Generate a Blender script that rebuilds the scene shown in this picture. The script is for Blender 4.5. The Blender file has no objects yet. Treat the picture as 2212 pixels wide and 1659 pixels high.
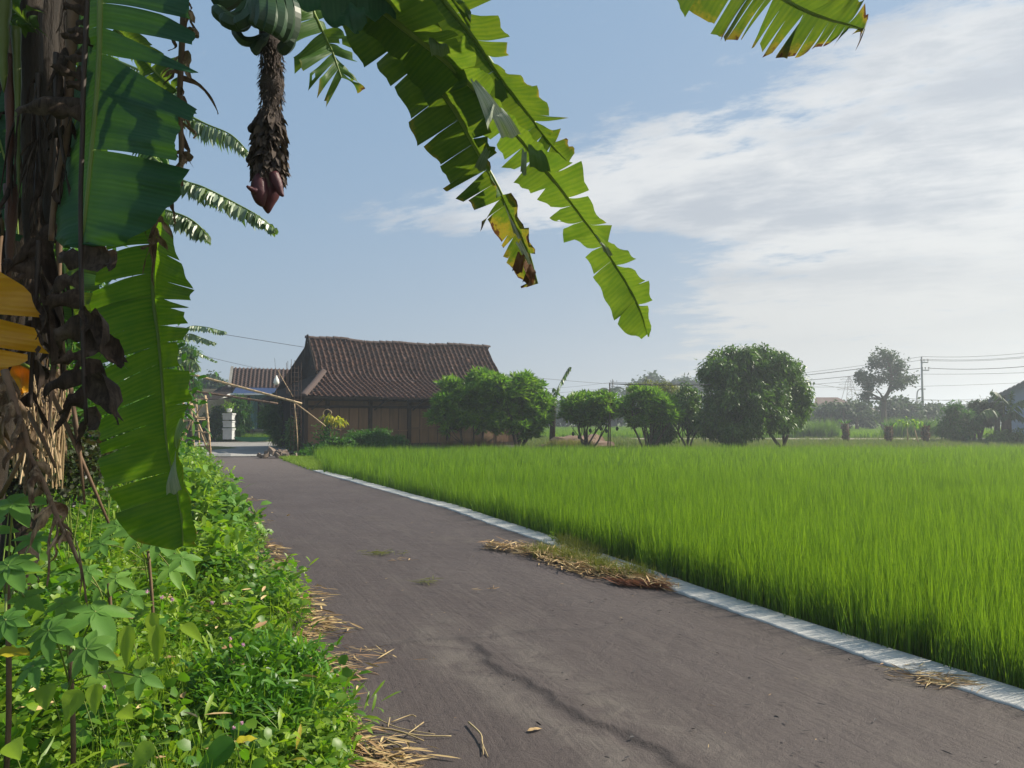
import bpy, math, random
import numpy as np
from mathutils import Vector, Matrix, noise as mnoise
R = math.radians
rnd = random.Random(7)
rng = np.random.default_rng(7)
C = bpy.context.scene.collection
scene = bpy.context.scene

# ---------------------------------------------------------------- camera
F = 1609.0; CX = 1106.0; CY = 829.5; CAMZ = 1.55
PITCH = math.atan((905 - CY) / F)
cam_d = bpy.data.cameras.new('camera'); cam = bpy.data.objects.new('camera', cam_d); C.objects.link(cam)
cam.location = (0, 0, CAMZ); cam.rotation_euler = (R(90) + PITCH, 0, 0)
cam_d.sensor_width = 36; cam_d.lens = 36 * F / 2212; cam_d.clip_start = 0.05; cam_d.clip_end = 6000
scene.camera = cam

# ---------------------------------------------------------------- sun and sky
SUN_AZ, SUN_EL = R(73), R(39)
sd = Vector((math.sin(SUN_AZ) * math.cos(SUN_EL), math.cos(SUN_AZ) * math.cos(SUN_EL), math.sin(SUN_EL)))
sl = bpy.data.lights.new('sun', 'SUN'); sl.energy = 5.0; sl.angle = R(0.7); sl.color = (1, 0.91, 0.76)
so = bpy.data.objects.new('sun', sl); C.objects.link(so); so.rotation_euler = sd.to_track_quat('Z', 'Y').to_euler(); so.location = (30, 10, 30)
scene.view_settings.view_transform = 'Standard'; scene.view_settings.look = 'None'
scene.view_settings.gamma = 1; scene.view_settings.use_curve_mapping = False
scene.view_settings.exposure = 0.80
scene.cycles.max_bounces = 8; scene.cycles.diffuse_bounces = 3; scene.cycles.glossy_bounces = 2
scene.cycles.transmission_bounces = 4; scene.cycles.volume_bounces = 0; scene.cycles.transparent_max_bounces = 8
scene.cycles.use_denoising = True
try: scene.cycles.denoiser = 'OPENIMAGEDENOISE'
except Exception: pass

class NT:
    """tiny node helper"""
    def __init__(s, tree): s.t = tree; s.n = tree.nodes; s.l = tree.links
    def new(s, typ, ins=None, **kw):
        nd = s.n.new(typ)
        for k, v in kw.items(): setattr(nd, k, v)
        if ins:
            for k, v in ins.items(): s.set(nd.inputs[k], v)
        return nd
    def set(s, sock, v):
        if isinstance(v, bpy.types.NodeSocket): s.l.new(v, sock)
        elif isinstance(v, bpy.types.Node): s.l.new(v.outputs[0], sock)
        else: sock.default_value = v
    def m(s, op, a, b=0.0, c=0.0, clamp=False):
        nd = s.new('ShaderNodeMath', operation=op, use_clamp=clamp)
        s.set(nd.inputs[0], a); s.set(nd.inputs[1], b); s.set(nd.inputs[2], c); return nd.outputs[0]
    def mr(s, v, a, b, c=0.0, d=1.0, smooth=True):
        nd = s.new('ShaderNodeMapRange', interpolation_type='SMOOTHSTEP' if smooth else 'LINEAR', clamp=True) if smooth else s.new('ShaderNodeMapRange')
        s.set(nd.inputs[0], v)
        for i, q in enumerate((a, b, c, d)): s.set(nd.inputs[i + 1], q)
        return nd.outputs[0]
    def mix(s, f, a, b, typ='MIX'):
        nd = s.new('ShaderNodeMix', data_type='RGBA', blend_type=typ)
        s.set(nd.inputs[0], f)
        for i, q in ((6, a), (7, b)):
            if isinstance(q, tuple) and len(q) == 3: q = (*q, 1)
            s.set(nd.inputs[i], q)
        return nd.outputs[2]
    def noise(s, vec, scale, detail=4, rough=0.55, dist=0.0, out='Fac'):
        nd = s.new('ShaderNodeTexNoise'); 
        if vec is not None: s.set(nd.inputs['Vector'], vec)
        nd.inputs['Scale'].default_value = scale; nd.inputs['Detail'].default_value = detail
        nd.inputs['Roughness'].default_value = rough; nd.inputs['Distortion'].default_value = dist
        return nd.outputs[out]

w = bpy.data.worlds.new('World'); scene.world = w; w.use_nodes = True
t = NT(w.node_tree); w.node_tree.nodes.clear()
sky = t.new('ShaderNodeTexSky', sky_type='NISHITA'); sky.sun_disc = False
sky.sun_elevation = SUN_EL; sky.sun_rotation = SUN_AZ; sky.altitude = 50; sky.air_density = 1.0; sky.dust_density = 2.2; sky.ozone_density = 1.5
tc = t.new('ShaderNodeTexCoord').outputs['Generated']
nrm = t.new('ShaderNodeVectorMath', {0: tc}, operation='NORMALIZE').outputs[0]
sp = t.new('ShaderNodeSeparateXYZ', {0: nrm}).outputs
az = t.m('MULTIPLY', t.m('ARCTAN2', sp[0], sp[1]), 57.2958)
el = t.m('MULTIPLY', t.m('ARCSINE', sp[2]), 57.2958)
elc = t.m('MAXIMUM', el, 0.0)
# flat cloud layer seen in perspective
den = t.m('ADD', t.m('MAXIMUM', sp[2], 0.0), 0.17)
cv = t.new('ShaderNodeCombineXYZ', {0: t.m('DIVIDE', sp[0], den), 1: t.m('DIVIDE', sp[1], den), 2: 0.0}).outputs[0]
# shear so that the streaks climb to the right
rot = t.new('ShaderNodeVectorRotate', {'Vector': cv, 'Angle': R(24)}, rotation_type='Z_AXIS').outputs[0]
mp = t.new('ShaderNodeVectorMath', {0: rot, 1: (0.75, 1.5, 1)}, operation='MULTIPLY').outputs[0]
n1 = t.noise(mp, 2.1, 10, 0.62, 0.15)
n2 = t.noise(mp, 9.0, 9, 0.66, 0.2)
n3 = t.noise(mp, 1.1, 5, 0.5)
fb = t.m('ADD', t.m('MULTIPLY', n1, 0.58), t.m('MULTIPLY', n2, 0.42))
eltop = t.m('ADD', 20.0, t.m('MULTIPLY', t.m('MAXIMUM', az, -30.0), 0.24))
upper = t.mr(t.m('SUBTRACT', eltop, el), -2.5, 4.5)
west = t.mr(az, -32, 10, 0.35, 1.0)
body = t.m('MULTIPLY', upper, west)
gapm = t.m('MULTIPLY', t.mr(el, 12.5, 15.5, 1.0, 0.0), t.mr(az, 8, 19, 1.0, 0.0))   # clear air below the wisps on the left
bias = t.m('SUBTRACT', t.m('MULTIPLY', body, 0.27), t.m('MULTIPLY', gapm, 0.30))
cov = t.mr(t.m('ADD', fb, bias), 0.58, 0.735)
cov = t.m('MULTIPLY', cov, t.mr(az, -30, 16, 0.6, 0.92))
thick = t.mr(t.m('ADD', n3, t.m('MULTIPLY', n2, 0.35)), 0.56, 0.80)
# clear-air colour : nishita, with moist haze towards the horizon
K = 10.0   # the background strength is 0.1
def kc(r, g, b): return (r * K, g * K, b * K, 1)
haze_c = t.mix(t.mr(az, -35, 35), kc(0.46, 0.55, 0.60), kc(0.66, 0.665, 0.65))
zen = t.mix(0.88, sky.outputs[0], kc(0.24, 0.395, 0.60))
hz = t.m('POWER', 2.718, t.m('MULTIPLY', elc, -0.088))
clear = t.mix(t.m('MULTIPLY', hz, 0.93), zen, haze_c)
ccol = t.mix(thick, kc(0.80, 0.81, 0.81), kc(0.50, 0.54, 0.60))
ccol = t.mix(t.mr(el, 3, 16, 1.0, 0.0), ccol, kc(0.66, 0.665, 0.65))
skyc = t.mix(cov, clear, ccol)
below = t.mr(el, -4, -0.5, 1.0, 0.0)
skyc = t.mix(below, skyc, kc(0.12, 0.14, 0.10))
bg = t.new('ShaderNodeBackground', {'Color': skyc, 'Strength': 0.0585})
t.l.new(bg.outputs[0], t.new('ShaderNodeOutputWorld').inputs[0])

# ---------------------------------------------------------------- helpers
def W(px, py, Y):
    dx = (px - CX) / F; dz = (CY - py) / F
    d = Vector((dx, math.cos(PITCH) - dz * math.sin(PITCH), math.sin(PITCH) + dz * math.cos(PITCH)))
    return Vector((0, 0, CAMZ)) + d * (Y / d.y)
def G(px, py, z=0.0):
    dx = (px - CX) / F; dz = (CY - py) / F
    d = Vector((dx, math.cos(PITCH) - dz * math.sin(PITCH), math.sin(PITCH) + dz * math.cos(PITCH)))
    return Vector((0, 0, CAMZ)) + d * ((z - CAMZ) / d.z)

def tag(o, label=None, cat=None, group=None, kind=None):
    if label: o['label'] = label
    if cat: o['category'] = cat
    if group: o['group'] = group
    if kind: o['kind'] = kind
    return o
def thing(name, label, cat, loc=(0, 0, 0), rz=0, group=None):
    o = bpy.data.objects.new(name, None); C.objects.link(o); o.location = loc; o.rotation_euler = (0, 0, rz)
    o.empty_display_size = 0.1
    return tag(o, label, cat, group)
def rel(parent, v):
    """world point -> parent's space (parents are only moved and turned about z)"""
    return v
def link(name, me, m=None, parent=None, smooth=False):
    o = bpy.data.objects.new(name, me); C.objects.link(o)
    if m and not me.materials: me.materials.append(m)
    if parent is not None:
        o.parent = parent
        if parent.type == 'EMPTY' and (parent.location.length > 0 or parent.rotation_euler.z):
            o.matrix_parent_inverse = (Matrix.Translation(parent.location) @ Matrix.Rotation(parent.rotation_euler.z, 4, 'Z')).inverted()
    return o
def npmesh(name, V, faces, attrs=None, uv=None, smooth=False):
    """faces: list of int arrays, each (m,k)"""
    me = bpy.data.meshes.new(name)
    V = np.asarray(V, dtype=np.float32).reshape(-1, 3)
    faces = [np.asarray(f, dtype=np.int32) for f in faces if len(f)]
    me.vertices.add(len(V)); me.vertices.foreach_set('co', V.ravel())
    loops = np.concatenate([f.ravel() for f in faces]); tot = np.concatenate([np.full(len(f), f.shape[1], np.int32) for f in faces])
    me.loops.add(len(loops)); me.loops.foreach_set('vertex_index', loops)
    me.polygons.add(len(tot)); st = np.concatenate([[0], np.cumsum(tot)[:-1]]).astype(np.int32)
    me.polygons.foreach_set('loop_start', st); me.polygons.foreach_set('loop_total', tot)
    if smooth: me.polygons.foreach_set('use_smooth', np.ones(len(tot), bool))
    me.update(calc_edges=True)
    if attrs:
        for k, a in attrs.items():
            at = me.attributes.new(k, 'FLOAT', 'POINT'); at.data.foreach_set('value', np.asarray(a, np.float32))
    if uv is not None:
        ul = me.uv_layers.new(name='UVMap'); ul.data.foreach_set('uv', np.asarray(uv, np.float32)[loops].ravel())
    return me

class MB:
    """collects boxes, tubes, grids into one mesh"""
    def __init__(s): s.v = []; s.f = []; s.a = []
    def add(s, vs, fs, tint=0.0):
        b = len(s.v); s.v += [tuple(q) for q in vs]; s.a += [tint] * len(vs); s.f += [tuple(i + b for i in f) for f in fs]; return s
    def box(s, c, half, M=None, tint=0.0):
        c = Vector(c); vs = []
        for x in (-1, 1):
            for y in (-1, 1):
                for z in (-1, 1):
                    q = Vector((x * half[0], y * half[1], z * half[2]))
                    if M is not None: q = M @ q
                    vs.append(c + q)
        return s.add(vs, [(0, 1, 3, 2), (4, 6, 7, 5), (0, 4, 5, 1), (2, 3, 7, 6), (0, 2, 6, 4), (1, 5, 7, 3)], tint)
    def beam(s, p, q, wx, wz, tint=0.0, up=(0, 0, 1)):
        p, q = Vector(p), Vector(q); d = (q - p); L = d.length; d.normalize()
        x = d.cross(Vector(up)); 
        if x.length < 1e-4: x = d.cross(Vector((1, 0, 0)))
        x.normalize(); z = x.cross(d)
        M = Matrix((x, d, z)).transposed()
        return s.box((p + q) / 2, (wx / 2, L / 2, wz / 2), M, tint)
    def tube(s, pts, rad, n=8, tint=0.0, cap=True):
        pts = [Vector(p) for p in pts]
        if not hasattr(rad, '__len__'): rad = [rad] * len(pts)
        b = len(s.v); prev = None
        for i, p in enumerate(pts):
            d = (pts[min(i + 1, len(pts) - 1)] - pts[max(i - 1, 0)]).normalized()
            if prev is None:
                x = d.cross(Vector((0, 0, 1)))
                if x.length < 1e-3: x = d.cross(Vector((1, 0, 0)))
            else: x = prev - d * prev.dot(d)
            x.normalize(); prev = x; y = d.cross(x)
            for k in range(n):
                a = 2 * math.pi * k / n
                s.v.append(tuple(p + (x * math.cos(a) + y * math.sin(a)) * rad[i])); s.a.append(tint)
        for i in range(len(pts) - 1):
            for k in range(n):
                k2 = (k + 1) % n
                s.f.append((b + i * n + k, b + i * n + k2, b + (i + 1) * n + k2, b + (i + 1) * n + k))
        if cap:
            s.f.append(tuple(b + k for k in range(n))[::-1]); e = b + (len(pts) - 1) * n
            s.f.append(tuple(e + k for k in range(n)))
        return s
    def build(s, name, m, parent=None, smooth=False):
        me = bpy.data.meshes.new(name); me.from_pydata(s.v, [], s.f); me.update()
        at = me.attributes.new('tint', 'FLOAT', 'POINT'); at.data.foreach_set('value', np.array(s.a, np.float32))
        if smooth: me.polygons.foreach_set('use_smooth', [True] * len(me.polygons))
        return link(name, me, m, parent)

def cr(pts, t):
    """catmull-rom over index parameter t in [0, n-1]"""
    n = len(pts); i = min(int(t), n - 2); f = t - i
    p0, p1, p2, p3 = pts[max(i - 1, 0)], pts[i], pts[i + 1], pts[min(i + 2, n - 1)]
    return 0.5 * ((2 * p1) + (p2 - p0) * f + (2 * p0 - 5 * p1 + 4 * p2 - p3) * f * f + (3 * p1 - p0 - 3 * p2 + p3) * f ** 3)
def smoothpts(pts, k=4):
    pts = [Vector(p) for p in pts]
    return [cr(pts, i / k) for i in range((len(pts) - 1) * k + 1)]

# ---------------------------------------------------------------- materials
def newmat(name):
    m = bpy.data.materials.new(name); m.use_nodes = True; m.node_tree.nodes.clear()
    return m, NT(m.node_tree)
def surf(name, c1, c2=None, scale=6, rough=0.8, bump=0.0, bscale=40, c3=None, fine=0.0, spec=0.3, metal=0.0, attr=True, c3lo=0.55, stretch=None):
    m, t = newmat(name)
    co = t.new('ShaderNodeTexCoord').outputs['Object']
    if stretch: co = t.new('ShaderNodeVectorMath', {0: co, 1: stretch}, operation='MULTIPLY').outputs[0]
    c2 = c2 or tuple(x * 0.7 for x in c1)
    f = t.mr(t.noise(co, scale, 6, 0.6), 0.3, 0.7)
    if attr:
        a = t.new('ShaderNodeAttribute', attribute_name='tint').outputs['Fac']
        oi = t.new('ShaderNodeObjectInfo').outputs['Random']
        f = t.m('ADD', t.m('MULTIPLY', f, 0.6), t.m('MULTIPLY', a, 0.4), clamp=True) if attr is True else t.m('ADD', t.m('MULTIPLY', f, 0.5), t.m('MULTIPLY', t.m('ADD', a, oi), attr), clamp=True)
    col = t.mix(f, c1, c2)
    if c3: col = t.mix(t.mr(t.noise(co, scale * 2.7, 7, 0.7, 0.4), c3lo, c3lo + 0.15), col, c3)
    if fine: col = t.mix(fine, col, t.mix(t.noise(co, bscale * 2, 3, 0.8), tuple(x * 0.35 for x in c1), tuple(min(1, x * 1.8) for x in c1)))
    p = t.new('ShaderNodeBsdfPrincipled', {'Base Color': col, 'Roughness': rough, 'Metallic': metal, 'Specular IOR Level': spec})
    if bump:
        b = t.new('ShaderNodeBump', {'Strength': bump, 'Distance': 0.02, 'Height': t.noise(co, bscale, 6, 0.65)}); t.l.new(b.outputs[0], p.inputs['Normal'])
    t.l.new(p.outputs[0], t.new('ShaderNodeOutputMaterial').inputs[0]); return m
def leafmat(name, c1, c2, trans=0.4, rough=0.5, tcol=None, spec=0.35, c3=None, fib=False):
    m, t = newmat(name)
    a = t.new('ShaderNodeAttribute', attribute_name='tint').outputs['Fac']
    col = t.mix(a, c1, c2)
    if c3: col = t.mix(t.mr(a, 0.93, 0.96), col, c3)
    if fib:
        gp = t.new('ShaderNodeNewGeometry').outputs['Position']; fn = t.noise(t.new('ShaderNodeVectorMath', {0: gp, 1: (90, 90, 14)}, operation='MULTIPLY').outputs[0], 1.0, 5, .7); f2 = t.noise(gp, 16, 5, .65)
        col = t.mix(t.mr(fn, .35, .65), t.mix(1.0, col, (.35, .33, .32), 'MULTIPLY'), col); col = t.mix(t.mr(f2, .5, .7, 0., .75), col, tuple(min(1, x * 1.25 + .01) for x in c2)); col = t.mix(t.mr(f2, .5, .3, 0., .7), col, tuple(x * .4 for x in c1))
    tc_ = t.mix(a, tuple(min(1, x * k) for x, k in zip(c1, (1.5, 1.6, .6))), tuple(min(1, x * k) for x, k in zip(c2, (1.5, 1.6, .6)))) if tcol is None else t.mix(a, tcol[0], tcol[1])
    p = t.new('ShaderNodeBsdfPrincipled', {'Base Color': col, 'Roughness': rough, 'Specular IOR Level': spec})
    tr = t.new('ShaderNodeBsdfTranslucent', {'Color': tc_})
    mx = t.new('ShaderNodeMixShader', {0: trans, 1: p.outputs[0], 2: tr.outputs[0]})
    t.l.new(mx.outputs[0], t.new('ShaderNodeOutputMaterial').inputs[0]); return m

def banana_mat(name, c1, c2, trans=0.5, rough=0.38, dry=(0.16, 0.075, 0.03), edge=0.93, tcol=((0.13, 0.26, 0.015), (0.22, 0.34, 0.02)), spec=0.45):
    """blade material: u runs along the midrib in metres, v = 0 at the midrib and 1 at the edge"""
    m, t = newmat(name)
    uvn = t.new('ShaderNodeUVMap').outputs[0]
    s = t.new('ShaderNodeSeparateXYZ', {0: uvn}).outputs
    br = t.new('ShaderNodeAttribute', attribute_name='brown').outputs['Fac']
    pale = t.new('ShaderNodeAttribute', attribute_name='pale').outputs['Fac']
    co = t.new('ShaderNodeTexCoord').outputs['Object']
    nz = t.noise(co, 9, 5, 0.6); nf = t.noise(co, 38, 5, 0.65)
    vein = t.noise(t.new('ShaderNodeCombineXYZ', {0: t.m('MULTIPLY', s[0], 95.0), 1: t.m('MULTIPLY', s[1], 1.2), 2: 0.0}).outputs[0], 1.0, 3, 0.6)
    wav = t.m('SINE', t.m('MULTIPLY', s[0], 480.0))
    wav2 = t.m('MULTIPLY', t.m('SINE', t.m('ADD', t.m('MULTIPLY', s[0], 330.0), t.m('MULTIPLY', nz, 6.0))), 0.055)
    f = t.m('ADD', t.m('ADD', t.m('MULTIPLY', nz, 0.55), t.m('MULTIPLY', vein, 0.5)), wav2, clamp=True)
    f = t.mr(f, 0.3, 0.8)
    col = t.mix(f, c1, c2); tcl = t.mix(f, tcol[0], tcol[1])
    # yellowing then dead tissue
    q = t.m('ADD', t.m('ADD', t.m('MULTIPLY', t.m('POWER', s[1], 3.0), 0.42), t.m('ADD', t.m('MULTIPLY', t.m('SUBTRACT', nf, 0.5), 0.55), t.m('MULTIPLY', t.m('SUBTRACT', nz, 0.5), 0.9))), t.m('MULTIPLY', br, 1.05))
    yel = t.mr(q, edge - 0.36, edge - 0.10); dead = t.mr(q, edge - 0.10, edge - 0.05)
    col = t.mix(t.m('MULTIPLY', yel, 0.75), col, (0.26, 0.21, 0.02)); tcl = t.mix(t.m('MULTIPLY', yel, 0.8), tcl, (0.26, 0.19, 0.02))
    col = t.mix(dead, col, dry); tcl = t.mix(dead, tcl, (0.07, 0.03, 0.012))
    col = t.mix(pale, col, t.mix(t.mr(vein, .35, .65), (0.20, 0.27, 0.20), (0.52, 0.56, 0.46)))
    rib = t.mr(s[1], 0.0, 0.05, 1.0, 0.0)
    col = t.mix(t.m('MULTIPLY', rib, 0.5), col, (0.2, 0.28, 0.06))
    p = t.new('ShaderNodeBsdfPrincipled', {'Base Color': col, 'Roughness': rough, 'Specular IOR Level': spec})
    b = t.new('ShaderNodeBump', {'Strength': 0.35, 'Distance': 0.003, 'Height': t.m('ADD', t.m('MULTIPLY', vein, 1.0), t.m('MULTIPLY', wav, 0.25))}); t.l.new(b.outputs[0], p.inputs['Normal'])
    tr = t.new('ShaderNodeBsdfTranslucent', {'Color': tcl})
    mx = t.new('ShaderNodeMixShader', {0: t.m('MULTIPLY', t.m('SUBTRACT', 1.0, t.m('MULTIPLY', pale, 0.7)), trans), 1: p.outputs[0], 2: tr.outputs[0]})
    t.l.new(mx.outputs[0], t.new('ShaderNodeOutputMaterial').inputs[0]); return m

HAZE = 0.0019
M = {}
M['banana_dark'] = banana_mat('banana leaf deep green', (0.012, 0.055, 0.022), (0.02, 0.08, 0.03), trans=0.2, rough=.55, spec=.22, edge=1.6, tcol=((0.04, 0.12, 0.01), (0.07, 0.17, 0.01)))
M['banana_green'] = banana_mat('banana leaf green', (0.03, 0.09, 0.015), (0.055, 0.13, 0.02), trans=0.5, rough=.5, spec=.25, tcol=((0.055, 0.11, 0.008), (0.13, 0.18, 0.01)))
M['banana_lime'] = banana_mat('banana leaf fresh green', (0.04, 0.11, 0.015), (0.07, 0.16, 0.018), trans=0.52, rough=.5, spec=.25, edge=1.06, tcol=((0.07, 0.14, 0.01), (0.15, 0.215, 0.015)))
M['banana_sun'] = banana_mat('banana leaf sunlit', (0.035, 0.10, 0.012), (0.07, 0.15, 0.015), trans=0.55, rough=.5, spec=.25, edge=1.1, tcol=((0.09, 0.22, 0.006), (0.20, 0.34, 0.01)))  # brighter copy of the leaf green with the sunlight mixed into its colour
M['banana_wax'] = banana_mat('banana leaf waxy', (0.07, 0.13, 0.06), (0.13, 0.19, 0.11), trans=0.3, edge=1.0)
M['banana_yellow'] = banana_mat('banana leaf yellow', (0.5, 0.25, 0.015), (0.62, 0.33, 0.02), trans=0.45, edge=1.05, tcol=((0.75, 0.3, 0.01), (0.8, 0.4, 0.02)))
M['dry'] = leafmat('dry leaf brown', (0.13, 0.08, 0.05), (0.34, 0.25, 0.16), 0.18, 0.8, fib=True, tcol=((0.16, 0.09, 0.04), (0.3, 0.18, 0.08)), spec=0.15)
M['dry_dark'] = leafmat('dry leaf dark', (0.045, 0.032, 0.024), (0.07, 0.05, 0.037), 0.1, 0.8, fib=True, tcol=((0.05, 0.03, 0.02), (0.1, 0.06, 0.03)), spec=0.15)
M['straw'] = leafmat('straw', (0.26, 0.15, 0.08), (0.62, 0.48, 0.24), 0.12, 0.7, tcol=((0.3, 0.2, 0.08), (0.4, 0.3, 0.12)), spec=0.2)
M['rib_green'] = surf('midrib green', (0.13, 0.2, 0.03), (0.2, 0.26, 0.05), 5, 0.4)
M['rib_dark'] = surf('midrib dead dark', (0.025, 0.018, 0.014), (0.06, 0.04, 0.03), 12, 0.6)
M['rib_brown'] = surf('midrib brown', (0.16, 0.1, 0.06), (0.07, 0.045, 0.03), 14, 0.7)
M['pseudostem'] = surf('banana stem', (0.012, 0.009, 0.007), (0.055, 0.038, 0.024), 3.2, 0.8, 0.8, 26, c3=(0.03, 0.02, 0.012), stretch=(3, 3, 0.5))
M['pseudostem_red'] = surf('banana stem reddish', (0.09, 0.032, 0.016), (0.03, 0.02, 0.012), 2.2, 0.5, 0.3, 18, stretch=(3, 3, 0.4))
M['pseudostem_green'] = surf('banana stem green', (0.09, 0.13, 0.02), (0.03, 0.035, 0.012), 2.2, 0.45, 0.2, 18, stretch=(3, 3, 0.4))
M['banana_fruit'] = surf('unripe banana', (0.016, 0.04, 0.016), (0.028, 0.062, 0.022), 9, 0.42)
M['bract'] = surf('withered bract', (0.035, 0.026, 0.024), (0.075, 0.055, 0.042), 25, 0.85, 0.8, 60)
M['bud'] = surf('banana bud', (0.065, 0.016, 0.02), (0.05, 0.012, 0.022), 12, 0.5, 0.2, 50)
M['bark'] = surf('bark', (0.09, 0.065, 0.045), (0.045, 0.035, 0.026), 6, 0.9, 0.6, 30)
M['bamboo'] = surf('bamboo', (0.46, 0.34, 0.20), (0.30, 0.20, 0.11), 5, 0.55, 0.2, 20)
M['soil'] = surf('soil', (0.07, 0.05, 0.03), (0.035, 0.03, 0.018), 1.5, 0.95, 0.8, 14, c3=(0.04, 0.06, 0.015))
M['mud'] = surf('paddy mud', (0.035, 0.032, 0.018), (0.02, 0.03, 0.01), 3, 0.6, 0.5, 20)
M['turf'] = surf('short turf', (0.09, 0.16, 0.025), (0.05, 0.10, 0.02), 0.6, 0.95, 0.8, 9, c3=(0.13, 0.12, 0.05))
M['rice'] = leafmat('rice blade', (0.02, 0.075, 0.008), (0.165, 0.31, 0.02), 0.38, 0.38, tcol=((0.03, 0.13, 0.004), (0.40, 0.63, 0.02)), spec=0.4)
M['weed_a'] = leafmat('weed leaf', (0.04, 0.13, 0.012), (0.26, 0.38, 0.03), 0.42, 0.42, tcol=((0.10, 0.30, 0.01), (0.36, 0.54, 0.02)), c3=(0.35, 0.28, 0.03))
M['weed_b'] = leafmat('weed blade', (0.03, 0.11, 0.01), (0.10, 0.25, 0.018), 0.42, 0.4, tcol=((0.08, 0.26, 0.01), (0.26, 0.46, 0.015)))
M['cassava'] = leafmat('cassava leaf', (0.06, 0.17, 0.035), (0.19, 0.34, 0.06), 0.38, 0.5, tcol=((0.10, 0.28, 0.02), (0.26, 0.44, 0.03)), spec=.25)
M['purple'] = leafmat('purple leaf', (0.028, 0.022, 0.020), (0.05, 0.09, 0.025), 0.25, 0.45, tcol=((0.08, 0.03, 0.02), (0.08, 0.16, 0.02)))
M['bush'] = leafmat('bush leaf', (0.022, 0.085, 0.012), (0.075, 0.18, 0.02), 0.38, 0.45)
M['rosette'] = leafmat('long glossy leaf', (0.055, 0.16, 0.014), (0.25, 0.39, 0.025), 0.45, 0.36, tcol=((0.09, 0.27, 0.01), (0.26, 0.42, 0.015)), spec=0.5)
M['mango'] = leafmat('mango leaf', (0.022, 0.07, 0.012), (0.13, 0.23, 0.032), 0.3, 0.42, spec=0.4)
M['far_leaf'] = leafmat('far crown leaf', (0.022, 0.055, 0.02), (0.05, 0.09, 0.03), 0.25, 0.6)
M['olive'] = leafmat('olive leaf', (0.08, 0.10, 0.018), (0.16, 0.17, 0.03), 0.35, 0.5)
M['papaya'] = leafmat('papaya leaf', (0.2, 0.3, 0.02), (0.5, 0.42, 0.02), 0.45, 0.5, tcol=((0.4, 0.5, 0.02), (0.7, 0.55, 0.03)))
M['tile'] = surf('old roof tile', (0.026, 0.018, 0.018), (0.11, 0.054, 0.037), 3.0, 0.8, 0.5, 30, c3=(0.26, 0.11, 0.05), attr=0.35, c3lo=0.565)
M['tile_ridge'] = surf('ridge tile', (0.08, 0.055, 0.048), (0.05, 0.036, 0.033), 4, 0.85, 0.5, 30)
M['teak'] = surf('old teak boards', (0.25, 0.14, 0.08), (0.15, 0.088, 0.054), 2.2, 0.75, 0.3, 22, stretch=(3, 3, 0.35), attr=0.3)
M['teak_light'] = surf('bare teak board', (0.3, 0.19, 0.11), (0.2, 0.12, 0.07), 2.2, 0.75, 0.3, 22, stretch=(3, 3, 0.35))
M['teak_dark'] = surf('dark teak frame', (0.05, 0.03, 0.02), (0.03, 0.02, 0.015), 3, 0.8, 0.3, 22)
M['dark_wood'] = surf('dark weathered wood', (0.03, 0.024, 0.02), (0.018, 0.015, 0.013), 3, 0.95, 0.3, 18, spec=.05)
M['concrete'] = surf('concrete', (0.50, 0.49, 0.46), (0.38, 0.375, 0.355), 3, 0.85, 0.4, 60, fine=0.25, c3=(0.20, 0.18, 0.15), c3lo=0.58)
M['concrete_dark'] = surf('old concrete', (0.22, 0.21, 0.19), (0.12, 0.12, 0.11), 1.6, 0.9, 0.4, 20)
M['steel'] = surf('rusty steel bar', (0.07, 0.045, 0.035), (0.11, 0.06, 0.035), 20, 0.7, metal=0.4)
M['white_box'] = surf('white foam box', (0.5, 0.51, 0.51), (0.38, 0.39, 0.39), 4, 0.7, attr=True)
M['blue_tarp'] = surf('blue awning', (0.02, 0.04, 0.11), (0.015, 0.03, 0.08), 2, 0.5)
M['turquoise'] = surf('turquoise plaster', (0.16, 0.34, 0.36), (0.11, 0.25, 0.27), 1.5, 0.8)
M['cream'] = surf('cream plaster', (0.48, 0.38, 0.24), (0.36, 0.28, 0.18), 1.5, 0.85)
M['glass'] = surf('dark window glass', (0.02, 0.025, 0.03), (0.03, 0.035, 0.04), 2, 0.08, spec=0.6)
M['bluewall'] = surf('blue grey plaster', (0.34, 0.42, 0.54), (0.28, 0.36, 0.46), 0.8, 0.9)
M['roofgrey'] = surf('grey sheet roofing', (0.16, 0.17, 0.18), (0.10, 0.11, 0.12), 2, 0.7)
M['white'] = surf('white paint', (0.75, 0.75, 0.73), (0.6, 0.6, 0.58), 5, 0.5)
M['green_plastic'] = surf('green plastic tub', (0.03, 0.16, 0.07), (0.02, 0.11, 0.05), 4, 0.45)
M['stone'] = surf('rubble stone', (0.24, 0.19, 0.15), (0.12, 0.09, 0.07), 6, 0.9, 0.6, 25, attr=0.3)
M['wire'] = surf('wire', (0.03, 0.03, 0.035), (0.02, 0.02, 0.02), 3, 0.6)
M['pole'] = surf('concrete pole', (0.3, 0.3, 0.29), (0.22, 0.22, 0.21), 2, 0.9)
M['brick'] = surf('brown far roof', (0.11, 0.07, 0.055), (0.08, 0.05, 0.042), 2, 0.9)
# ---------------------------------------------------------------- ground, road, kerb
RY = [-6, 0, 3.99, 6.83, 9.14, 13.1, 21.7, 27.7, 32]
RX = [7.2, 4.5, 2.74, 1.42, 0.53, -1.19, -5.6, -8.4, -10.2]
LY = [-6, 0, 3.3, 4.66, 6.5, 10.6, 17.2, 25, 32]
LX = [1.6, 0.2, -0.85, -1.2, -1.95, -3.8, -6.8, -10.4, -13.4]
def xr(y): return np.interp(y, RY, RX)
def xl(y): return np.interp(y, LY, LX)
def sstep(a, b, x):
    q = np.clip((np.asarray(x, float) - a) / (b - a), 0, 1); return q * q * (3 - 2 * q)

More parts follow.
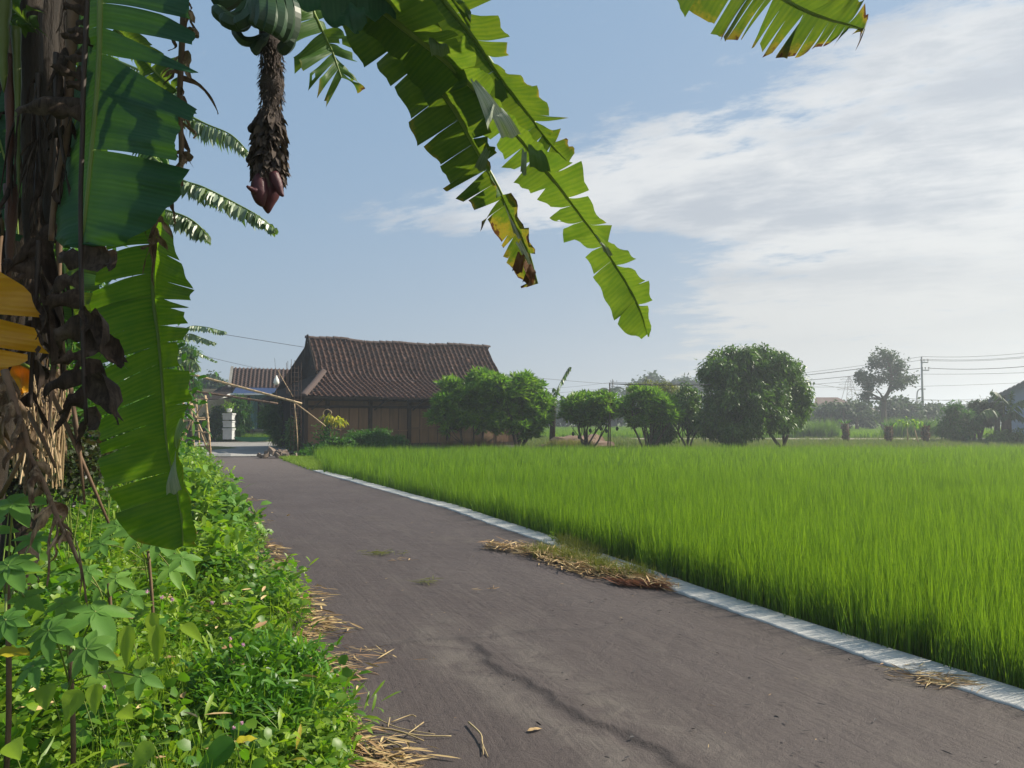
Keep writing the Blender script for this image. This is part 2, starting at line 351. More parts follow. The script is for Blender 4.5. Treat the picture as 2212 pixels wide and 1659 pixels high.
def ground_z(x, y):
    x = np.asarray(x, float); y = np.asarray(y, float)
    left = sstep(0.0, 2.6, xl(y) - x) * 0.16 * (y < 40)
    right = -sstep(0.20, 0.45, x - xr(y)) * 0.05 * (y < 33.5)
    road = -0.05
    return road + left + right + 0.02 * np.sin(x * 1.7 + 2) * np.sin(y * 1.3) * (np.abs(x) > 0)

xs = np.unique(np.concatenate([[-900, -300, -120, -60, -40], np.arange(-32, 34, 0.4), [40, 60, 120, 300, 900]]))
ys = np.unique(np.concatenate([[-300, -60, -12], np.arange(-6, 60, 0.4), [66, 75, 90, 120, 180, 300, 600, 1000]]))
X, Y = np.meshgrid(xs, ys); Z = ground_z(X, Y)
nx, ny = len(xs), len(ys)
def gridfaces(nx, ny):
    i = np.arange((ny - 1) * (nx - 1)); r = i // (nx - 1); c = i % (nx - 1); a = r * nx + c
    return np.stack([a, a + 1, a + nx + 1, a + nx], 1)
m, t = newmat('ground soil and grass')
co = t.new('ShaderNodeNewGeometry').outputs['Position']
n = t.noise(co, 0.35, 6, 0.6); n2_ = t.noise(co, 3.0, 6, 0.7)
col = t.mix(t.mr(n, .35, .65), (0.05, 0.095, 0.02), (0.11, 0.125, 0.035))
col = t.mix(t.mr(n2_, .5, .7), col, (0.075, 0.06, 0.035))
p = t.new('ShaderNodeBsdfPrincipled', {'Base Color': col, 'Roughness': 0.95, 'Specular IOR Level': 0.1})
b = t.new('ShaderNodeBump', {'Strength': 0.8, 'Distance': 0.08, 'Height': n2_}); t.l.new(b.outputs[0], p.inputs['Normal'])
t.l.new(p.outputs[0], t.new('ShaderNodeOutputMaterial').inputs[0]); M['ground'] = m
tag(link('ground', npmesh('ground', np.stack([X, Y, Z], -1), [gridfaces(nx, ny)], smooth=True), M['ground']), kind='structure')

# asphalt : seam where one pour overlaps the other
seam = [G(1000, 1375), G(1060, 1432), G(1150, 1490), G(1290, 1565), G(1400, 1615), G(1480, 1659)]
seam_y = np.array([p.y for p in seam])[::-1]; seam_x = np.array([p.x for p in seam])[::-1]
seam_y = np.concatenate([[0.5, 2.0], seam_y]); seam_x = np.concatenate([[2.9, 1.75], seam_x])
yy = [-6.0]
while yy[-1] < 33: yy.append(yy[-1] + (0.25 if yy[-1] < 2 else max(0.022, 0.007 * yy[-1])))
yy = np.array(yy); nu = 150
uu = np.linspace(0, 1, nu)
Yg = np.repeat(yy[:, None], nu, 1)
wob = 0.03 * np.sin(yy * 5.1) + 0.02 * np.sin(yy * 13.7 + 1)
Xg = (xl(yy) - 0.5)[:, None] * (1 - uu)[None, :] + (xr(yy) + wob * 0.3)[:, None] * uu[None, :]
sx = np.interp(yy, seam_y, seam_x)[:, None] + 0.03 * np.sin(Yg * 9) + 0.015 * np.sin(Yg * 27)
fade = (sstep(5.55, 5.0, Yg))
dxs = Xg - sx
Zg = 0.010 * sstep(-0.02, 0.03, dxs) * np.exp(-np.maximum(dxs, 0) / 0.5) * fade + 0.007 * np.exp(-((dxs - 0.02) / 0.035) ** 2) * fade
crack_shadeA = (np.exp(-((dxs - 0.02 - .02 * np.sin(Yg * 17)) / 0.045) ** 2) * .5 + .5 * np.exp(-((dxs - .005 * np.sin(Yg * 61)) / .012) ** 2)) * fade  # crack line plus a wider dark band, the ridge's shadow side painted on
dustA = (np.exp(-((dxs + .22) / .16) ** 2) + .8 * np.exp(-((dxs - .30) / .15) ** 2)) * sstep(6.5, 5.0, Yg)
# transverse joint
jy = 5.35 + 0.28 * (Xg + 0.3) + 0.03 * np.sin(Xg * 8)
crack_shadeA = crack_shadeA + .5 * np.exp(-((Yg - jy) / 0.03) ** 2) * sstep(1.1, .4, Xg) * sstep(-1.6, -.9, Xg)
Zg += 0.006 * np.exp(-((Yg - jy) / 0.05) ** 2) * sstep(1.1, 0.4, Xg) * sstep(-1.6, -0.9, Xg)
vn = np.array([[mnoise.noise(Vector((a * 1.5, b_ * 1.5, 3.0))) for a in np.linspace(-15, 8, 90)] for b_ in np.linspace(-6, 33, 150)])
ai = np.clip(((Xg + 15) / 23 * 89), 0, 88.99); bi = np.clip((Yg + 6) / 39 * 149, 0, 148.99)
a0 = ai.astype(int); b0 = bi.astype(int); fa = ai - a0; fbb = bi - b0
Zg += 0.012 * (vn[b0, a0] * (1 - fa) * (1 - fbb) + vn[b0, a0 + 1] * fa * (1 - fbb) + vn[b0 + 1, a0] * (1 - fa) * fbb + vn[b0 + 1, a0 + 1] * fa * fbb)
edge = np.minimum(uu, 1 - uu)[None, :]
m, t = newmat('worn dark asphalt')
pos = t.new('ShaderNodeNewGeometry').outputs['Position']
uvs = t.new('ShaderNodeSeparateXYZ', {0: t.new('ShaderNodeUVMap').outputs[0]}).outputs
big = t.noise(pos, 0.9, 5, 0.6); med = t.noise(pos, 5, 6, 0.65, 0.4); fin = t.noise(pos, 140, 3, 0.7); fin2 = t.noise(pos, 420, 2, 0.7)
lane = t.noise(t.new('ShaderNodeCombineXYZ', {0: t.m('ADD', t.m('MULTIPLY', uvs[0], 22.0), t.m('MULTIPLY', big, 5.0)), 1: t.m('MULTIPLY', uvs[1], 0.6), 2: 0.0}).outputs[0], 1.0, 6, 0.62)
lane2 = t.noise(t.new('ShaderNodeCombineXYZ', {0: t.m('MULTIPLY', uvs[0], 90.0), 1: t.m('MULTIPLY', uvs[1], 0.5), 2: 0.0}).outputs[0], 1.0, 4, 0.6)
col = t.mix(t.mr(big, .3, .7), (0.033, 0.022, 0.021), (0.046, 0.034, 0.033))
col = t.mix(t.mr(lane, .45, .75, 0.0, 0.75), col, (0.068, 0.055, 0.049))
col = t.mix(t.mr(lane2, .58, .8, 0.0, 0.5), col, (0.079, 0.066, 0.058))
col = t.mix(t.mr(med, .55, .8, 0.0, 0.6), col, (0.022, 0.016, 0.015))
dust = t.m('MULTIPLY', t.mr(t.noise(pos, 0.7, 5, 0.7), .54, .72), t.mr(med, .4, .6))
col = t.mix(t.m('MULTIPLY', dust, 0.8), col, (0.087, 0.073, 0.056))
col = t.mix(t.mr(fin, .35, .7, 0.0, 0.8), col, (0.066, 0.052, 0.048))
col = t.mix(t.mr(fin2, .60, .68, 0.0, 0.75), col, (0.105, 0.088, 0.082))
spots = t.new('ShaderNodeTexVoronoi', {'Vector': pos, 'Scale': 2.6, 'Randomness': 1.0}).outputs['Distance']
col = t.mix(t.mr(t.m('ADD', spots, t.m('MULTIPLY', med, 0.14)), 0.10, 0.115, 0.75, 0.0), col, (0.012, 0.009, 0.009))
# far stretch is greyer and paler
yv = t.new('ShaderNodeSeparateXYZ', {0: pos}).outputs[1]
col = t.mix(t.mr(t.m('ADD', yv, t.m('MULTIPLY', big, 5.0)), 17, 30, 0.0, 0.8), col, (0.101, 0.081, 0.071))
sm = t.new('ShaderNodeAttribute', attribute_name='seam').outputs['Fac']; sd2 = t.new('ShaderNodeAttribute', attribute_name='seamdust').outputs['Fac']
col = t.mix(t.m('MULTIPLY', sd2, t.mr(med, .3, .6, .05, .38)), col, (0.156, 0.138, 0.118))
col = t.mix(t.m('MULTIPLY', sm, t.mr(fin, .3, .6, .5, 1.0)), col, (0.021, 0.015, 0.014))  # darkens the cracks and the painted shade of the ridge
p = t.new('ShaderNodeBsdfPrincipled', {'Base Color': col, 'Roughness': 0.72, 'Specular IOR Level': 0.4})
hgt = t.m('ADD', t.m('MULTIPLY', fin, 0.5), t.m('ADD', t.m('MULTIPLY', med, 2.2), t.m('MULTIPLY', lane2, 0.6)))
b = t.new('ShaderNodeBump', {'Strength': 0.9, 'Distance': 0.012, 'Height': hgt}); t.l.new(b.outputs[0], p.inputs['Normal'])
t.l.new(p.outputs[0], t.new('ShaderNodeOutputMaterial').inputs[0]); M['asphalt'] = m
uvr = np.stack([np.repeat(uu[None, :], len(yy), 0), Yg], -1).reshape(-1, 2)
tag(link('road', npmesh('road', np.stack([Xg, Yg, Zg], -1), [gridfaces(nu, len(yy))], {'seam': np.clip(crack_shadeA, 0, 1).ravel(), 'seamdust': np.clip(dustA, 0, 1).ravel()}, uv=uvr, smooth=True), M['asphalt']), kind='structure')

# concrete kerb strip on the field side
ky = np.arange(-5, 24.2, 0.05)
kx = xr(ky); kd = np.gradient(kx, ky); nxk = 1 / np.sqrt(1 + kd ** 2); nyk = -kd * nxk
w0 = -0.01 + 0.012 * np.sin(ky * 2.1) + 0.008 * np.sin(ky * 11 + 2) + 0.005 * np.sin(ky * 37) + 0.006 * rng.standard_normal(len(ky)); w1 = 0.29 + 0.01 * np.sin(ky * 2)
prof = []
for off, z in ((w0, -0.04), (w0 + 0.004, 0.010), (w0 + 0.03, 0.016), (w1 * 0.6, 0.02), (w1 - 0.015, 0.02), (w1, 0.01), (w1 + 0.01, -0.2)):
    prof.append(np.stack([kx + nxk * off, ky + nyk * off, np.full(len(ky), z) + 0.004 * np.sin(ky * 1.1)], -1))
V = np.stack(prof, 1)
tag(link('kerb', npmesh('kerb', V, [gridfaces(7, len(ky))], smooth=False), M['concrete']), kind='structure')

# pale cross street in front of the houses
def sheet(name, pts, z, m, kind='structure', n=None):
    V = [(p[0], p[1], z) for p in pts]
    return tag(link(name, npmesh(name, V, [np.array([list(range(len(pts)))])]), m), kind=kind)
m = surf('cross street concrete', (0.25, 0.24, 0.22), (0.17, 0.165, 0.16), 0.8, 0.9, 0.4, 12, c3=(0.11, 0.1, 0.095), attr=True)
sheet('cross_street', [(-60, 30.5), (-13.2, 30.5), (-10.0, 30.8), (-10.3, 52), (-60, 52)], 0.02, m)
tag(MB().tube([(-17, 30.5, 0.0), (-14, 30.45, 0.03), (-11.5, 30.6, 0.035), (-10.3, 30.9, 0.03)], [.03, .12, .12, .03], 6).build('cross_street_lip', M['concrete'], None), kind='structure')

# ---------------------------------------------------------------- scattering on points (stuff only)
_sc = 0
def scatter(name, pts, variants, vid, rot, scl, m, label, cat, kind='stuff', parent=None):
    global _sc; _sc += 1
    coll = bpy.data.collections.new('source_%02d' % _sc)
    for i, me in enumerate(variants):
        if not me.materials: me.materials.append(m)
        ob = bpy.data.objects.new('source_%02d_%02d' % (_sc, i), me); coll.objects.link(ob)
    me = bpy.data.meshes.new(name); n = len(pts)
    me.vertices.add(n); me.vertices.foreach_set('co', np.asarray(pts, np.float32).ravel())
    a = me.attributes.new('rot', 'FLOAT_VECTOR', 'POINT'); a.data.foreach_set('vector', np.asarray(rot, np.float32).ravel())
    a = me.attributes.new('scl', 'FLOAT_VECTOR', 'POINT'); a.data.foreach_set('vector', np.asarray(scl, np.float32).ravel())
    a = me.attributes.new('vid', 'INT', 'POINT'); a.data.foreach_set('value', np.asarray(vid, np.int32))
    me.materials.append(m); me.update()
    o = bpy.data.objects.new(name, me); C.objects.link(o)
    ng = bpy.data.node_groups.new(name + '_nodes', 'GeometryNodeTree')
    ng.interface.new_socket('Geometry', in_out='INPUT', socket_type='NodeSocketGeometry'); ng.interface.new_socket('Geometry', in_out='OUTPUT', socket_type='NodeSocketGeometry')
    N = ng.nodes; Lk = ng.links
    gi = N.new('NodeGroupInput'); go = N.new('NodeGroupOutput'); iop = N.new('GeometryNodeInstanceOnPoints'); ci = N.new('GeometryNodeCollectionInfo')
    ci.inputs['Collection'].default_value = coll; ci.inputs['Separate Children'].default_value = True; ci.inputs['Reset Children'].default_value = True
    def na(nm, dt):
        q = N.new('GeometryNodeInputNamedAttribute'); q.data_type = dt; q.inputs['Name'].default_value = nm; return q.outputs['Attribute']
    m2p = N.new('GeometryNodeMeshToPoints'); Lk.new(gi.outputs[0], m2p.inputs['Mesh'])
    Lk.new(m2p.outputs[0], iop.inputs['Points']); Lk.new(ci.outputs[0], iop.inputs['Instance']); iop.inputs['Pick Instance'].default_value = True
    Lk.new(na('vid', 'INT'), iop.inputs['Instance Index'])
    e2r = N.new('FunctionNodeEulerToRotation'); Lk.new(na('rot', 'FLOAT_VECTOR'), e2r.inputs[0]); Lk.new(e2r.outputs[0], iop.inputs['Rotation'])
    Lk.new(na('scl', 'FLOAT_VECTOR'), iop.inputs['Scale']); Lk.new(iop.outputs[0], go.inputs[0])
    md = o.modifiers.new('scatter', 'NODES'); md.node_group = ng
    if parent is not None: o.parent = parent
    return tag(o, label, cat, kind=kind)

def blades_mesh(name, n, h, wd, spread, lean, seed, segs=4, curl=0.5):
    g = np.random.default_rng(seed)
    V = []; Fq = []; Ft = []; T = []
    for i in range(n):
        a = g.uniform(0, 2 * math.pi); r = spread * math.sqrt(g.uniform()); bx, by = r * math.cos(a), r * math.sin(a)
        H = h * g.uniform(0.55, 1.06); a2 = g.uniform(0, 2 * math.pi); ln = lean * abs(g.normal()) ; face = g.uniform(0, math.pi)
        dx, dy = math.cos(a2), math.sin(a2); sx_, sy_ = math.cos(face), math.sin(face); tt = g.uniform(0, 0.9); b = len(V)
        ww = wd * g.uniform(0.7, 1.2)
        for k in range(segs):
            f = k / segs; off = ln * H * (f * 0.5 + curl * f * f * 1.2); z = H * (f - 0.12 * ln * f * f)
            w_ = ww * (0.55 + 0.45 * math.sin(math.pi * min(1, f + 0.25))) * (1 - f * 0.35)
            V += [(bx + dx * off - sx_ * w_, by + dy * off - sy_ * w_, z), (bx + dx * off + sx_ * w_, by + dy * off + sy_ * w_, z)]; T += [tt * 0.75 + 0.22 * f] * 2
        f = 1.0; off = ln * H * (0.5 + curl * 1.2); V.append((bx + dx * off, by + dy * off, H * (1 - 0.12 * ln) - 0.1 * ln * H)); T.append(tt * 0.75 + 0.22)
        for k in range(segs - 1): Fq.append((b + 2 * k, b + 2 * k + 1, b + 2 * k + 3, b + 2 * k + 2))
        Ft.append((b + 2 * segs - 2, b + 2 * segs - 1, b + 2 * segs))
    return npmesh(name, V, [Fq, Ft], {'tint': T})

# ---------------------------------------------------------------- the rice
rice_var = [blades_mesh('rice_tuft', 40, 0.62, 0.0039, 0.085, 0.12, 50 + i) for i in range(6)]
rice_far = [blades_mesh('rice_tuft_far', 30, 0.60, 0.0095, 0.2, 0.12, 70 + i, segs=3) for i in range(4)]
def rice_left(y): return np.where(y < 22, xr(np.minimum(y, 24)) + 0.36, np.interp(y, [22, 31.5], [xr(22.0) + 0.36, -8.3]))
P = []
ymax = 32.3
def jit(x, y, s): return x + rng.uniform(-s, s, x.shape), y + rng.uniform(-s, s, y.shape)
def fill(y0, y1, sp):
    gx, gy = np.meshgrid(np.arange(-9, 30, sp), np.arange(y0, y1, sp)); gx, gy = jit(gx.ravel(), gy.ravel(), sp * 0.42)
    k = (gx > rice_left(gy) + 0.02) & (gy < ymax + 0.4 * np.sin(gx)) & (gx < 0.72 * gy + 4.0)
    return gx[k], gy[k]
for (y0, y1, sp, var0, vn_) in ((0.3, 9, 0.105, 0, 6), (9, 17, 0.13, 0, 6), (17, 32.8, 0.24, 6, 4)):
    gx, gy = fill(y0, y1, sp); nn = len(gx)
    P.append(np.stack([gx, gy, ground_z(gx, gy) - 0.0, rng.integers(var0, var0 + vn_, nn), rng.uniform(0.86, 1.10, nn)], 1))
# ragged front row leaning over the kerb
gy = np.arange(0.5, 24, 0.10); gx = rice_left(gy) + rng.uniform(-0.04, 0.06, len(gy))
P.append(np.stack([gx, gy, ground_z(gx, gy), rng.integers(0, 6, len(gy)), rng.uniform(0.62, 1.05, len(gy))], 1))
P = np.concatenate(P); n = len(P)
patch = np.array([mnoise.noise(Vector((a * 0.35, b_ * 0.35, 0))) for a, b_ in P[:, :2]])
patch2 = np.array([mnoise.noise(Vector((a * 1.6, b_ * 1.6, 9))) for a, b_ in P[:, :2]])
sc = P[:, 4] * (1 + 0.12 * patch + .16 * patch2)
print('rice tufts', n)
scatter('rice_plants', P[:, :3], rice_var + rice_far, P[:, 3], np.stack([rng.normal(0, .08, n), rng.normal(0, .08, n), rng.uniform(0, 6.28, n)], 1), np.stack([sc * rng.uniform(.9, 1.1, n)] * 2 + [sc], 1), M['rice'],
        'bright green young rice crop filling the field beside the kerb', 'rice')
sheet('paddy', [(rice_left(y_) + 0.0, y_) for y_ in np.linspace(-5, 31.5, 30)] + [(-8.3, 32.6), (32, 32.6), (32, -5)], -0.075, M['mud'])

# far fields and the bank between them
gx, gy = np.meshgrid(np.arange(-8, 62, 0.75), np.arange(62, 118, 0.9)); gx, gy = jit(gx.ravel(), gy.ravel(), 0.4)
k = (gx < 0.75 * gy + 3); gx, gy = gx[k], gy[k]; n = len(gx)
wide = [blades_mesh('rice_tuft_wide', 60, 0.5, 0.03, 0.5, 0.12, 90 + i, segs=2) for i in range(4)]
scatter('far_rice_plants', np.stack([gx, gy, np.full(n, -0.05)], 1), wide, rng.integers(0, 4, n), np.stack([np.zeros(n), np.zeros(n), rng.uniform(0, 6.28, n)], 1), np.stack([rng.uniform(.9, 1.2, n)] * 3, 1), M['rice'],
        'pale green rice in the far field beyond the grassy bank', 'rice')
sheet('far_paddy', [(-8, 61.5), (64, 61.5), (90, 118), (-8, 118)], -0.02, surf('far paddy floor', (0.10, 0.20, 0.03), (0.07, 0.16, 0.025), 1, 0.9))
sheet('bank_path', [(9, 56), (60, 55), (62, 58), (9, 59)], 0.03, surf('pale earth path', (0.34, 0.30, 0.24), (0.25, 0.22, 0.17), 0.7, 0.95))
gx, gy = np.meshgrid(np.arange(-2, 48, 0.45), np.arange(33.2, 61, 0.55)); gx, gy = jit(gx.ravel(), gy.ravel(), 0.25)
k = (gx < 0.72 * gy + 2) & ~((gy > 55.3) & (gy < 59.4) & (gx > 9)) & (rng.uniform(size=gx.shape) < 0.75); gx, gy = gx[k], gy[k]; n = len(gx)
grass_var = [blades_mesh('grass_tuft', 26, 0.26, 0.010, 0.22, 0.55, 110 + i, segs=3) for i in range(4)]
M['grass'] = leafmat('bank grass', (0.05, 0.115, 0.02), (0.20, 0.20, 0.06), 0.35, 0.6)
hs = rng.uniform(.5, 1.5, n)
scatter('bank_grass', np.stack([gx, gy, np.full(n, -0.05)], 1), grass_var, rng.integers(0, 4, n), np.stack([np.zeros(n), np.zeros(n), rng.uniform(0, 6.28, n)], 1), np.stack([rng.uniform(.9, 1.5, n)] * 2 + [hs], 1), M['grass'],
        'rough grass on the bank between the rice fields', 'grass')
# small verge of short yellow green grass where the kerb ends
P = []
for i in range(900):
    y_ = rng.uniform(22.5, 29.3); f = rng.uniform(); x0_ = xr(y_) + 0.02; x1_ = float(rice_left(np.array(y_))) + 0.25; P.append((x0_ + f * (x1_ - x0_), y_, 0.0))
P = np.array(P); n = len(P)
scatter('verge_grass', P, [blades_mesh('short_grass', 22, 0.16, 0.006, 0.12, 0.5, 130 + i, segs=3) for i in range(3)], rng.integers(0, 3, n), np.stack([np.zeros(n), np.zeros(n), rng.uniform(0, 6.28, n)], 1), np.stack([rng.uniform(.7, 1.2, n)] * 3, 1),
        leafmat('verge grass', (0.11, 0.2, 0.02), (0.22, 0.3, 0.04), 0.4, 0.5), 'short yellow green grass where the kerb ends by the stone heap', 'grass')
# ---------------------------------------------------------------- leaf clouds and trees
def unit(a): return a / np.maximum(np.linalg.norm(a, axis=-1, keepdims=True), 1e-9)
def leaves_np(P, D, L, Wd, tint, up=None, droop=0.0, bend=0.12, seg2=False):
    P = np.asarray(P, float); n = len(P); D = unit(np.asarray(D, float)); L = np.broadcast_to(L, (n,)).astype(float); Wd = np.broadcast_to(Wd, (n,)).astype(float)
    if up is None: up = unit(rng.normal(size=(n, 3)) * 0.6 + np.array([0, 0, 1.0]))
    S = unit(np.cross(D, up)); N = np.cross(S, D)
    L_, W_ = L[:, None], Wd[:, None]; g = np.array([0, 0, -1.0])
    if not seg2:
        mid = P + D * L_ * 0.45 + g * droop * L_ * 0.15
        a = mid + S * W_ + N * bend * W_ * 2; b = mid - S * W_ + N * bend * W_ * 2; tip = P + D * L_ + g * droop * L_
        V = np.stack([P, a, tip, b], 1).reshape(-1, 3); i = np.arange(n) * 4
        Fc = np.concatenate([np.stack([i, i + 1, i + 2], 1), np.stack([i, i + 2, i + 3], 1)])
        return V, [Fc], np.repeat(tint, 4)
    m1 = P + D * L_ * 0.3 + g * droop * L_ * 0.07; m2 = P + D * L_ * 0.68 + g * droop * L_ * 0.42; tip = P + D * L_ * 0.97 + g * droop * L_
    v = [P, m1 + S * W_ * .85 + N * bend * W_, m1, m1 - S * W_ * .85 + N * bend * W_, m2 + S * W_ * .8 + N * bend * W_, m2, m2 - S * W_ * .8 + N * bend * W_, tip]
    V = np.stack(v, 1).reshape(-1, 3); i = np.arange(n) * 8
    T3 = np.concatenate([np.stack([i, i + 1, i + 2], 1), np.stack([i, i + 2, i + 3], 1), np.stack([i + 4, i + 7, i + 5], 1), np.stack([i + 5, i + 7, i + 6], 1)])
    Q = np.concatenate([np.stack([i + 1, i + 4, i + 5, i + 2], 1), np.stack([i + 2, i + 5, i + 6, i + 3], 1)])
    return V, [T3, Q], np.repeat(tint, 8)
def cloud(name, P, D, L, Wd, tint, m, parent=None, **k):
    V, Fc, T = leaves_np(P, D, L, Wd, tint, **k)
    return link(name, npmesh(name, V, Fc, {'tint': T}), m, parent)

def blob_clusters(blobs, spacing, fillr=0.35, flat=None):
    """cluster centres over the surface (and thinly inside) of lumpy ellipsoids; returns centre, outward direction"""
    Cn, Dn = [], []
    for (c, r) in blobs:
        c = np.array(c, float); r = np.array(r, float)
        area = 4 * math.pi * ((r[0] * r[1]) ** 1.6 / 3 + (r[0] * r[2]) ** 1.6 / 3 + (r[1] * r[2]) ** 1.6 / 3) ** (1 / 1.6)
        n = int(area / spacing ** 2) + 4
        d = unit(rng.normal(size=(n, 3))); k = 0.80 + 0.26 * np.array([mnoise.noise(Vector(tuple(q * 2.3 + c))) for q in d]) + rng.uniform(-0.12, 0.10, n)
        ins = rng.uniform(size=n) < fillr * 0.5; k = np.where(ins, k * rng.uniform(0.45, 0.9, n), k)
        Cn.append(c + d * r * k[:, None]); Dn.append(d)
    Cn = np.concatenate(Cn); Dn = np.concatenate(Dn)
    if flat is not None: q = Cn[:, 2] > flat; Cn, Dn = Cn[q], Dn[q]
    return Cn, Dn

def lumpy(blobs, k=7, f=.42):
    out = []
    for c, r in blobs:
        out.append((c, tuple(q * .78 for q in r)))
        for i in range(k):
            d = Vector((rnd.gauss(0, 1), rnd.gauss(0, 1), rnd.gauss(.25, 1))).normalized(); e = f * rnd.uniform(.65, 1.15)
            out.append(((c[0] + d.x * r[0] * .74, c[1] + d.y * r[1] * .74, c[2] + d.z * r[2] * .74), tuple(q * e for q in r)))
    return out

def crown_random(blobs, spacing, per, size, L, Wd, droop=0.3, flat=None, tintb=0.0, sun=0.15, ar=0.5):
    Cn, Dn = blob_clusters(blobs, spacing, flat=flat); n = len(Cn)
    ct = rng.uniform(0, 1, n)
    P = np.repeat(Cn, per, 0) + rng.normal(size=(n * per, 3)) * size
    D = unit(np.repeat(Dn, per, 0) * 0.5 + rng.normal(size=(n * per, 3)) * 0.8 + np.array([0, 0, -droop]))
    tint = np.clip(np.repeat(ct, per) * 0.5 + rng.uniform(0, 0.45, n * per) + tintb, 0, 0.9)
    return P, D, L * rng.uniform(0.7, 1.2, n * per), Wd * rng.uniform(0.7, 1.2, n * per), tint
def crown_rosette(blobs, spacing, per, L, Wd, upb=0.7, flat=None, yellow=0.0):
    Cn, Dn = blob_clusters(blobs, spacing, 0.3, flat=flat); n = len(Cn)
    ax = unit(Dn * 0.6 + np.array([0, 0, upb])); 
    th = rng.uniform(0, 6.28, n * per); ph = rng.uniform(0.35, 1.35, n * per)
    A = np.repeat(ax, per, 0); e1 = unit(np.cross(A, np.array([0.3, 0.2, 1.0]))); e2 = np.cross(A, e1)
    D = A * np.cos(ph)[:, None] + (e1 * np.cos(th)[:, None] + e2 * np.sin(th)[:, None]) * np.sin(ph)[:, None]
    P = np.repeat(Cn, per, 0) + D * 0.02 - A * rng.uniform(0, 0.08, n * per)[:, None]
    tint = np.clip(np.repeat(rng.uniform(0, 1, n), per) * 0.45 + rng.uniform(0, 0.45, n * per), 0, 0.9)
    return P, D, L * rng.uniform(0.7, 1.15, n * per), Wd * rng.uniform(0.75, 1.15, n * per), tint, Cn

def limb(mb, p, q, r0, r1, wob=0.1, n=6, sides=6):
    p, q = Vector(p), Vector(q); L = (q - p).length; pts = []
    o = Vector((rnd.uniform(-1, 1), rnd.uniform(-1, 1), rnd.uniform(-.3, .3))) * wob * L
    for i in range(n + 1):
        f = i / n; pts.append(p.lerp(q, f) + o * math.sin(math.pi * f) + Vector((rnd.uniform(-1, 1), rnd.uniform(-1, 1), 0)) * wob * L * 0.12 * (0 < i < n))
    mb.tube(pts, [r0 + (r1 - r0) * i / n for i in range(n + 1)], sides, rnd.random()); return pts

def blobW(px, py, Yd, rx, ry, rd=None):
    c = W(px, py, Yd); k = Yd / F; return (tuple(c), (rx * k, (rd if rd else rx) * k, ry * k))

def shrub_tree(name, label, cat, base, blobs, stems, crown, m, group=None, r0=0.06, flat=None, bark='bark', tip_every=None):
    """base: world point on the ground; stems: number of stems rising into the crown"""
    t_ = thing(name, label, cat, base, 0, group)
    mb = MB(); base = Vector(base)
    for i in range(stems):
        b = blobs[i % len(blobs)]; c = Vector(b[0]); r = b[1]
        tgt = c + Vector((rnd.uniform(-.6, .6) * r[0], rnd.uniform(-.6, .6) * r[1], rnd.uniform(-.2, .5) * r[2]))
        s = base + Vector((rnd.uniform(-1, 1) * r0 * 2, rnd.uniform(-1, 1) * r0 * 2, -0.1))
        pts = limb(mb, s, tgt, r0, r0 * 0.3, 0.12, 7)
        for j in range(4):
            k = rnd.randint(2, 6); e = c + Vector((rnd.uniform(-.85, .85) * r[0], rnd.uniform(-.85, .85) * r[1], rnd.uniform(-.5, .7) * r[2])); limb(mb, pts[k], e, r0 * 0.4, r0 * 0.12, 0.12, 4, 5)
    mb.build('trunk', M[bark], t_, True)
    P, D, L, Wd, T = crown[:5]
    keep = np.ones(len(P), bool)
    cloud('crown', P[keep], D[keep], L[keep], Wd[keep], T[keep], m, t_, droop=0.12)
    return t_

# ---- oleander like trees in front of the house: rosettes of long glossy leaves
gs = 'glossy rosette leaved trees along the far edge of the rice'
def ros(name, label, bx, by, Yd, blobs, stems=5, fruits=(), sp=0.30, flat=None, L=0.30):
    base = W(bx, by, Yd); base.z = 0
    bl = [blobW(*b[:3], b[3] * 1.1, b[4] * 1.08) for b in blobs]
    cr_ = crown_rosette(lumpy(bl, 6), sp * 1.15, 15, L * 1.2, 0.040)
    t_ = shrub_tree(name, label, 'tree', base, bl, stems, cr_, M['rosette'], gs, 0.05)
    for (fx, fy) in fruits:
        p_ = W(fx, fy, Yd - 0.2); mb = MB()
        mb.tube([p_ + Vector((0, 0, 0.5)), p_ + Vector((0.02, 0, .25)), p_ + Vector((0, 0, 0.1))], 0.008, 5)
        mb.tube([p_ + Vector((0, 0, 0.1)), p_ + Vector((0, 0, 0.06)), p_, p_ + Vector((0, 0, -0.07)), p_ + Vector((0, 0, -0.10))], [0.015, 0.055, 0.075, 0.05, 0.01], 9)
        mb.build('fruit', M['banana_fruit'], t_, True)
    return t_
ros('glossy_leaf_tree', 'broad round bright green tree standing before the right half of the tiled wooden house', 1015, 968, 33.4,
    [(1000, 858, 33.4, 60, 40), (1058, 845, 33.2, 62, 40), (975, 900, 33.0, 42, 32), (1030, 900, 33.4, 60, 35)], 3, sp=0.30)
ros('glossy_leaf_tree', 'widest bright green tree, its crown covering the right corner of the tiled house', 1120, 968, 33.8,
    [(1105, 850, 33.6, 60, 42), (1145, 862, 33.9, 42, 44), (1165, 898, 33.6, 36, 34), (1100, 900, 33.8, 60, 32), (1130, 925, 33.6, 45, 18)], 7, sp=0.30)
ros('glossy_leaf_tree', 'small green tree with hanging fruit beside the brown straw heap', 1268, 966, 33.6,
    [(1268, 872, 33.6, 60, 26), (1240, 880, 33.6, 36, 28), (1305, 886, 33.6, 34, 26), (1268, 905, 33.9, 45, 18)], 7, [(1298, 926), (1251, 944), (1238, 937), (1275, 930)], sp=0.27, L=0.28)
ros('glossy_leaf_tree', 'small green tree whose forked stems stand right of the thin bamboo stake', 1398, 964, 34.2,
    [(1382, 872, 34.2, 50, 32), (1418, 878, 34.2, 46, 32), (1440, 893, 34.0, 28, 24), (1398, 905, 34.4, 45, 18)], 8, [(1333, 926), (1310, 931)], sp=0.27, L=0.28)

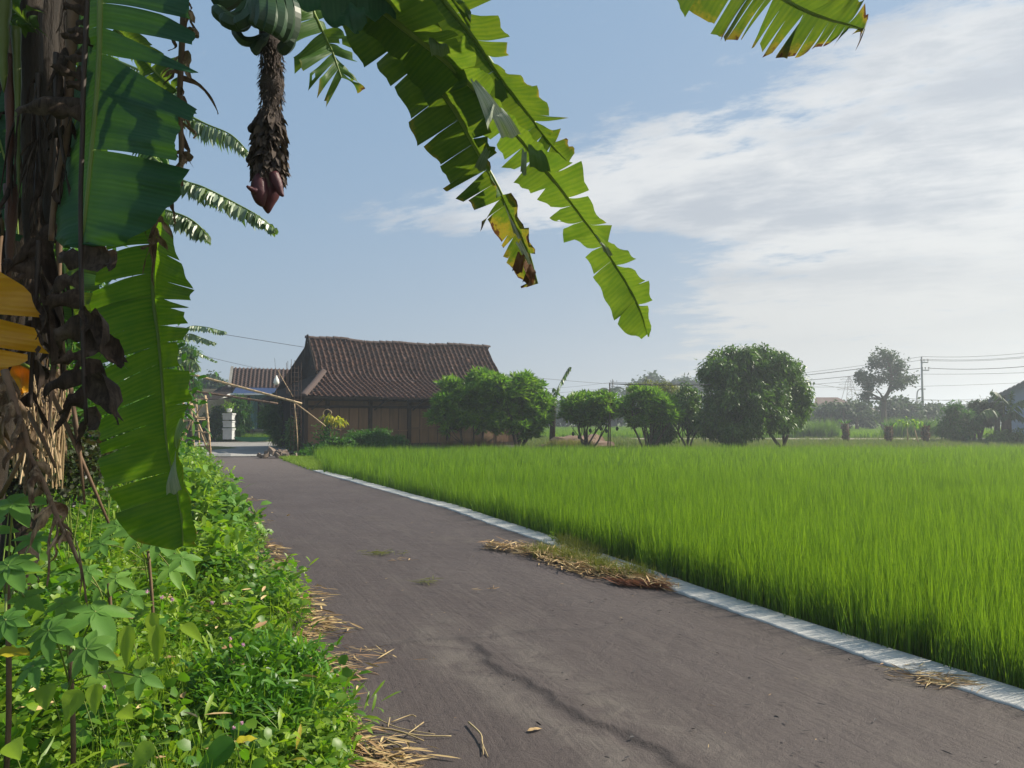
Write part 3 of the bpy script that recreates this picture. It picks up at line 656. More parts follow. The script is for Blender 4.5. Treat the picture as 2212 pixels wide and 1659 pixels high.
def dark_tree(name, label, base, blobs, nst, L=0.24, Wd=0.042, sp=0.36, per=34, m='mango', group=None, size=0.17, r0=0.09, cat='tree', tb=0, flat=None, droop=.7, lump=True):
    bl = [blobW(*b) for b in blobs]
    cr_ = crown_random(lumpy(bl) if lump else bl, sp * (1.3 if lump else 1), per, size * .75, L, Wd, droop, tintb=tb, flat=flat)
    return shrub_tree(name, label, cat, base, bl, nst, cr_, M[m], group, r0)
gb = lambda px, Yd: Vector((W(px, 900, Yd).x, Yd, 0))
dark_tree('mango_tree', 'tallest dense dark green tree at the edge of the rice', gb(1590, 35.5),
    [(1560, 800, 35.5, 52, 55), (1606, 785, 35.8, 48, 46), (1640, 815, 36, 40, 55), (1560, 880, 35.2, 55, 60), (1610, 890, 35.5, 60, 62), (1640, 860, 35, 45, 50), (1590, 930, 35.2, 60, 22), (1655, 850, 35.8, 40, 50), (1665, 905, 35.6, 45, 35), (1645, 790, 36, 34, 34), (1662, 800, 35.8, 42, 42), (1668, 850, 35.4, 40, 50)], 6, sp=0.36, per=30)
dark_tree('mango_tree', 'rounded green tree joined to the right side of the tallest dark tree', gb(1690, 36.5),
    [(1682, 812, 36.3, 46, 42), (1716, 850, 36.6, 36, 50), (1660, 880, 36, 40, 55), (1700, 895, 36.4, 48, 40), (1670, 850, 36.8, 35, 50)], 3, sp=0.36, per=30, tb=0.12)
dark_tree('shaded_tree', 'dark bushy tree between the small fruit trees and the tallest dark tree', gb(1485, 37),
    [(1480, 870, 37, 32, 40), (1500, 905, 37, 26, 35), (1455, 895, 37.5, 28, 32)], 5, sp=0.4, per=24, r0=0.06)
dark_tree('shaded_tree', 'low dark shrub under the second small fruit tree', gb(1430, 37.5),
    [(1425, 930, 37.5, 26, 26), (1445, 925, 37.8, 22, 22)], 3, sp=0.4, per=24, r0=0.05)
dark_tree('olive_tree', 'yellow green tree rising behind the small fruit trees', gb(1430, 44),
    [(1400, 850, 44, 42, 26), (1450, 856, 44, 44, 24), (1480, 870, 44, 26, 20), (1430, 845, 44.5, 28, 20)], 4, m='olive', sp=0.5, per=22, L=0.22, Wd=0.04)

# ---- tall tree with visible limbs, far right
t_ = thing('tall_tree', 'tall spreading tree with a bare forked trunk in front of the misty roofs', 'tree', gb(1909, 80))
mb = MB(); Y8 = 80
def w8(x, y, d=0): return W(x, y, Y8 + d)
trk = [gb(1909, 80) + Vector((0, 0, -.2)), w8(1909, 900), w8(1909, 880), w8(1911, 862), w8(1920, 845), w8(1926, 820), w8(1921, 790), w8(1916, 770)]
mb.tube(smoothpts(trk, 3), [0.32 - 0.22 * i / 21 for i in range(22)], 8)
for a, b in [((1910, 866), (1885, 858)), ((1910, 866), (1872, 845)), ((1910, 868), (1893, 840)), ((1922, 842), (1945, 825)), ((1922, 845), (1962, 815)), ((1924, 815), (1945, 790)), ((1925, 825), (1905, 800)), ((1922, 800), (1895, 785)), ((1905, 862), (1868, 860)), ((1930, 835), (1955, 838))]:
    limb(mb, w8(*a), w8(*b, rnd.uniform(-1.5, 1.5)), 0.15, 0.05, 0.1, 5)
mb.build('trunk', M['bark'], t_, True)
bl = [blobW(*b) for b in [(1903, 772, 80, 22, 14), (1922, 780, 80.5, 22, 16), (1890, 790, 80, 15, 11), (1948, 796, 80, 20, 16), (1958, 818, 80, 22, 10), (1895, 818, 80, 20, 11), (1872, 822, 80, 16, 8), (1862, 812, 79.5, 9, 5), (1925, 812, 80.6, 14, 10),
                            (1878, 838, 80, 12, 6), (1936, 830, 79.6, 10, 6), (1870, 856, 80, 7, 4)]]
P, D, L, Wd, T = crown_random(lumpy(bl, 4, .4), 1.25, 18, 0.26, 0.32, 0.10, 0.2)
cloud('crown', P, D, L, Wd, T, M['far_leaf'], t_)

# ---- far misty trees
def far_tree(name, label, px, Yd, blobs, m='far_leaf', L=0.5, Wd=0.16, sp=0.9, per=22, cat='tree', group='misty trees on the far side of the fields', size=0.45, r0=0.25):
    return dark_tree(name, label, gb(px, Yd), blobs, 3, L=L, Wd=Wd, sp=sp, per=per, m=m, group=group, size=size, r0=r0, cat=cat, droop=0.2)
far_tree('spreading_tree', 'wide flat topped tree right of the tall forked tree', 1940, 90, [(1935, 885, 90, 34, 20), (1962, 888, 90, 28, 18), (1945, 905, 90, 42, 14)])
far_tree('dome_tree', 'rounded misty tree dome beyond the yellow green tree', 1405, 150, [(1405, 838, 150, 26, 20), (1395, 855, 150, 46, 20)], L=0.9, Wd=.3, sp=1.6, size=.9)
far_tree('dome_tree', 'misty tree seen between the dome tree and the tallest dark tree', 1475, 150, [(1478, 842, 150, 26, 18), (1500, 850, 150, 26, 18)], L=0.9, Wd=.3, sp=1.6, size=.9)
far_tree('misty_thicket', 'dark thicket under the rooftop beside the tall forked tree', 1800, 88, [(1788, 895, 88, 22, 22), (1820, 893, 88, 24, 24), (1850, 892, 88, 24, 24), (1870, 898, 88, 20, 20)], cat='bush')
far_tree('misty_thicket', 'misty thicket behind the concrete pole', 1985, 100, [(1995, 895, 100, 22, 16), (2015, 890, 100, 18, 14)], cat='bush')
far_tree('misty_thicket', 'faint far thicket between the concrete pole and the blue house', 2080, 190, [(2060, 893, 190, 40, 10), (2110, 893, 190, 40, 12), (2150, 893, 190, 40, 12)], L=1, Wd=.4, sp=2, size=1, cat='bush')
far_tree('misty_thicket', 'far thicket behind the house gap left of the yellow green tree', 1215, 110, [(1195, 893, 110, 30, 14), (1250, 893, 110, 30, 12), (1330, 895, 110, 40, 10)], L=.8, Wd=.3, sp=1.2, size=.6, cat='bush')
far_tree('misty_thicket', 'far low thicket on the horizon behind the dark trees', 1700, 130, [(1650, 893, 130, 60, 14), (1740, 893, 130, 60, 14)], L=.8, Wd=.3, sp=1.5, size=.7, cat='bush')
def coconut(px, py, Yd, label, h=1.0, n=12, L=2.6):
    top = W(px, py, Yd); t_ = thing('coconut_palm', label, 'palm', (top.x, Yd, 0), 0, 'coconut palms on the horizon')
    MB().tube([(top.x, Yd, -.2), (top.x + .15, Yd, top.z * .5), tuple(top)], [.2, .15, .12], 7).build('trunk', M['bark'], t_, True)
    for k in range(n):
        a = 6.28 * k / n + rnd.uniform(-.2, .2); e = rnd.uniform(0.1, 1.2); pts = []
        for i in range(9):
            f = i / 8; pts.append(top + Vector((math.cos(a) * L * f * math.cos(e * .6), math.sin(a) * L * f * math.cos(e * .6), L * (math.sin(e) * f - 0.75 * f * f))))
        P_, D_ = [], []
        for i in range(1, 9):
            for s in (-1, 1):
                for q in (0, .33, .66):
                    b = pts[i - 1].lerp(pts[i], q); d = (pts[i] - pts[i - 1]).normalized(); sd_ = d.cross(Vector((0, 0, 1))).normalized() * s
                    P_.append(b); D_.append(d * .5 + sd_ + Vector((0, 0, -.5)))
        V, Fc, T = leaves_np(np.array(P_), np.array(D_), 0.6, 0.05, np.full(len(P_), rnd.random()), droop=.3)
        link('frond', npmesh('frond', V, Fc, {'tint': T}), M['far_leaf'], t_)
coconut(1318, 845, 110, 'upright misty palm beyond the small fruit tree')
coconut(1292, 850, 118, 'spreading misty palm left of the upright palm')
# dry pale grass and the earth heap behind the fruit trees
t_pts = []
for i in range(420):
    f = rng.uniform(); t_pts.append((W(1190 + 85 * f, 900, 34.6).x, 34.3 + rng.uniform(0, 1.2), 0.0))
tp = np.array(t_pts); n = len(tp); M['drygrass'] = leafmat('dry grass', (0.26, 0.22, 0.09), (0.16, 0.19, 0.05), 0.3, 0.7)
scatter('dry_grass', tp, [blades_mesh('dry_grass_tuft', 24, 0.6, 0.008, 0.12, 0.4, 150 + i, segs=3) for i in range(3)], rng.integers(0, 3, n), np.stack([np.zeros(n), np.zeros(n), rng.uniform(0, 6.28, n)], 1), np.stack([rng.uniform(.7, 1.2, n)] * 3, 1), M['drygrass'], 'pale dry grass between the house corner and the small fruit tree', 'grass')
tp = np.array([(W(rng.choice([985, 1045]) + rng.normal(0, 14), 900, 33.3).x, 33.2 + rng.uniform(0, .5), 0) for i in range(160)]); n = len(tp)
scatter('reddish_grass', tp, [blades_mesh('reddish_grass_tuft', 24, 0.75, 0.007, 0.1, 0.5, 160 + i, segs=3) for i in range(2)], rng.integers(0, 2, n), np.stack([np.zeros(n), np.zeros(n), rng.uniform(0, 6.28, n)], 1), np.stack([rng.uniform(.7, 1.2, n)] * 3, 1), leafmat('reddish grass', (0.22, 0.09, 0.05), (0.2, 0.16, 0.06), 0.3, 0.7), 'reddish dry grass at the foot of the wooden wall', 'grass')
def heap(name, label, cat, c, r, m, group=None, seed=1):
    V = []; nu_, nv_ = 22, 9
    for j in range(nv_):
        for i in range(nu_):
            a = 6.283 * i / nu_; f = j / (nv_ - 1); rr = (1 - f) ** .8
            q = Vector((math.cos(a) * rr, math.sin(a) * rr, math.sin(f * 1.57))); q *= 1 + .35 * mnoise.noise(q * 2.6 + Vector((seed, 0, 0)))
            V.append((c[0] + q.x * r[0], c[1] + q.y * r[1], c[2] - .05 + q.z * r[2]))
    fs = [(j * nu_ + i, j * nu_ + (i + 1) % nu_, (j + 1) * nu_ + (i + 1) % nu_, (j + 1) * nu_ + i) for j in range(nv_ - 1) for i in range(nu_)]
    me = bpy.data.meshes.new(name); me.from_pydata(V, [], fs); me.update()
    return tag(link(name, me, m, None, False), label, cat, group)
hp = heap('straw_heap', 'brown straw and earth heap behind the trees right of the house', 'heap', (W(1250, 900, 36.5).x, 36.5, 0), (2.3, 1.3, 0.75), surf('rotted straw', (0.22, 0.15, 0.11), (0.12, 0.08, 0.06), 3, .95, .8, 20, attr=True))
tag(MB().tube([W(1313, 968, 33.2), W(1315, 915, 33.2), W(1319, 872, 33.25)], [.03, .027, .022], 7).build('bamboo_stake', M['bark'], None, True), 'thin upright stake between the two small fruit trees', 'stake')
# ---------------------------------------------------------------- the tiled wooden house
HO = Vector((-9.4, 34.0, 0)); HA = Vector((0.896, 0.445, 0)).normalized(); HN = Vector((-HA.y, HA.x, 0))
def H(u, w_, z): return HO + HA * u + HN * w_ + Vector((0, 0, z))
house = thing('wooden_house', 'old wooden house with a sagging dark clay tile roof across the rice', 'house', HO)
def quad(name, pts, m, parent, thick=0.04):
    mb = MB(); p = [Vector(q) for q in pts]; nn = (p[1] - p[0]).cross(p[-1] - p[0]).normalized() * thick; k = len(p)
    mb.add([tuple(q) for q in p] + [tuple(q - nn) for q in p], [tuple(range(k)), tuple(range(k, 2 * k))[::-1]] + [(i, k + i, k + (i + 1) % k, (i + 1) % k) for i in range(k)])
    return mb.build(name, m, parent)

# roof section: points along the slope (w, z), ridge first
RIDGE_W, RIDGE_Z, BRK_W, BRK_Z, EAVE_W, EAVE_Z = 4.0, 5.72, 2.15, 3.80, -0.95, 2.58
sec = [Vector((RIDGE_W, RIDGE_Z, 0)), Vector((3.05, 4.62, 0)), Vector((BRK_W, BRK_Z - 0.08, 0)), Vector((0.7, 3.10, 0)), Vector((EAVE_W, EAVE_Z, 0))]
dense = [cr(sec, i / 20) for i in range(81)]; cum = [0]
for i in range(80): cum.append(cum[-1] + (dense[i + 1] - dense[i]).length)
SL = cum[-1]
def at_s(s):
    i = max(0, min(79, int(np.searchsorted(cum, s) - 1))); f = (s - cum[i]) / max(1e-6, cum[i + 1] - cum[i]); p = dense[i].lerp(dense[i + 1], f); d = (dense[i + 1] - dense[i]).normalized(); return p, d
s_brk = cum[40]
def sag(u): return -0.10 * math.sin(math.pi * (u - 1) / 10) - 0.03 * math.sin(u * 1.9)
def u_left(s):   # left limit of the front slope
    if s < s_brk - 0.25: return 0.98 - 0.05 * s
    f = (s - (s_brk - 0.25)) / (SL - s_brk + 0.25); return 1.35 - 1.6 * f
U_R = lambda s: 10.85 + 0.06 * s
# tile profile
def tile_mesh(name, wd=0.275, ln=0.34, r=0.058, seg=8):
    V = []; 
    for (y, lift) in ((0, 0.0), (-ln, 0.028)):
        for i in range(seg + 1):
            x = -wd / 2 + wd * i / seg; f = i / seg
            z = r * (math.cos((f - 0.82) * math.pi / 0.2) * 0.5 + 0.5) * 1.5 if 0.62 < f else -0.022 * math.sin(math.pi * f / 0.62)
            V.append((x, y, z + lift))
    k = seg + 1
    for i in range(seg + 1): V.append((V[k + i][0], V[k + i][1], V[k + i][2] - 0.022))
    fs = [(i, k + i, k + i + 1, i + 1) for i in range(seg)] + [(k + i, 2 * k + i, 2 * k + i + 1, k + i + 1) for i in range(seg)]
    return V, fs
TV, TF = tile_mesh('tile'); TVn = np.array(TV); TFn = np.array(TF)
tile_me = npmesh('tile', TVn, [TFn], {'tint': np.full(len(TVn), 0.0)}); tile_me.materials.append(M['tile'])
mats = []
ns = int(SL / 0.285)
for j in range(ns):
    s = SL - 0.02 - (ns - 1 - j) * 0.285 - 0.30
    p, d = at_s(max(0.0, s)); ul = u_left(s + .2)
    cols = int((10.9 - ul) / 0.262)
    for i in range(cols + 1):
        u = U_R(s) - 0.13 - i * 0.262
        if u < ul: break
        uj = u + rnd.gauss(0, 0.008) + 0.03 * math.sin(s * 1.6 + u * 0.3) + 0.02 * mnoise.noise(Vector((u * .8, s * .8, 0)))
        o = H(uj, p.x, p.y + sag(u) + 0.03 + rnd.gauss(0, 0.004) + 0.035 * mnoise.noise(Vector((u * .9, s * 1.1, 5))))
        if rnd.random() < .03: o += Vector((0, 0, rnd.uniform(.01, .035))) - HN * rnd.uniform(0, .08)
        tdir = (HN * d.x + Vector((0, 0, d.y))).normalized(); 
        xa = (HA + Vector((0, 0, rnd.gauss(0, 0.02)))).normalized(); ya = -tdir + xa * rnd.gauss(0, 0.03); za = xa.cross(ya).normalized(); ya = za.cross(xa)
        mats.append(Matrix(((xa.x, ya.x, za.x, o.x), (xa.y, ya.y, za.y, o.y), (xa.z, ya.z, za.z, o.z), (0, 0, 0, 1))))
print('tiles', len(mats))
# roof deck under the tiles
V = []; 
for q in range(0, 81, 4):
    p = dense[q]; s = cum[q]
    for k in range(12):
        u = u_left(s) + (U_R(s) - u_left(s)) * k / 11; V.append(tuple(H(u, p.x, p.y + sag(u) - 0.035)))
roof = link('roof', npmesh('roof', V, [gridfaces(12, 21)]), M['dark_wood'], house)
def place(me, name, mtx, parent):
    o = bpy.data.objects.new(name, me); C.objects.link(o); o.parent = parent; o.matrix_parent_inverse = Matrix.Identity(4)
    o.matrix_local = Matrix.Translation(-HO) @ mtx; return o
order = sorted(range(len(mats)), key=lambda i: (mats[i].translation - Vector((0, 0, 1.5))).length)
big = set(order[:300])
roof_inv = Matrix.Identity(4)
Vs, Ts = [], []
for i, mt in enumerate(mats):
    if i in big:
        o = bpy.data.objects.new('tile', tile_me); C.objects.link(o); o.parent = roof; o.matrix_world = mt; o.matrix_parent_inverse = Matrix.Translation(-HO) @ Matrix.Translation(HO); o.matrix_basis = mt
    else:
        a = np.array(mt); Vs.append(TVn @ a[:3, :3].T + a[:3, 3]); Ts.append(np.full(len(TVn), rnd.random()))
def stuff_tiles(name, Vs, Ts, parent, m, V0=TVn, F0=TFn):
    n = len(Vs); Fa = np.concatenate([F0 + i * len(V0) for i in range(n)])
    return tag(link(name, npmesh(name, np.concatenate(Vs), [Fa], {'tint': np.concatenate(Ts)}), m, parent), kind='stuff')
st = stuff_tiles('roof_tiles', Vs, Ts, roof, M['tile']); st.matrix_parent_inverse = Matrix.Identity(4); 
# ridge caps
def cap_mesh(L=0.46, r=0.16):
    V = []; 
    for y in (-L / 2, L / 2):
        for i in range(7):
            a = math.pi * i / 6; rr = r * (1.08 if y < 0 else 0.95); V.append((rr * math.cos(a), y, rr * 0.75 * math.sin(a) + (0.02 if y < 0 else 0)))
    fs = [(i, i + 1, 8 + i, 7 + i) for i in range(6)] + [tuple(range(7))[::-1], tuple(range(7, 14))]
    me = bpy.data.meshes.new('ridge_tile'); me.from_pydata(V, [], fs); me.update(); me.materials.append(M['tile_ridge']); return me
cap_me = cap_mesh()
def caps(p, q, parent, up=Vector((0, 0, 1)), step=0.36, sagf=None, lift=0.0, name='ridge_tile'):
    p, q = Vector(p), Vector(q); n = int((q - p).length / step); d = (q - p).normalized()
    for i in range(n + 1):
        o = p.lerp(q, (i + .5) / (n + 1)); 
        if sagf: o.z += sagf(i, n)
        y = (d + Vector((0, 0, rnd.gauss(0, .035)))).normalized(); x = y.cross(up).normalized(); z = x.cross(y)
        mt = Matrix(((x.x, y.x, z.x, o.x), (x.y, y.y, z.y, o.y), (x.z, y.z, z.z, o.z + lift), (0, 0, 0, 1)))
        ob = bpy.data.objects.new(name, cap_me); C.objects.link(ob); ob.parent = parent; ob.matrix_basis = mt
caps(H(0.75, RIDGE_W, RIDGE_Z - .03), H(11.0, RIDGE_W, RIDGE_Z - .03), roof, sagf=lambda i, n: sag(1 + 10 * i / n) + rnd.gauss(0, .012))
hip = [H(1.2, BRK_W - .05, BRK_Z + .02), H(0.45, .6, 3.16), H(-0.28, EAVE_W, EAVE_Z + .02)]
caps(hip[0], hip[1], roof); caps(hip[1], hip[2], roof)
# back slope, gable ends, left skirt
quad('roof_back', [H(0.95, RIDGE_W, RIDGE_Z - .05), H(11, RIDGE_W, RIDGE_Z - .05), H(11, 9, 2.6), H(-.3, 9, 2.6)], M['dark_wood'], house, .06)
quad('gable', [H(1.12, BRK_W, BRK_Z - .1), H(1.12, RIDGE_W, RIDGE_Z - .12), H(1.12, 5.9, BRK_Z - .1)], M['dark_wood'], house, .05)
quad('gable', [H(10.8, BRK_W - 2.5, 2.7), H(10.8, BRK_W, BRK_Z - .1), H(10.8, RIDGE_W, RIDGE_Z - .12), H(10.8, 5.9, BRK_Z - .1), H(10.8, 8, 2.7)], M['dark_wood'], house, .05)
mb = MB(); mb.beam(H(.86, BRK_W - .05, BRK_Z - .02), H(.80, RIDGE_W, RIDGE_Z + .06), .05, .26); mb.build('barge_board', M['dark_wood'], house)
mb = MB(); mb.beam(H(.84, 5.95, BRK_Z - .02), H(.80, RIDGE_W + .02, RIDGE_Z + .06), .05, .26); mb.build('barge_board', M['dark_wood'], house)
quad('side_skirt', [H(1.15, BRK_W, BRK_Z - .02), H(1.15, 6, BRK_Z - .02), H(-1.0, 9, 2.55), H(-1.0 + .7, EAVE_W, EAVE_Z)], M['dark_wood'], house, .05)
# walls: posts, rails, plank panels
LW = 10.9
posts = [0.0, 0.98, 3.0, 4.93, 6.95, 8.9, LW]
for i, u in enumerate(posts):
    mb = MB(); mb.box(H(u, 0.0, 1.32), (.08, .075, 1.32), Matrix((HA, HN, Vector((0, 0, 1)))).transposed()); mb.build('post', M['teak_dark'], house)
for (z, h_) in ((2.48, .09), (2.12, .05), (0.28, .09)):
    mb = MB(); mb.beam(H(-.1, -.03, z), H(LW + .1, -.03, z), .10, h_ * 2); mb.build('rail', M['teak_dark'], house)
Hb = Matrix((HA, HN, Vector((0, 0, 1)))).transposed()
mid_rail = {0: 1.08, 1: 1.05, 2: 1.0, 3: 1.1, 4: .9, 5: 1.0}
for b in range(6):
    u0, u1 = posts[b] + .09, posts[b + 1] - .09; n = {0: 1, 1: 4, 2: 4, 3: 4, 4: 3, 5: 3}[b]; wdt = (u1 - u0) / n
    zm = mid_rail[b]
    mb = MB(); mb.beam(H(u0, .0, zm), H(u1, .0, zm), .07, .07, rnd.random()); mb.build('rail', M['teak'], house)
    for k in range(n):
        for (z0, z1) in ((.38, zm - .04), (zm + .04, 2.06)):
            o_ = rnd.uniform(-.014, .014)
            mb = MB(); cu = u0 + wdt * (k + .5); hw = wdt / 2 - .012
            mb.box(H(cu, .035 + o_, (z0 + z1) / 2), (hw, .015, (z1 - z0) / 2), Hb, rnd.random())
            mb.box(H(cu - hw + .035, .012 + o_, (z0 + z1) / 2), (.035, .012, (z1 - z0) / 2), Hb, rnd.random() * .5)
            mb.build('panel', M['teak'], house)
    mb = MB(); mb.box(H((u0 + u1) / 2, .03, 2.28), ((u1 - u0) / 2, .02, .11), Hb, rnd.random()); mb.build('frieze_board', M['teak'], house)
mb = MB(); mb.box(H(LW / 2, .12, 1.2), (LW / 2 - .1, .01, 1.2), Hb); mb.build('inner_wall', M['dark_wood'], house)
mb = MB(); mb.box(H(LW / 2, -.02, .06), (LW / 2 + .25, .16, .13), Hb); mb.build('plinth', M['concrete_dark'], house)
for i in range(9):
    z0 = .25; mb = MB(); mb.box(H(.0, .5 + i * .9, 1.35), (.02, .43, 1.15), Hb, rnd.random()); mb.build('side_panel', M['dark_wood'], house)
mb = MB(); mb.box(H(LW, 4, 1.35), (.02, 3.9, 1.15), Hb); mb.build('side_wall', M['teak_dark'], house)
mb = MB(); mb.box(H(LW / 2, 7.8, 1.35), (LW / 2, .02, 1.3), Hb); mb.build('back_wall', M['dark_wood'], house)
for u in np.arange(.2, 10.9, .62):
    mb = MB(); mb.beam(H(u, EAVE_W + .05, EAVE_Z - .09 + sag(u)), H(u, .4, 2.9), .05, .07); mb.build('rafter', M['dark_wood'], house)
for u in (0.35, 3.3, 5.2):
    mb = MB(); mb.beam(H(u - .1, .0, 1.98), H(u + .35, EAVE_W + .3, 2.5), .05, .06); mb.build('eave_brace', M['teak_dark'], house)
mb = MB(); mb.beam(H(-.32, EAVE_W, EAVE_Z - .06), H(11, EAVE_W, EAVE_Z - .08), .03, .10); mb.build('eave_board', M['dark_wood'], house)
tag(quad('leaning_board', [W(1045, 968, 34.2), W(1065, 969, 34.25), W(1066, 925, 34.9), W(1046, 926, 34.85)], M['teak_light'], None, .03), 'pale wooden board leaning on the house wall behind the bright green trees', 'board')

# ---------------------------------------------------------------- neighbour's house with the blue awning
nb = thing('neighbour_house', 'low tiled house with turquoise wall and blue awning across the street', 'house', (W(560, 900, 56).x, 56, 0))
NY = 55.0
def N_(px, py, Yd=NY): return W(px, py, Yd)
a0 = N_(497, 838); a1 = N_(700, 840); r0_ = N_(503, 795, 58); r1_ = N_(700, 800, 58)
def tile_slope(ridge0, ridge1, eave0, eave1, su=.3, sv=.34, name='roof_tiles', parent=None, m='tile', skip=None):
    Vs, Ts = [], []; ridge0, ridge1, eave0, eave1 = map(Vector, (ridge0, ridge1, eave0, eave1))
    nu_ = int((eave1 - eave0).length / su); nv_ = int((eave0 - ridge0).length / sv)
    for j in range(nv_):
        for i in range(nu_):
            f = (i + .5) / nu_; g_ = j / nv_
            a = ridge0.lerp(ridge1, f); b = eave0.lerp(eave1, f); o = a.lerp(b, g_); ya = -(b - a).normalized(); xa = (eave1 - eave0).normalized(); za = xa.cross(ya).normalized(); ya = za.cross(xa)
            Mx = np.array(Matrix((xa, ya, za)).transposed()); Vs.append((TVn * (1.1, 1.05, 1.3)) @ Mx.T + np.array(o + za * rnd.uniform(0, .02))); Ts.append(np.full(len(TVn), rnd.random()))
    return stuff_tiles(name, Vs, Ts, parent, M[m])
M['tile2'] = surf('roof tile neighbour', (0.055, 0.035, 0.03), (0.09, 0.052, 0.04), 2.0, 0.8, 0.3, 20, attr=.35)
tile_slope(r0_, r1_, a0, a1, parent=nb, m='tile2')
quad('roof', [r0_ - Vector((0, 0, .1)), r1_ - Vector((0, 0, .1)), a1 - Vector((0, 0, .1)), a0 - Vector((0, 0, .1))], M['dark_wood'], nb, .05)
bk = Vector((0, 3, -1.9)); quad('roof_back', [r0_, r1_, r1_ + bk, r0_ + bk], M['dark_wood'], nb, .05)
quad('gable', [a0 + Vector((.1, .3, 0)), r0_ + Vector((.1, 0, -.05)), r0_ + bk + Vector((.1, 0, 0))], M['concrete_dark'], nb, .1)
mb = MB(); mb.beam(a0 + Vector((-.05, -.05, .06)), r0_ + Vector((-.05, 0, .1)), .2, .12); mb.build('barge_board', M['concrete_dark'], nb)
s0, s1 = N_(452, 858, 55.5), N_(500, 858, 55.5); t0_, t1_ = N_(490, 832, 57), N_(503, 832, 57)
tile_slope(t0_, t1_, s0, s1, name='side_roof_tiles', parent=nb, m='tile2')
quad('side_roof', [N_(478, 836, 57.1), N_(503, 836, 57.1), N_(503, 861, 55.5), N_(440, 861, 55.5)], M['dark_wood'], nb, .05)
NYw = 57
def nbox(name, x0, x1, y0, y1, Yd, m, th=.1):
    p, q = W(x0, y1, Yd), W(x1, y0, Yd); mb = MB(); mb.box(((p.x + q.x) / 2, Yd, (p.z + q.z) / 2), (abs(q.x - p.x) / 2, th, abs(q.z - p.z) / 2)); return mb.build(name, m, nb)
nbox('wall', 425, 548, 840, 962, NYw + .3, M['cream']); nbox('wall', 548, 700, 838, 962, NYw + .35, M['turquoise'])
nbox('pillar', 542, 549, 856, 926, NYw - .4, M['turquoise'], .15); nbox('pillar', 533, 540, 856, 960, NYw + .1, M['dark_wood'], .05)
nbox('window', 556, 590, 862, 926, NYw + .2, M['glass'], .03); nbox('window_frame', 552, 556, 860, 930, NYw + .1, M['turquoise'], .05); nbox('window_frame', 570, 572, 860, 928, NYw + .1, M['dark_wood'], .04)
nbox('window_sill', 550, 596, 927, 930, NYw, M['concrete'], .12)
nbox('window', 500, 528, 866, 905, NYw + .15, M['glass'], .03)
nbox('parapet', 548, 620, 930, 960, NYw - .3, M['concrete_dark'])
awn = [N_(500, 852, 51.5), N_(640, 853, 51.5), N_(640, 838, 55.2), N_(510, 836, 55.2)]
quad('awning', awn, M['blue_tarp'], nb, .03)
mb = MB(); mb.beam(N_(498, 851, 51.4), N_(640, 852, 51.4), .08, .10); mb.build('awning_rail', M['white'], nb)
mb = MB(); mb.beam(N_(425, 870, 50), N_(512, 852, 52), .08, .10); mb.build('awning_rail', M['white'], nb)
mb = MB(); mb.beam(N_(420, 864, 50), N_(500, 851, 52), .05, .08); mb.build('awning_rail', M['white'], nb)
quad('canopy_sheet', [N_(395, 866, 46), N_(470, 862, 47), N_(500, 846, 54), N_(400, 846, 54)], M['dark_wood'], nb, .04)
for px in (505, 600, 636):
    p = W(px, 900, 51.6); mb = MB(); mb.box((p.x, 51.6, 1.6), (.05, .05, 1.6)); mb.build('awning_post', M['dark_wood'], nb)
tag(MB().box((W(430, 900, 58).x, 58.5, .7), (7, .12, .9)).build('garden_wall', M['concrete_dark'], None), 'low dark garden wall behind the bamboo scaffold', 'wall')

# stack of white boxes with a planted bucket
BY = 50.0
grp = 'white foam boxes stacked by the street'
zb = [950, 924, 908, 891.5]
for i, lb in enumerate(('white foam box at the bottom of the stack by the street', 'white foam box in the middle of the stack by the street', 'white foam box on top of the stack, under the bucket plant')):
    p, q = W(484 + (i == 1) * .6, zb[i], BY), W(505.5, zb[i + 1], BY); mb = MB(); h2 = abs(q.z - p.z) / 2
    c_ = ((p.x + q.x) / 2, BY, (p.z + q.z) / 2); mb.box(c_, (abs(q.x - p.x) / 2 - .02, .3, h2 - .035), None, rnd.random() * .5)
    mb.box((c_[0], c_[1], c_[2] + h2 - .09), (abs(q.x - p.x) / 2 + .015, .335, .05), None, .2)
    tag(mb.build('foam_box', M['white_box'], None), lb, 'box', grp)
pb = W(495, 891, BY); pt = thing('potted_plant', 'white bucket with a leafy plant standing on the foam boxes', 'plant', pb)
MB().tube([pb + Vector((0, 0, .01)), pb + Vector((0, 0, .14)), pb + Vector((0, 0, .27))], [.15, .18, .2], 12).build('bucket', M['white'], pt, True)
P = np.array(pb)[None, :] + np.array([0, 0, .4]) + rng.normal(size=(160, 3)) * (.22, .2, .16); cloud('foliage', P, rng.normal(size=(160, 3)) + (0, 0, .4), .2, .035, rng.uniform(0, .9, 160), M['weed_a'], pt)
# feathery shrub beside the boxes, bushes across the street
def simple_bush(name, label, px, by, Yd, blobs, m, L=.22, Wd=.02, sp=.3, per=26, size=.15, cat='bush', droop=.35, st=4, r0=.03, group=None, tb=0):
    base = W(px, by, Yd); base.z = 0.0
    return dark_tree(name, label, base, blobs, st, L=L, Wd=Wd, sp=sp, per=per, m=m, size=size, r0=r0, cat=cat, tb=tb, group=group, droop=droop)
simple_bush('feathery_shrub', 'tall feathery green shrub right of the white foam boxes', 520, 950, 51, [(522, 890, 51, 16, 22), (520, 915, 51, 18, 24), (515, 870, 51, 9, 12)], 'bush', .34, .022, .36, 34)
simple_bush('dark_bush', 'dark bush behind the bamboo scaffold, left of the foam boxes', 466, 950, 52, [(462, 900, 52, 20, 30), (470, 925, 52, 18, 22), (440, 930, 52, 18, 25)], 'mango', .26, .035, .4, 26)
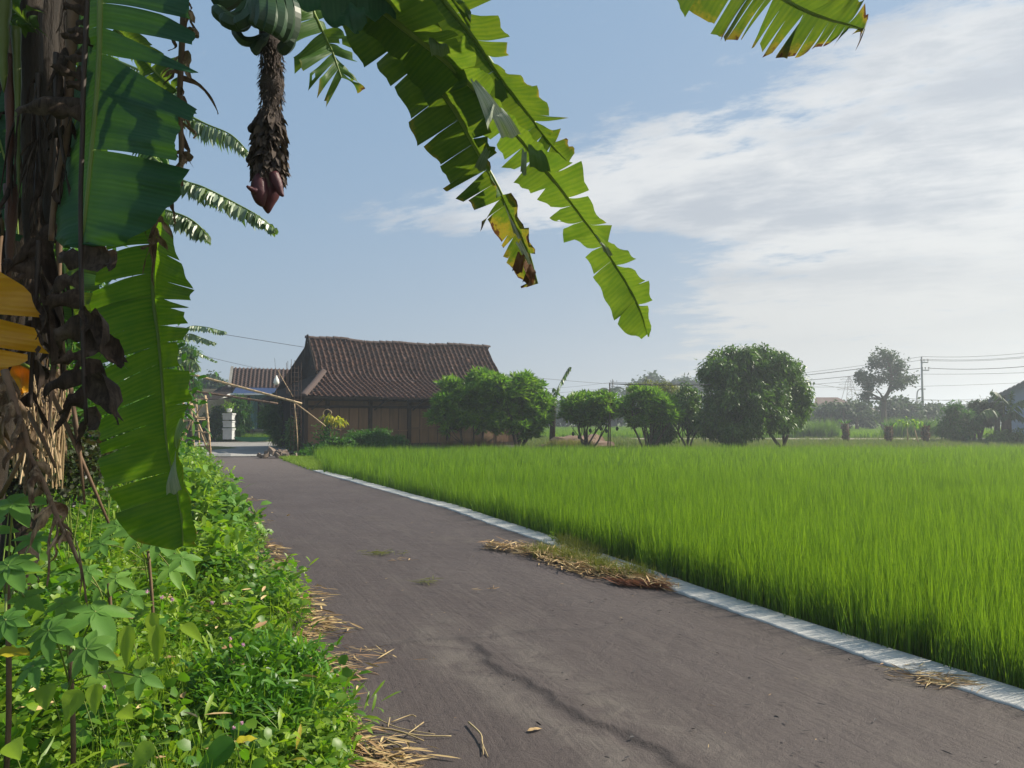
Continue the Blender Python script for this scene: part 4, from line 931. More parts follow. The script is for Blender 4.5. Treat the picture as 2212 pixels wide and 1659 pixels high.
simple_bush('palm_bush', 'dark palm like bush in the shade left of the tiled house', 605, 962, 40, [(600, 895, 40, 28, 28), (612, 930, 40, 26, 32), (582, 905, 40, 16, 20), (625, 900, 40, 14, 36)], 'mango', .45, .02, .3, 26)
simple_bush('shade_shrub', 'small dark shrub by the rebar post in the shade', 640, 975, 35.2, [(634, 935, 35.2, 10, 24), (642, 955, 35.2, 10, 14)], 'mango', .3, .03, .28, 20)
tp = np.array([(W(545, 900, 52).x + rng.uniform(-1.9, 1.8), 50.5 + rng.uniform(0, 1.6), 0) for i in range(260)]); n = len(tp)
scatter('garden_grass', tp, [blades_mesh('garden_grass_tuft', 24, 0.62, 0.012, 0.14, 0.4, 170 + i, segs=3) for i in range(2)], rng.integers(0, 2, n), np.stack([np.zeros(n), np.zeros(n), rng.uniform(0, 6.28, n)], 1), np.stack([rng.uniform(.7, 1.2, n)] * 3, 1), M['rice'], 'bright green grass along the far side of the street', 'grass')
tb_ = W(548, 954, 49.5); V = []
mb = MB(); 
for k in range(13):
    a = math.pi + math.pi * k / 12; V.append((math.cos(a) * .55, math.sin(a) * .3))
vs = [(tb_.x + x * 2.2, 49.5 + s_ * .3, .34 + z) for s_ in (-1, 1) for x, z in V]
mb.add(vs, [(i, i + 1, 14 + i, 13 + i) for i in range(12)] + [tuple(range(13))[::-1], tuple(range(13, 26))])
tag(mb.build('plastic_tub', M['green_plastic'], None), 'green plastic tub lying in the grass across the street', 'tub')

# ---------------------------------------------------------------- bamboo scaffold, poles, rebar post, stones
sc_ = thing('bamboo_scaffold', 'open bamboo scaffold tower with crossed braces at the left roadside', 'scaffold', (W(435, 900, 30).x, 30, 0))
def bam(p, q, r=.035, parent=sc_, name='bamboo_pole', m='bamboo', nodes=True, tl=.0):
    p, q = Vector(p), Vector(q); L = (q - p).length; n = max(3, int(L / .33)); pts, rad = [], []; bow = Vector((rnd.uniform(-1, 1), rnd.uniform(-1, 1), 0)) * .012 * L
    for i in range(n + 1):
        f = i / n; c_ = p.lerp(q, f) + bow * math.sin(math.pi * f); d = (q - p).normalized()
        if nodes and 0 < i < n: pts += [c_ - d * .02, c_, c_ + d * .02]; rad += [r, r * 1.25, r]
        else: pts.append(c_); rad.append(r)
    return MB().tube(pts, rad, 7, rnd.random()).build(name, M[m], parent, True)
S = lambda x, y, d=30: W(x, y, d)
bam(S(455, 990, 29.3), S(443, 854, 29.3), .045); bam(S(421, 982, 30.4), S(412, 858, 30.4), .042); bam(S(432, 978, 31.2), S(423, 860, 31.2)); bam(S(392, 975, 30.6), S(396, 868, 30.6), .04)
bam(S(452, 968, 29.25), S(407, 866, 29.5), .036); bam(S(388, 952, 29.6), S(445, 862, 29.3), .034); bam(S(444, 962, 30.8), S(415, 872, 31), .03); bam(S(386, 975, 29.8), S(414, 905, 30), .03)
bam(S(386, 905, 29.4), S(452, 902, 29.35), .028); bam(S(390, 909, 30.8), S(446, 906, 31), .028); bam(S(412, 930, 30.2), S(450, 935, 29.2), .025); bam(S(386, 867, 29.5), S(448, 862, 29.3), .028)
mb = MB(); mb.beam(S(382, 973, 29.2), S(455, 968, 29.15), .03, .24); mb.build('cross_board', M['teak_light'], sc_)
for (x, y) in ((440, 935), (447, 903), (424, 905), (443, 863), (414, 868)):
    MB().tube([S(x - 2, y - 2, 29.2), S(x + 2, y, 29.15), S(x - 2, y + 3, 29.2)], .025, 6).build('lashing', M['rib_brown'], sc_, True)
tag(bam(S(392, 803, 30), S(652, 872, 30.2), .045, None, 'long_bamboo_pole'), 'long slanting bamboo pole reaching from the scaffold to the rebar post', 'pole')
tag(bam(S(408, 843, 34), S(600, 872, 34), .05, None, 'long_bamboo_pole', 'rib_brown'), 'darker slanting pole just below the long bamboo pole', 'pole')
tag(bam(S(635, 869, 31), S(703, 921, 30.6), .028, None, 'bamboo_prop'), 'short bamboo prop leaning from the rebar post to the yellow leaved plant', 'pole')
tag(bam(S(600, 800, 33), S(633, 857, 33), .016, None, 'thin_pole'), 'thin pole slanting in front of the blue awning roof', 'pole')
rb = thing('rebar_post', 'rusty rebar cage post with loose bar ends standing before the tiled house', 'rebar', S(638, 985, 31))
for (x, yb, yt, d) in ((627, 985, 787, 31), (635, 986, 778, 31.05), (643, 984, 790, 31.2), (650, 985, 783, 31.1)):
    MB().tube([S(x, yb, d), S(x + .3, 880, d), S(x + rnd.uniform(-1, 2), yt, d)], .011, 5).build('bar', M['steel'], rb)
for (x, yb, yt, d) in ((622, 850, 780, 32), (619, 850, 783, 32.1), (629, 850, 776, 32.2)):
    MB().tube([S(x, yb, d), S(x + rnd.uniform(-2, 2), yt, d)], .010, 5).build('bar', M['steel'], rb)
for y in np.linspace(795, 980, 20):
    q = [S(627, y, 31), S(650, y + .5, 31.1), S(643, y, 31.25), S(635, y, 31.05), S(627, y, 31)]; MB().tube(q, .007, 4).build('stirrup', M['steel'], rb)
bam(S(644, 982, 30.9), S(636, 872, 30.9), .022, rb)
MB().box(S(597, 838, 32.5), (.01, .01, .5)).build('hook', M['steel'], rb)
l_ = S(597, 822, 32.5); lb = thing('hanging_bottle', 'white bottle hanging from a wire before the neighbour house roof', 'bottle', l_)
MB().tube([l_ + Vector((0, 0, .22)), l_ + Vector((0, 0, .16)), l_ + Vector((0, 0, .05)), l_ - Vector((0, 0, .1)), l_ - Vector((0, 0, .2))], [.03, .04, .1, .13, .06], 12).build('bottle', M['white'], lb, True)
MB().tube([l_ + Vector((0, 0, .2)), l_ + Vector((-.1, 0, 1.0))], .006, 4).build('string', M['wire'], lb)
# heap of broken stones at the road end : each stone its own thing
cols_ = ['largest flat', 'leaning slab', 'pale blocky', 'small dark', 'round brown', 'wedge shaped', 'thin slab', 'half buried']
spots = [(590, 982, .55, .16), (608, 984, .4, .2), (575, 989, .34, .12), (562, 987, .22, .1), (618, 990, .3, .14), (600, 991, .26, .12), (583, 977, .45, .13), (633, 990, .3, .08), (570, 992, .18, .08), (612, 978, .38, .14)]
names_ = ['largest stone slab lying across the stone heap', 'tilted stone slab at the right of the stone heap', 'pale stone at the front left of the stone heap', 'small round stone at the left end of the stone heap', 'blocky stone at the front right of the stone heap', 'small stone in front of the middle of the stone heap', 'flat slab on the top left of the stone heap', 'thin grey slab lying right of the stone heap', 'smallest stone in front of the stone heap', 'stone slab on top right of the stone heap']
for i, ((x, y, r_, h_), lb_) in enumerate(zip(spots, names_)):
    c_ = S(x, y, 29.6 + (985 - y) * .03); c_.z = .05 + (0.14 if i in (0, 6, 9) else 0.02)
    mb = MB(); V = []
    for j in range(9):
        a = 6.28 * j / 9; rr = r_ * .62 * rnd.uniform(.6, 1.15); V.append((math.cos(a) * rr, math.sin(a) * rr * .7))
    tilt = rnd.uniform(-.5, .5)
    vs = [(c_.x + x_, c_.y + y_, c_.z - .05 + x_ * tilt) for x_, y_ in V] + [(c_.x + x_ * rnd.uniform(.6, .95), c_.y + y_ * .8, c_.z + h_ * rnd.uniform(.7, 1.15) + x_ * tilt) for x_, y_ in V]
    mb.add(vs, [tuple(range(9))[::-1], tuple(range(9, 18))] + [(j, (j + 1) % 9, 9 + (j + 1) % 9, 9 + j) for j in range(9)], rnd.random())
    tag(mb.build('stone', M['stone'], None), lb_, 'stone', 'broken stones heaped at the road end')

# ---------------------------------------------------------------- plants against the house
yb = W(708, 965, 31.5); yb.z = 0
yp = thing('yellow_leaved_plant', 'small plant with drooping bright yellow leaves before the wooden wall', 'plant', yb)
mb = MB(); limb(mb, yb, W(712, 915, 31.5), .05, .025, .05); limb(mb, W(712, 925, 31.5), W(730, 905, 31.4), .02, .01); limb(mb, W(712, 920, 31.5), W(738, 930, 31.6), .02, .01)
mb.tube(smoothpts([W(700, 905, 31.5), W(698, 892, 31.5), W(706, 884, 31.5), W(716, 890, 31.5), W(714, 896, 31.5)]), .018, 6); mb.build('stem', M['bamboo'], yp, True)
n = 150; P = np.concatenate([np.array(W(712, 905, 31.5))[None] + rng.normal(size=(n // 2, 3)) * (.12, .1, .10), np.array(W(731, 906, 31.4))[None] + rng.normal(size=(n // 2, 3)) * (.13, .1, .09)])
D = rng.normal(size=(len(P), 3)) * (1, 1, .3) + (0, 0, -.5); cloud('leaves', P, D, .22, .045, rng.uniform(0, .9, len(P)), M['papaya'], yp, droop=.6)
n = 420; P = np.array(W(706, 945, 31.5))[None] + rng.normal(size=(n, 3)) * (.25, .2, .28); P[:, 2] = np.maximum(P[:, 2], .05); cloud('lower_leaves', P, rng.normal(size=(n, 3)) + (0, 0, -.2), .13, .04, rng.uniform(0, .9, n), M['bush'], yp)
simple_bush('fern_bush', 'soft feathery dark green bush against the wooden wall', 800, 970, 32.8, [(780, 948, 32.8, 28, 18), (815, 950, 32.9, 36, 20), (850, 958, 33, 24, 12), (800, 960, 32.8, 50, 14)], 'bush', .22, .018, .24, 34, .12)
simple_bush('low_bush', 'low leafy bush at the foot of the house left of the rice', 680, 980, 31.2, [(672, 978, 31.0, 26, 12), (700, 974, 31.2, 26, 14), (738, 958, 31.6, 24, 10), (655, 986, 30.4, 14, 8)], 'bush', .13, .035, .2, 30, .1)
# broken banana plants behind the small fruit trees
def strip_leaf(mid, fringe, Wd, m, parent, name='leaf', n=26, side=(1, -1), seed=0, rib='rib_green', ribr=.02, down=1.0, tint=None):
    """leaf seen from afar: a midrib with torn hanging strips"""
    pts = smoothpts(mid, 6); P, D, Ls = [], [], []; L = len(pts)
    for i in range(n):
        f = (i + .5) / n; k = f * (L - 1); a = pts[int(k)]; b = pts[min(int(k) + 1, L - 1)]; p = a.lerp(b, k - int(k)); d = (b - a).normalized(); sd_ = d.cross(Vector((0, 0, 1))).normalized()
        for s in side: P.append(p); D.append(d * .35 + sd_ * s * .8 + Vector((0, 0, -.7 * down + rnd.uniform(-.2, .2)))); Ls.append(fringe * (math.sin(math.pi * min(1, f * .9 + .12)) ** .5) * rnd.uniform(.75, 1.1))
    V, Fc, T = leaves_np(np.array(P), np.array(D), np.array(Ls), Wd, np.array([rnd.random() * .9 if tint is None else tint for _ in P]), up=unit(rng.normal(size=(len(P), 3))), droop=.45, seg2=True)
    o = link(name, npmesh(name, V, Fc, {'tint': T}), m, parent)
    MB().tube(pts, [ribr * (1 - .8 * i / L) for i in range(L)], 6).build('midrib', M[rib], o, True); return o
bp = thing('broken_banana_plant', 'ragged banana plant with one leaf standing up behind the fruit trees', 'banana plant', gb(1192, 38))
MB().tube([gb(1192, 38), W(1195, 880, 38), W(1198, 858, 38)], [.16, .13, .09], 9).build('stem', M['pseudostem'], bp, True)
strip_leaf([W(1196, 868, 38), W(1204, 840, 38), W(1218, 812, 38), W(1228, 795, 38), W(1233, 793, 38)], .34, .05, M['mango'], bp, n=30, down=1.3)
strip_leaf([W(1196, 866, 38), W(1190, 850, 37.8), W(1178, 845, 37.6), W(1165, 855, 37.5)], .4, .05, M['mango'], bp, n=20)
strip_leaf([W(1198, 866, 38), W(1202, 845, 38.3), W(1195, 838, 38.5)], .3, .05, M['mango'], bp, n=12)
strip_leaf([W(1172, 870, 37.5), W(1171, 848, 37.5), W(1172, 830, 37.5)], .2, .12, M['bush'], bp, n=14, down=-.6)
strip_leaf([W(1210, 876, 37.5), W(1213, 862, 37.5), W(1215, 856, 37.5)], .22, .12, M['bush'], bp, n=12, down=-.6)
# ---------------------------------------------------------------- right distance: blue house, palms, poles, wires
bh = thing('blue_house', 'blue grey house at the right edge with a grey gabled roof', 'house', (W(2200, 900, 50).x, 50, 0))
def bq(name, pts, m, th=.05): return quad(name, pts, m, bh, th)
P0 = Vector((W(2177, 900, 50).x, 50, 0)); zE = W(2177, 848, 50).z; gd = Vector((.8, -.6, 0)); dd = Vector((.6, .8, 0)); SLO = .57
def bz(a, b, z): return P0 + gd * a + dd * b + Vector((0, 0, z))
bq('wall', [bz(0, 0, -.1), bz(15, 0, -.1), bz(15, 0, zE + .4), bz(7.5, 0, zE + 7.5 * SLO), bz(0, 0, zE)], M['bluewall'], -.15)
bq('side_wall', [bz(0, .16, -.1), bz(0, 11, -.1), bz(0, 11, zE), bz(0, .16, zE)], M['bluewall'], .15)
er = -1.05; ez = zE + er * SLO + .12
bq('roof', [bz(er, -.7, ez), bz(7.5, -.7, ez + (7.5 - er) * SLO), bz(7.5, 11.5, ez + (7.5 - er) * SLO), bz(er, 11.5, ez)], M['roofgrey'], .12)
bq('roof', [bz(7.52, -.7, ez + (7.5 - er) * SLO), bz(16, -.7, ez), bz(16, 11.5, ez), bz(7.52, 11.5, ez + (7.5 - er) * SLO)], M['roofgrey'], .12)
mb = MB(); mb.beam(bz(er, -.73, ez - .13), bz(7.5, -.73, ez - .13 + (7.5 - er) * SLO), .05, .24); mb.build('barge_board', M['roofgrey'], bh)
mb = MB()
for i in range(34):
    a_ = er + .1 + i * .25; mb.beam(bz(a_, -.76, ez + (a_ - er) * SLO + .02), bz(a_ + .2, -.76, ez + (a_ + .2 - er) * SLO + .05), .12, .05, rnd.random())
tag(mb.build('roof_edge_tiles', M['roofgrey'], bh), kind='stuff')
bq('window', [bz(3, -.03, 1.0), bz(4.4, -.03, 1.0), bz(4.4, -.03, 2.3), bz(3, -.03, 2.3)], M['glass'], .02)
bq('soffit', [bz(er, -.68, ez - .14), bz(0, -.68, ez - .14 - er * 0), bz(0, 0, ez - .14), bz(er, 0, ez - .14)], M['white'], .02)

def stump_palm(px, pyt, pyb, Yd, label):
    b = W(px, pyb, Yd); b.z = 0; h = (W(px, pyt, Yd)).z
    t_ = thing('pruned_palm', label, 'palm', b, 0, 'pruned stubby palms on the grassy bank')
    MB().tube([b + Vector((0, 0, -.1)), b + Vector((0, 0, h * .5)), b + Vector((0, 0, h))], [.17, .21, .19], 9).build('trunk', M['bark'], t_, True)
    n = 110; th = rng.uniform(0, 6.28, n); z = rng.uniform(.1, 1, n) * h
    P = np.stack([b.x + .17 * np.cos(th), b.y + .17 * np.sin(th), z], 1); D = np.stack([np.cos(th), np.sin(th), np.full(n, 1.0)], 1)
    cloud('frond_bases', P, D, .2, .05, rng.uniform(0, .9, n), surf_palm, t_)
    n = 26; th = rng.uniform(0, 6.28, n); P = np.stack([b.x + .1 * np.cos(th), b.y + .1 * np.sin(th), np.full(n, h)], 1); D = np.stack([np.cos(th), np.sin(th), np.full(n, .8)], 1)
    cloud('new_fronds', P, D, .5, .03, rng.uniform(0, .9, n), M['bush'], t_)
surf_palm = leafmat('palm stubs', (0.14, 0.075, 0.05), (0.22, 0.14, 0.08), .05, .8)
stump_palm(1827, 916, 947, 50, 'stubby pruned palm nearest the dark trees, furthest from the blue house')
stump_palm(1920, 922, 948, 50, 'stubby pruned palm below the tall forked tree, middle one of three')
stump_palm(2000, 921, 954, 49, 'stubby pruned palm in front of the concrete pole')
pp = thing('papaya_plant', 'young papaya with two thin stems and drooping yellow leaves below the concrete pole', 'papaya', gb(1965, 48))
MB().tube([gb(1960, 48), W(1959, 918, 48)], [.05, .03], 6).build('stem', M['bamboo'], pp, True); MB().tube([gb(1982, 48), W(1973, 918, 48)], [.05, .03], 6).build('stem', M['bamboo'], pp, True)
P = np.concatenate([np.array(W(x, y, 48))[None] + rng.normal(size=(26, 3)) * (.24, .2, .10) for x, y in ((1955, 912), (1970, 908), (1980, 914))]); cloud('leaves', P, rng.normal(size=(len(P), 3)) + (0, 0, -.6), .28, .06, rng.uniform(0, .9, len(P)), M['weed_a'], pp, droop=.5)
dark_tree('broadleaf_shrub', 'bushy broad leaved shrub left of the blue house', gb(2065, 51), [(2065, 895, 51, 26, 22), (2050, 915, 51, 26, 22), (2088, 912, 51, 24, 26), (2065, 935, 51, 32, 14)], 4, L=.3, Wd=.05, sp=.42, per=20, m='bush')
dark_tree('broadleaf_tree', 'layered tree with drooping leaves touching the blue house eave', gb(2112, 52.5), [(2130, 876, 52.5, 28, 9), (2155, 868, 52, 22, 9), (2112, 890, 52.5, 22, 9), (2160, 890, 52, 22, 12), (2125, 905, 52.5, 12, 8)], 3, L=.45, Wd=.06, sp=.45, per=14, m='far_leaf', droop=1.0, r0=.12)
bn = thing('banana_plant', 'banana plant standing against the blue house wall', 'banana plant', gb(2160, 48.5))
for x in (2153, 2168, 2178): MB().tube([gb(x, 48.5) - Vector((0, 0, .1)), W(x + 1, 925, 48.5), W(x + 2, 895, 48.5)], [.2, .17, .12], 9).build('stem', M['bark'], bn, True)
strip_leaf([W(2168, 900, 48.5), W(2166, 870, 48.3), W(2156, 850, 48), W(2140, 846, 47.8)], .55, .07, M['far_leaf'], bn, n=20)
strip_leaf([W(2180, 895, 48.5), W(2184, 865, 48.6), W(2186, 845, 48.6)], .35, .2, M['bush'], bn, n=14, down=-.4)
strip_leaf([W(2170, 898, 48.3), W(2190, 890, 47.6), W(2215, 905, 47.2)], .6, .08, M['far_leaf'], bn, n=20)
strip_leaf([W(2160, 898, 48.3), W(2145, 884, 47.6), W(2125, 888, 47.2), W(2110, 905, 47)], .6, .08, M['far_leaf'], bn, n=20)
strip_leaf([W(2180, 898, 48.3), W(2195, 870, 47.6), W(2220, 862, 47.2)], .6, .08, M['mango'], bn, n=20)
dark_tree('hedge_bush', 'dark bushes at the foot of the blue house', gb(2170, 48), [(2160, 945, 48, 20, 12), (2190, 940, 48, 22, 16), (2150, 950, 47.6, 14, 8)], 2, L=.25, Wd=.04, sp=.4, per=18, m='mango', cat='bush')
def tall_grass(label, x0, x1, yt, Yd, n, seed):
    h = W(0, yt, Yd).z; tp = np.array([(W(rng.uniform(x0, x1), 900, Yd).x, Yd + rng.uniform(-1.2, 1.2), 0) for i in range(n)])
    scatter('elephant_grass', tp, [blades_mesh('tall_grass_tuft', 26, h, .03, .3, .35, seed + i, segs=4) for i in range(2)], rng.integers(0, 2, n), np.stack([np.zeros(n), np.zeros(n), rng.uniform(0, 6.28, n)], 1), np.stack([rng.uniform(.7, 1.15, n)] * 3, 1), M['grass2'], label, 'grass')
M['grass2'] = leafmat('tall grass', (0.07, 0.14, 0.03), (0.12, 0.2, 0.05), .4, .55)
tall_grass('tall elephant grass beside the rounded dark tree', 1722, 1802, 903, 62, 70, 200)
tall_grass('tall elephant grass around the foot of the concrete pole', 1915, 2026, 902, 63, 110, 210)

# banana grove below the roofs
for i, (x, y, lb) in enumerate([(1795, 880, 'misty banana clump under the long brown roof'), (1822, 868, 'misty banana plant in front of the lattice pylon'), (1850, 884, 'misty banana clump between pylon and tall forked tree'), (2004, 880, 'misty banana plant right behind the concrete pole')]):
    g_ = thing('misty_banana_plant', lb, 'banana plant', gb(x, 84), 0, 'misty banana plants across the field')
    c_ = W(x, y + 12, 84); MB().tube([gb(x, 84), c_], [.2, .12], 7).build('stem', M['bark'], g_, True)
    for k in range(7):
        a = rnd.uniform(-2.6, 2.6); e = rnd.uniform(.3, 1.3); L = rnd.uniform(1.2, 2.0); pts = [c_ + Vector((math.sin(a) * L * f * math.cos(e), rnd.uniform(-.2, .2), L * (f * math.sin(e) - .45 * f * f))) for f in (0, .35, .7, 1)]
        strip_leaf(pts, .4, .09, M['far_leaf'], g_, n=12)
def far_roof(label, x0, x1, yr, ye, Yd, m):
    t_ = thing('far_house', label, 'house', gb((x0 + x1) / 2, Yd), 0, 'low houses in the haze')
    a, b = W(x0, ye, Yd), W(x1, ye, Yd); d = W(x0, yr, Yd).z
    quad('roof', [a, b, Vector((b.x - 1, Yd + 3, d)), Vector((a.x + 1.5, Yd + 3, d))], m, t_, .1)
    quad('wall', [(a.x + .4, Yd + .3, 0), (b.x - .4, Yd + .3, 0), (b.x - .4, Yd + .3, a.z - .05), (a.x + .4, Yd + .3, a.z - .05)], M['cream'], t_, .2)
    for k in range(3):
        x = a.x + (b.x - a.x) * (.25 + .25 * k); mb = MB(); mb.box((x, Yd + .05, 1.6), (.5, .04, .5)); mb.build('window', M['glass'], t_)
far_roof('long brown roof in the mist behind the banana clumps', 1758, 1845, 857, 874, 105, M['brick'])
far_roof('low brown roof in the mist behind the tall forked tree', 1866, 1905, 873, 890, 100, M['brick'])
far_roof('small grey roof in the mist beside the rounded dark tree', 1738, 1760, 858, 880, 110, M['roofgrey'])

def pole(name, label, px, yt, Yd, arms, r=.14, group='concrete poles carrying the power wires'):
    b = gb(px, Yd); z = W(px, yt, Yd).z; t_ = thing(name, label, 'pole', b, 0, group)
    MB().tube([b - Vector((0, 0, .2)), Vector((b.x, Yd, z))], [r * 1.25, r * .7], 8).build('shaft', M['pole'], t_, True)
    for (ya, x0, x1) in arms:
        p, q = W(x0, ya, Yd), W(x1, ya, Yd); mb = MB(); mb.beam(p - Vector((0, .15, 0)), q - Vector((0, .15, 0)), .12, .12); mb.build('cross_arm', M['pole'], t_)
        for f in (0, .45, 1):
            c_ = p.lerp(q, f) - Vector((0, .15, 0)); MB().tube([c_, c_ + Vector((0, 0, .22)), c_ + Vector((0, 0, .25)), c_ + Vector((0, 0, .4))], [.03, .03, .09, .05], 7).build('insulator', M['concrete_dark'], t_, True)
    return t_
pole('power_pole', 'concrete power pole with two cross arms right of the tall forked tree', 1994, 771, 91, [(783, 1988, 2003), (800, 1991, 2005)])
pole('power_pole', 'small far power pole above the small fruit tree', 1324, 819, 150, [(826, 1319, 1332), (836, 1320, 1333)], .16)
pole('power_pole', 'faint tiny power pole near the horizon left of the blue house', 2037, 873, 190, [(877, 2033, 2041)], .2)
lp = thing('street_lamp', 'curved street lamp just left of the concrete power pole', 'street lamp', gb(1981, 93)); b = gb(1981, 93)
MB().tube(smoothpts([b, W(1981, 880, 93), W(1981, 852, 93), W(1983, 844, 93), W(1988, 840, 93), W(1992, 840, 93)], 4), .07, 6).build('shaft', M['pole'], lp, True)
MB().box(W(1993, 840.5, 93), (.3, .12, .07)).build('lamp_head', M['pole'], lp)
# lattice pylon
py_ = thing('lattice_pylon', 'faint lattice pylon in the mist left of the tall forked tree', 'pylon', gb(1836, 280)); B0 = gb(1836, 280)
def ph(y): return W(1836, y, 280).z
lv = [0, ph(885), ph(868), ph(852), ph(838), ph(826), ph(814)]; wd_ = [3.6, 2.9, 2.3, 1.7, 1.2, .9, .2]
mb = MB()
for i in range(6):
    for s in (-1, 1):
        for q in (-1, 1):
            mb.beam((B0.x + s * wd_[i], 280 + q * wd_[i], lv[i]), (B0.x + s * wd_[i + 1], 280 + q * wd_[i + 1], lv[i + 1]), .16, .16)
        mb.beam((B0.x + s * wd_[i], 280 - wd_[i], lv[i]), (B0.x - s * wd_[i + 1], 280 - wd_[i + 1], lv[i + 1]), .1, .1)
    mb.beam((B0.x - wd_[i], 280 - wd_[i], lv[i]), (B0.x + wd_[i], 280 - wd_[i], lv[i]), .1, .1)
mb.build('lattice', M['steel'], py_)
for y, L in ((842, 4.6), (831, 4.0), (820, 3.4)):
    for s in (-1, 1):
        mb = MB(); mb.beam((B0.x, 280, ph(y)), (B0.x + s * L, 280, ph(y)), .12, .12); mb.beam((B0.x, 280, ph(y) + 1.2), (B0.x + s * L, 280, ph(y)), .1, .1); mb.build('arm', M['steel'], py_)

def wire(label, a, b, r=.018, sag_=.4, grp='power wires strung across the sky'):
    a, b = W(*a), W(*b); pts = [a.lerp(b, f / 24) - Vector((0, 0, sag_ * 4 * (f / 24) * (1 - f / 24))) for f in range(25)]
    return tag(MB().tube(pts, r, 4).build('power_wire', M['wire'], None), label, 'wire', grp)
wl = 'power wire on the concrete pole, '
wire(wl + 'topmost of those running right', (1994, 770, 91), (2260, 757, 78), .018, .3)
wire(wl + 'second from the top running right', (2003, 776, 91), (2260, 765, 78), .018, .3)
wire(wl + 'third from the top running right', (1989, 778, 91), (2260, 768, 78), .018, .3)
wire('thick power wire running right from the lower cross arm of the concrete pole', (2004, 795, 91), (2260, 787, 78), .032, .3)
wire('thin power wire running right just under the thick one', (1994, 808, 91), (2260, 803, 78), .018, .1)
wire(wl + 'topmost of those running left behind the trees', (1994, 770, 91), (1319, 825, 150), .02, 1.2)
wire(wl + 'second from the top running left', (2003, 776, 91), (1325, 826, 150), .02, 1.2)
wire(wl + 'third from the top running left', (1989, 778, 91), (1332, 827, 150), .02, 1.2)
wire('thick power wire running left from the lower cross arm of the concrete pole', (1992, 795, 91), (1320, 835, 150), .034, 1.0)
wire('thin power wire running left just under the thick one', (1994, 808, 91), (1333, 838, 150), .02, 1.0)
wire('slanting wire dropping from the rounded dark tree to the tall forked tree', (1700, 818, 60), (1910, 850, 80), .016, .1)
wire('level wire passing behind the tall forked tree', (1640, 834, 95), (2200, 827, 95), .018, .3)
wire('lowest long wire above the blue house plants', (1900, 871, 120), (2200, 871, 120), .03, .2)
wire('long wire above the lowest one at right', (1900, 857, 120), (2200, 868, 120), .03, .2)
wire('thin wire in the haze under the street lamp', (1860, 866, 130), (2200, 858, 130), .025, .2)
wire('long thin wire crossing behind the roof ridge of the tiled house', (380, 705, 44), (1560, 834, 110), .016, 1.2)
wire('thin wire above the neighbour roof gable', (380, 752, 44), (700, 815, 70), .012, .3)
wire('third far wire over the little misty palms', (1100, 843, 150), (1319, 826, 150), .022, .3)
wire('lower far wire over the little misty palms', (1100, 853, 150), (1320, 837, 150), .022, .3)
wire('green cord stretched between the stakes beside the second small fruit tree', (1317, 829, 33), (1535, 831, 33), .02, .03, None)
tag(MB().tube([W(1318, 968, 33), W(1318, 900, 33), W(1317, 827, 33)], .028, 6).build('stake', M['bark'], None, True), 'dark upright stake holding the green cord', 'stake')

# ---------------------------------------------------------------- trees behind the scaffold at left
dark_tree('garden_tree', 'green leafy tree behind the bamboo scaffold', gb(405, 36), [(400, 795, 36, 22, 32), (408, 765, 36, 16, 20), (412, 830, 36, 16, 16)], 3, L=.3, Wd=.035, sp=.36, per=22, m='bush')
dark_tree('garden_tree', 'round misty tree left of the neighbour house gable', gb(465, 75), [(462, 826, 75, 16, 18), (480, 836, 75, 18, 16), (440, 842, 75, 18, 18)], 3, L=.4, Wd=.12, sp=.7, per=20, m='far_leaf', size=.3)
dark_tree('garden_tree', 'shadowed garden tree left of the bamboo scaffold', gb(350, 42), [(330, 860, 42, 50, 60), (370, 900, 42, 30, 45), (300, 800, 42, 40, 60), (340, 790, 42, 40, 40)], 4, L=.35, Wd=.05, sp=.5, per=22, m='mango')
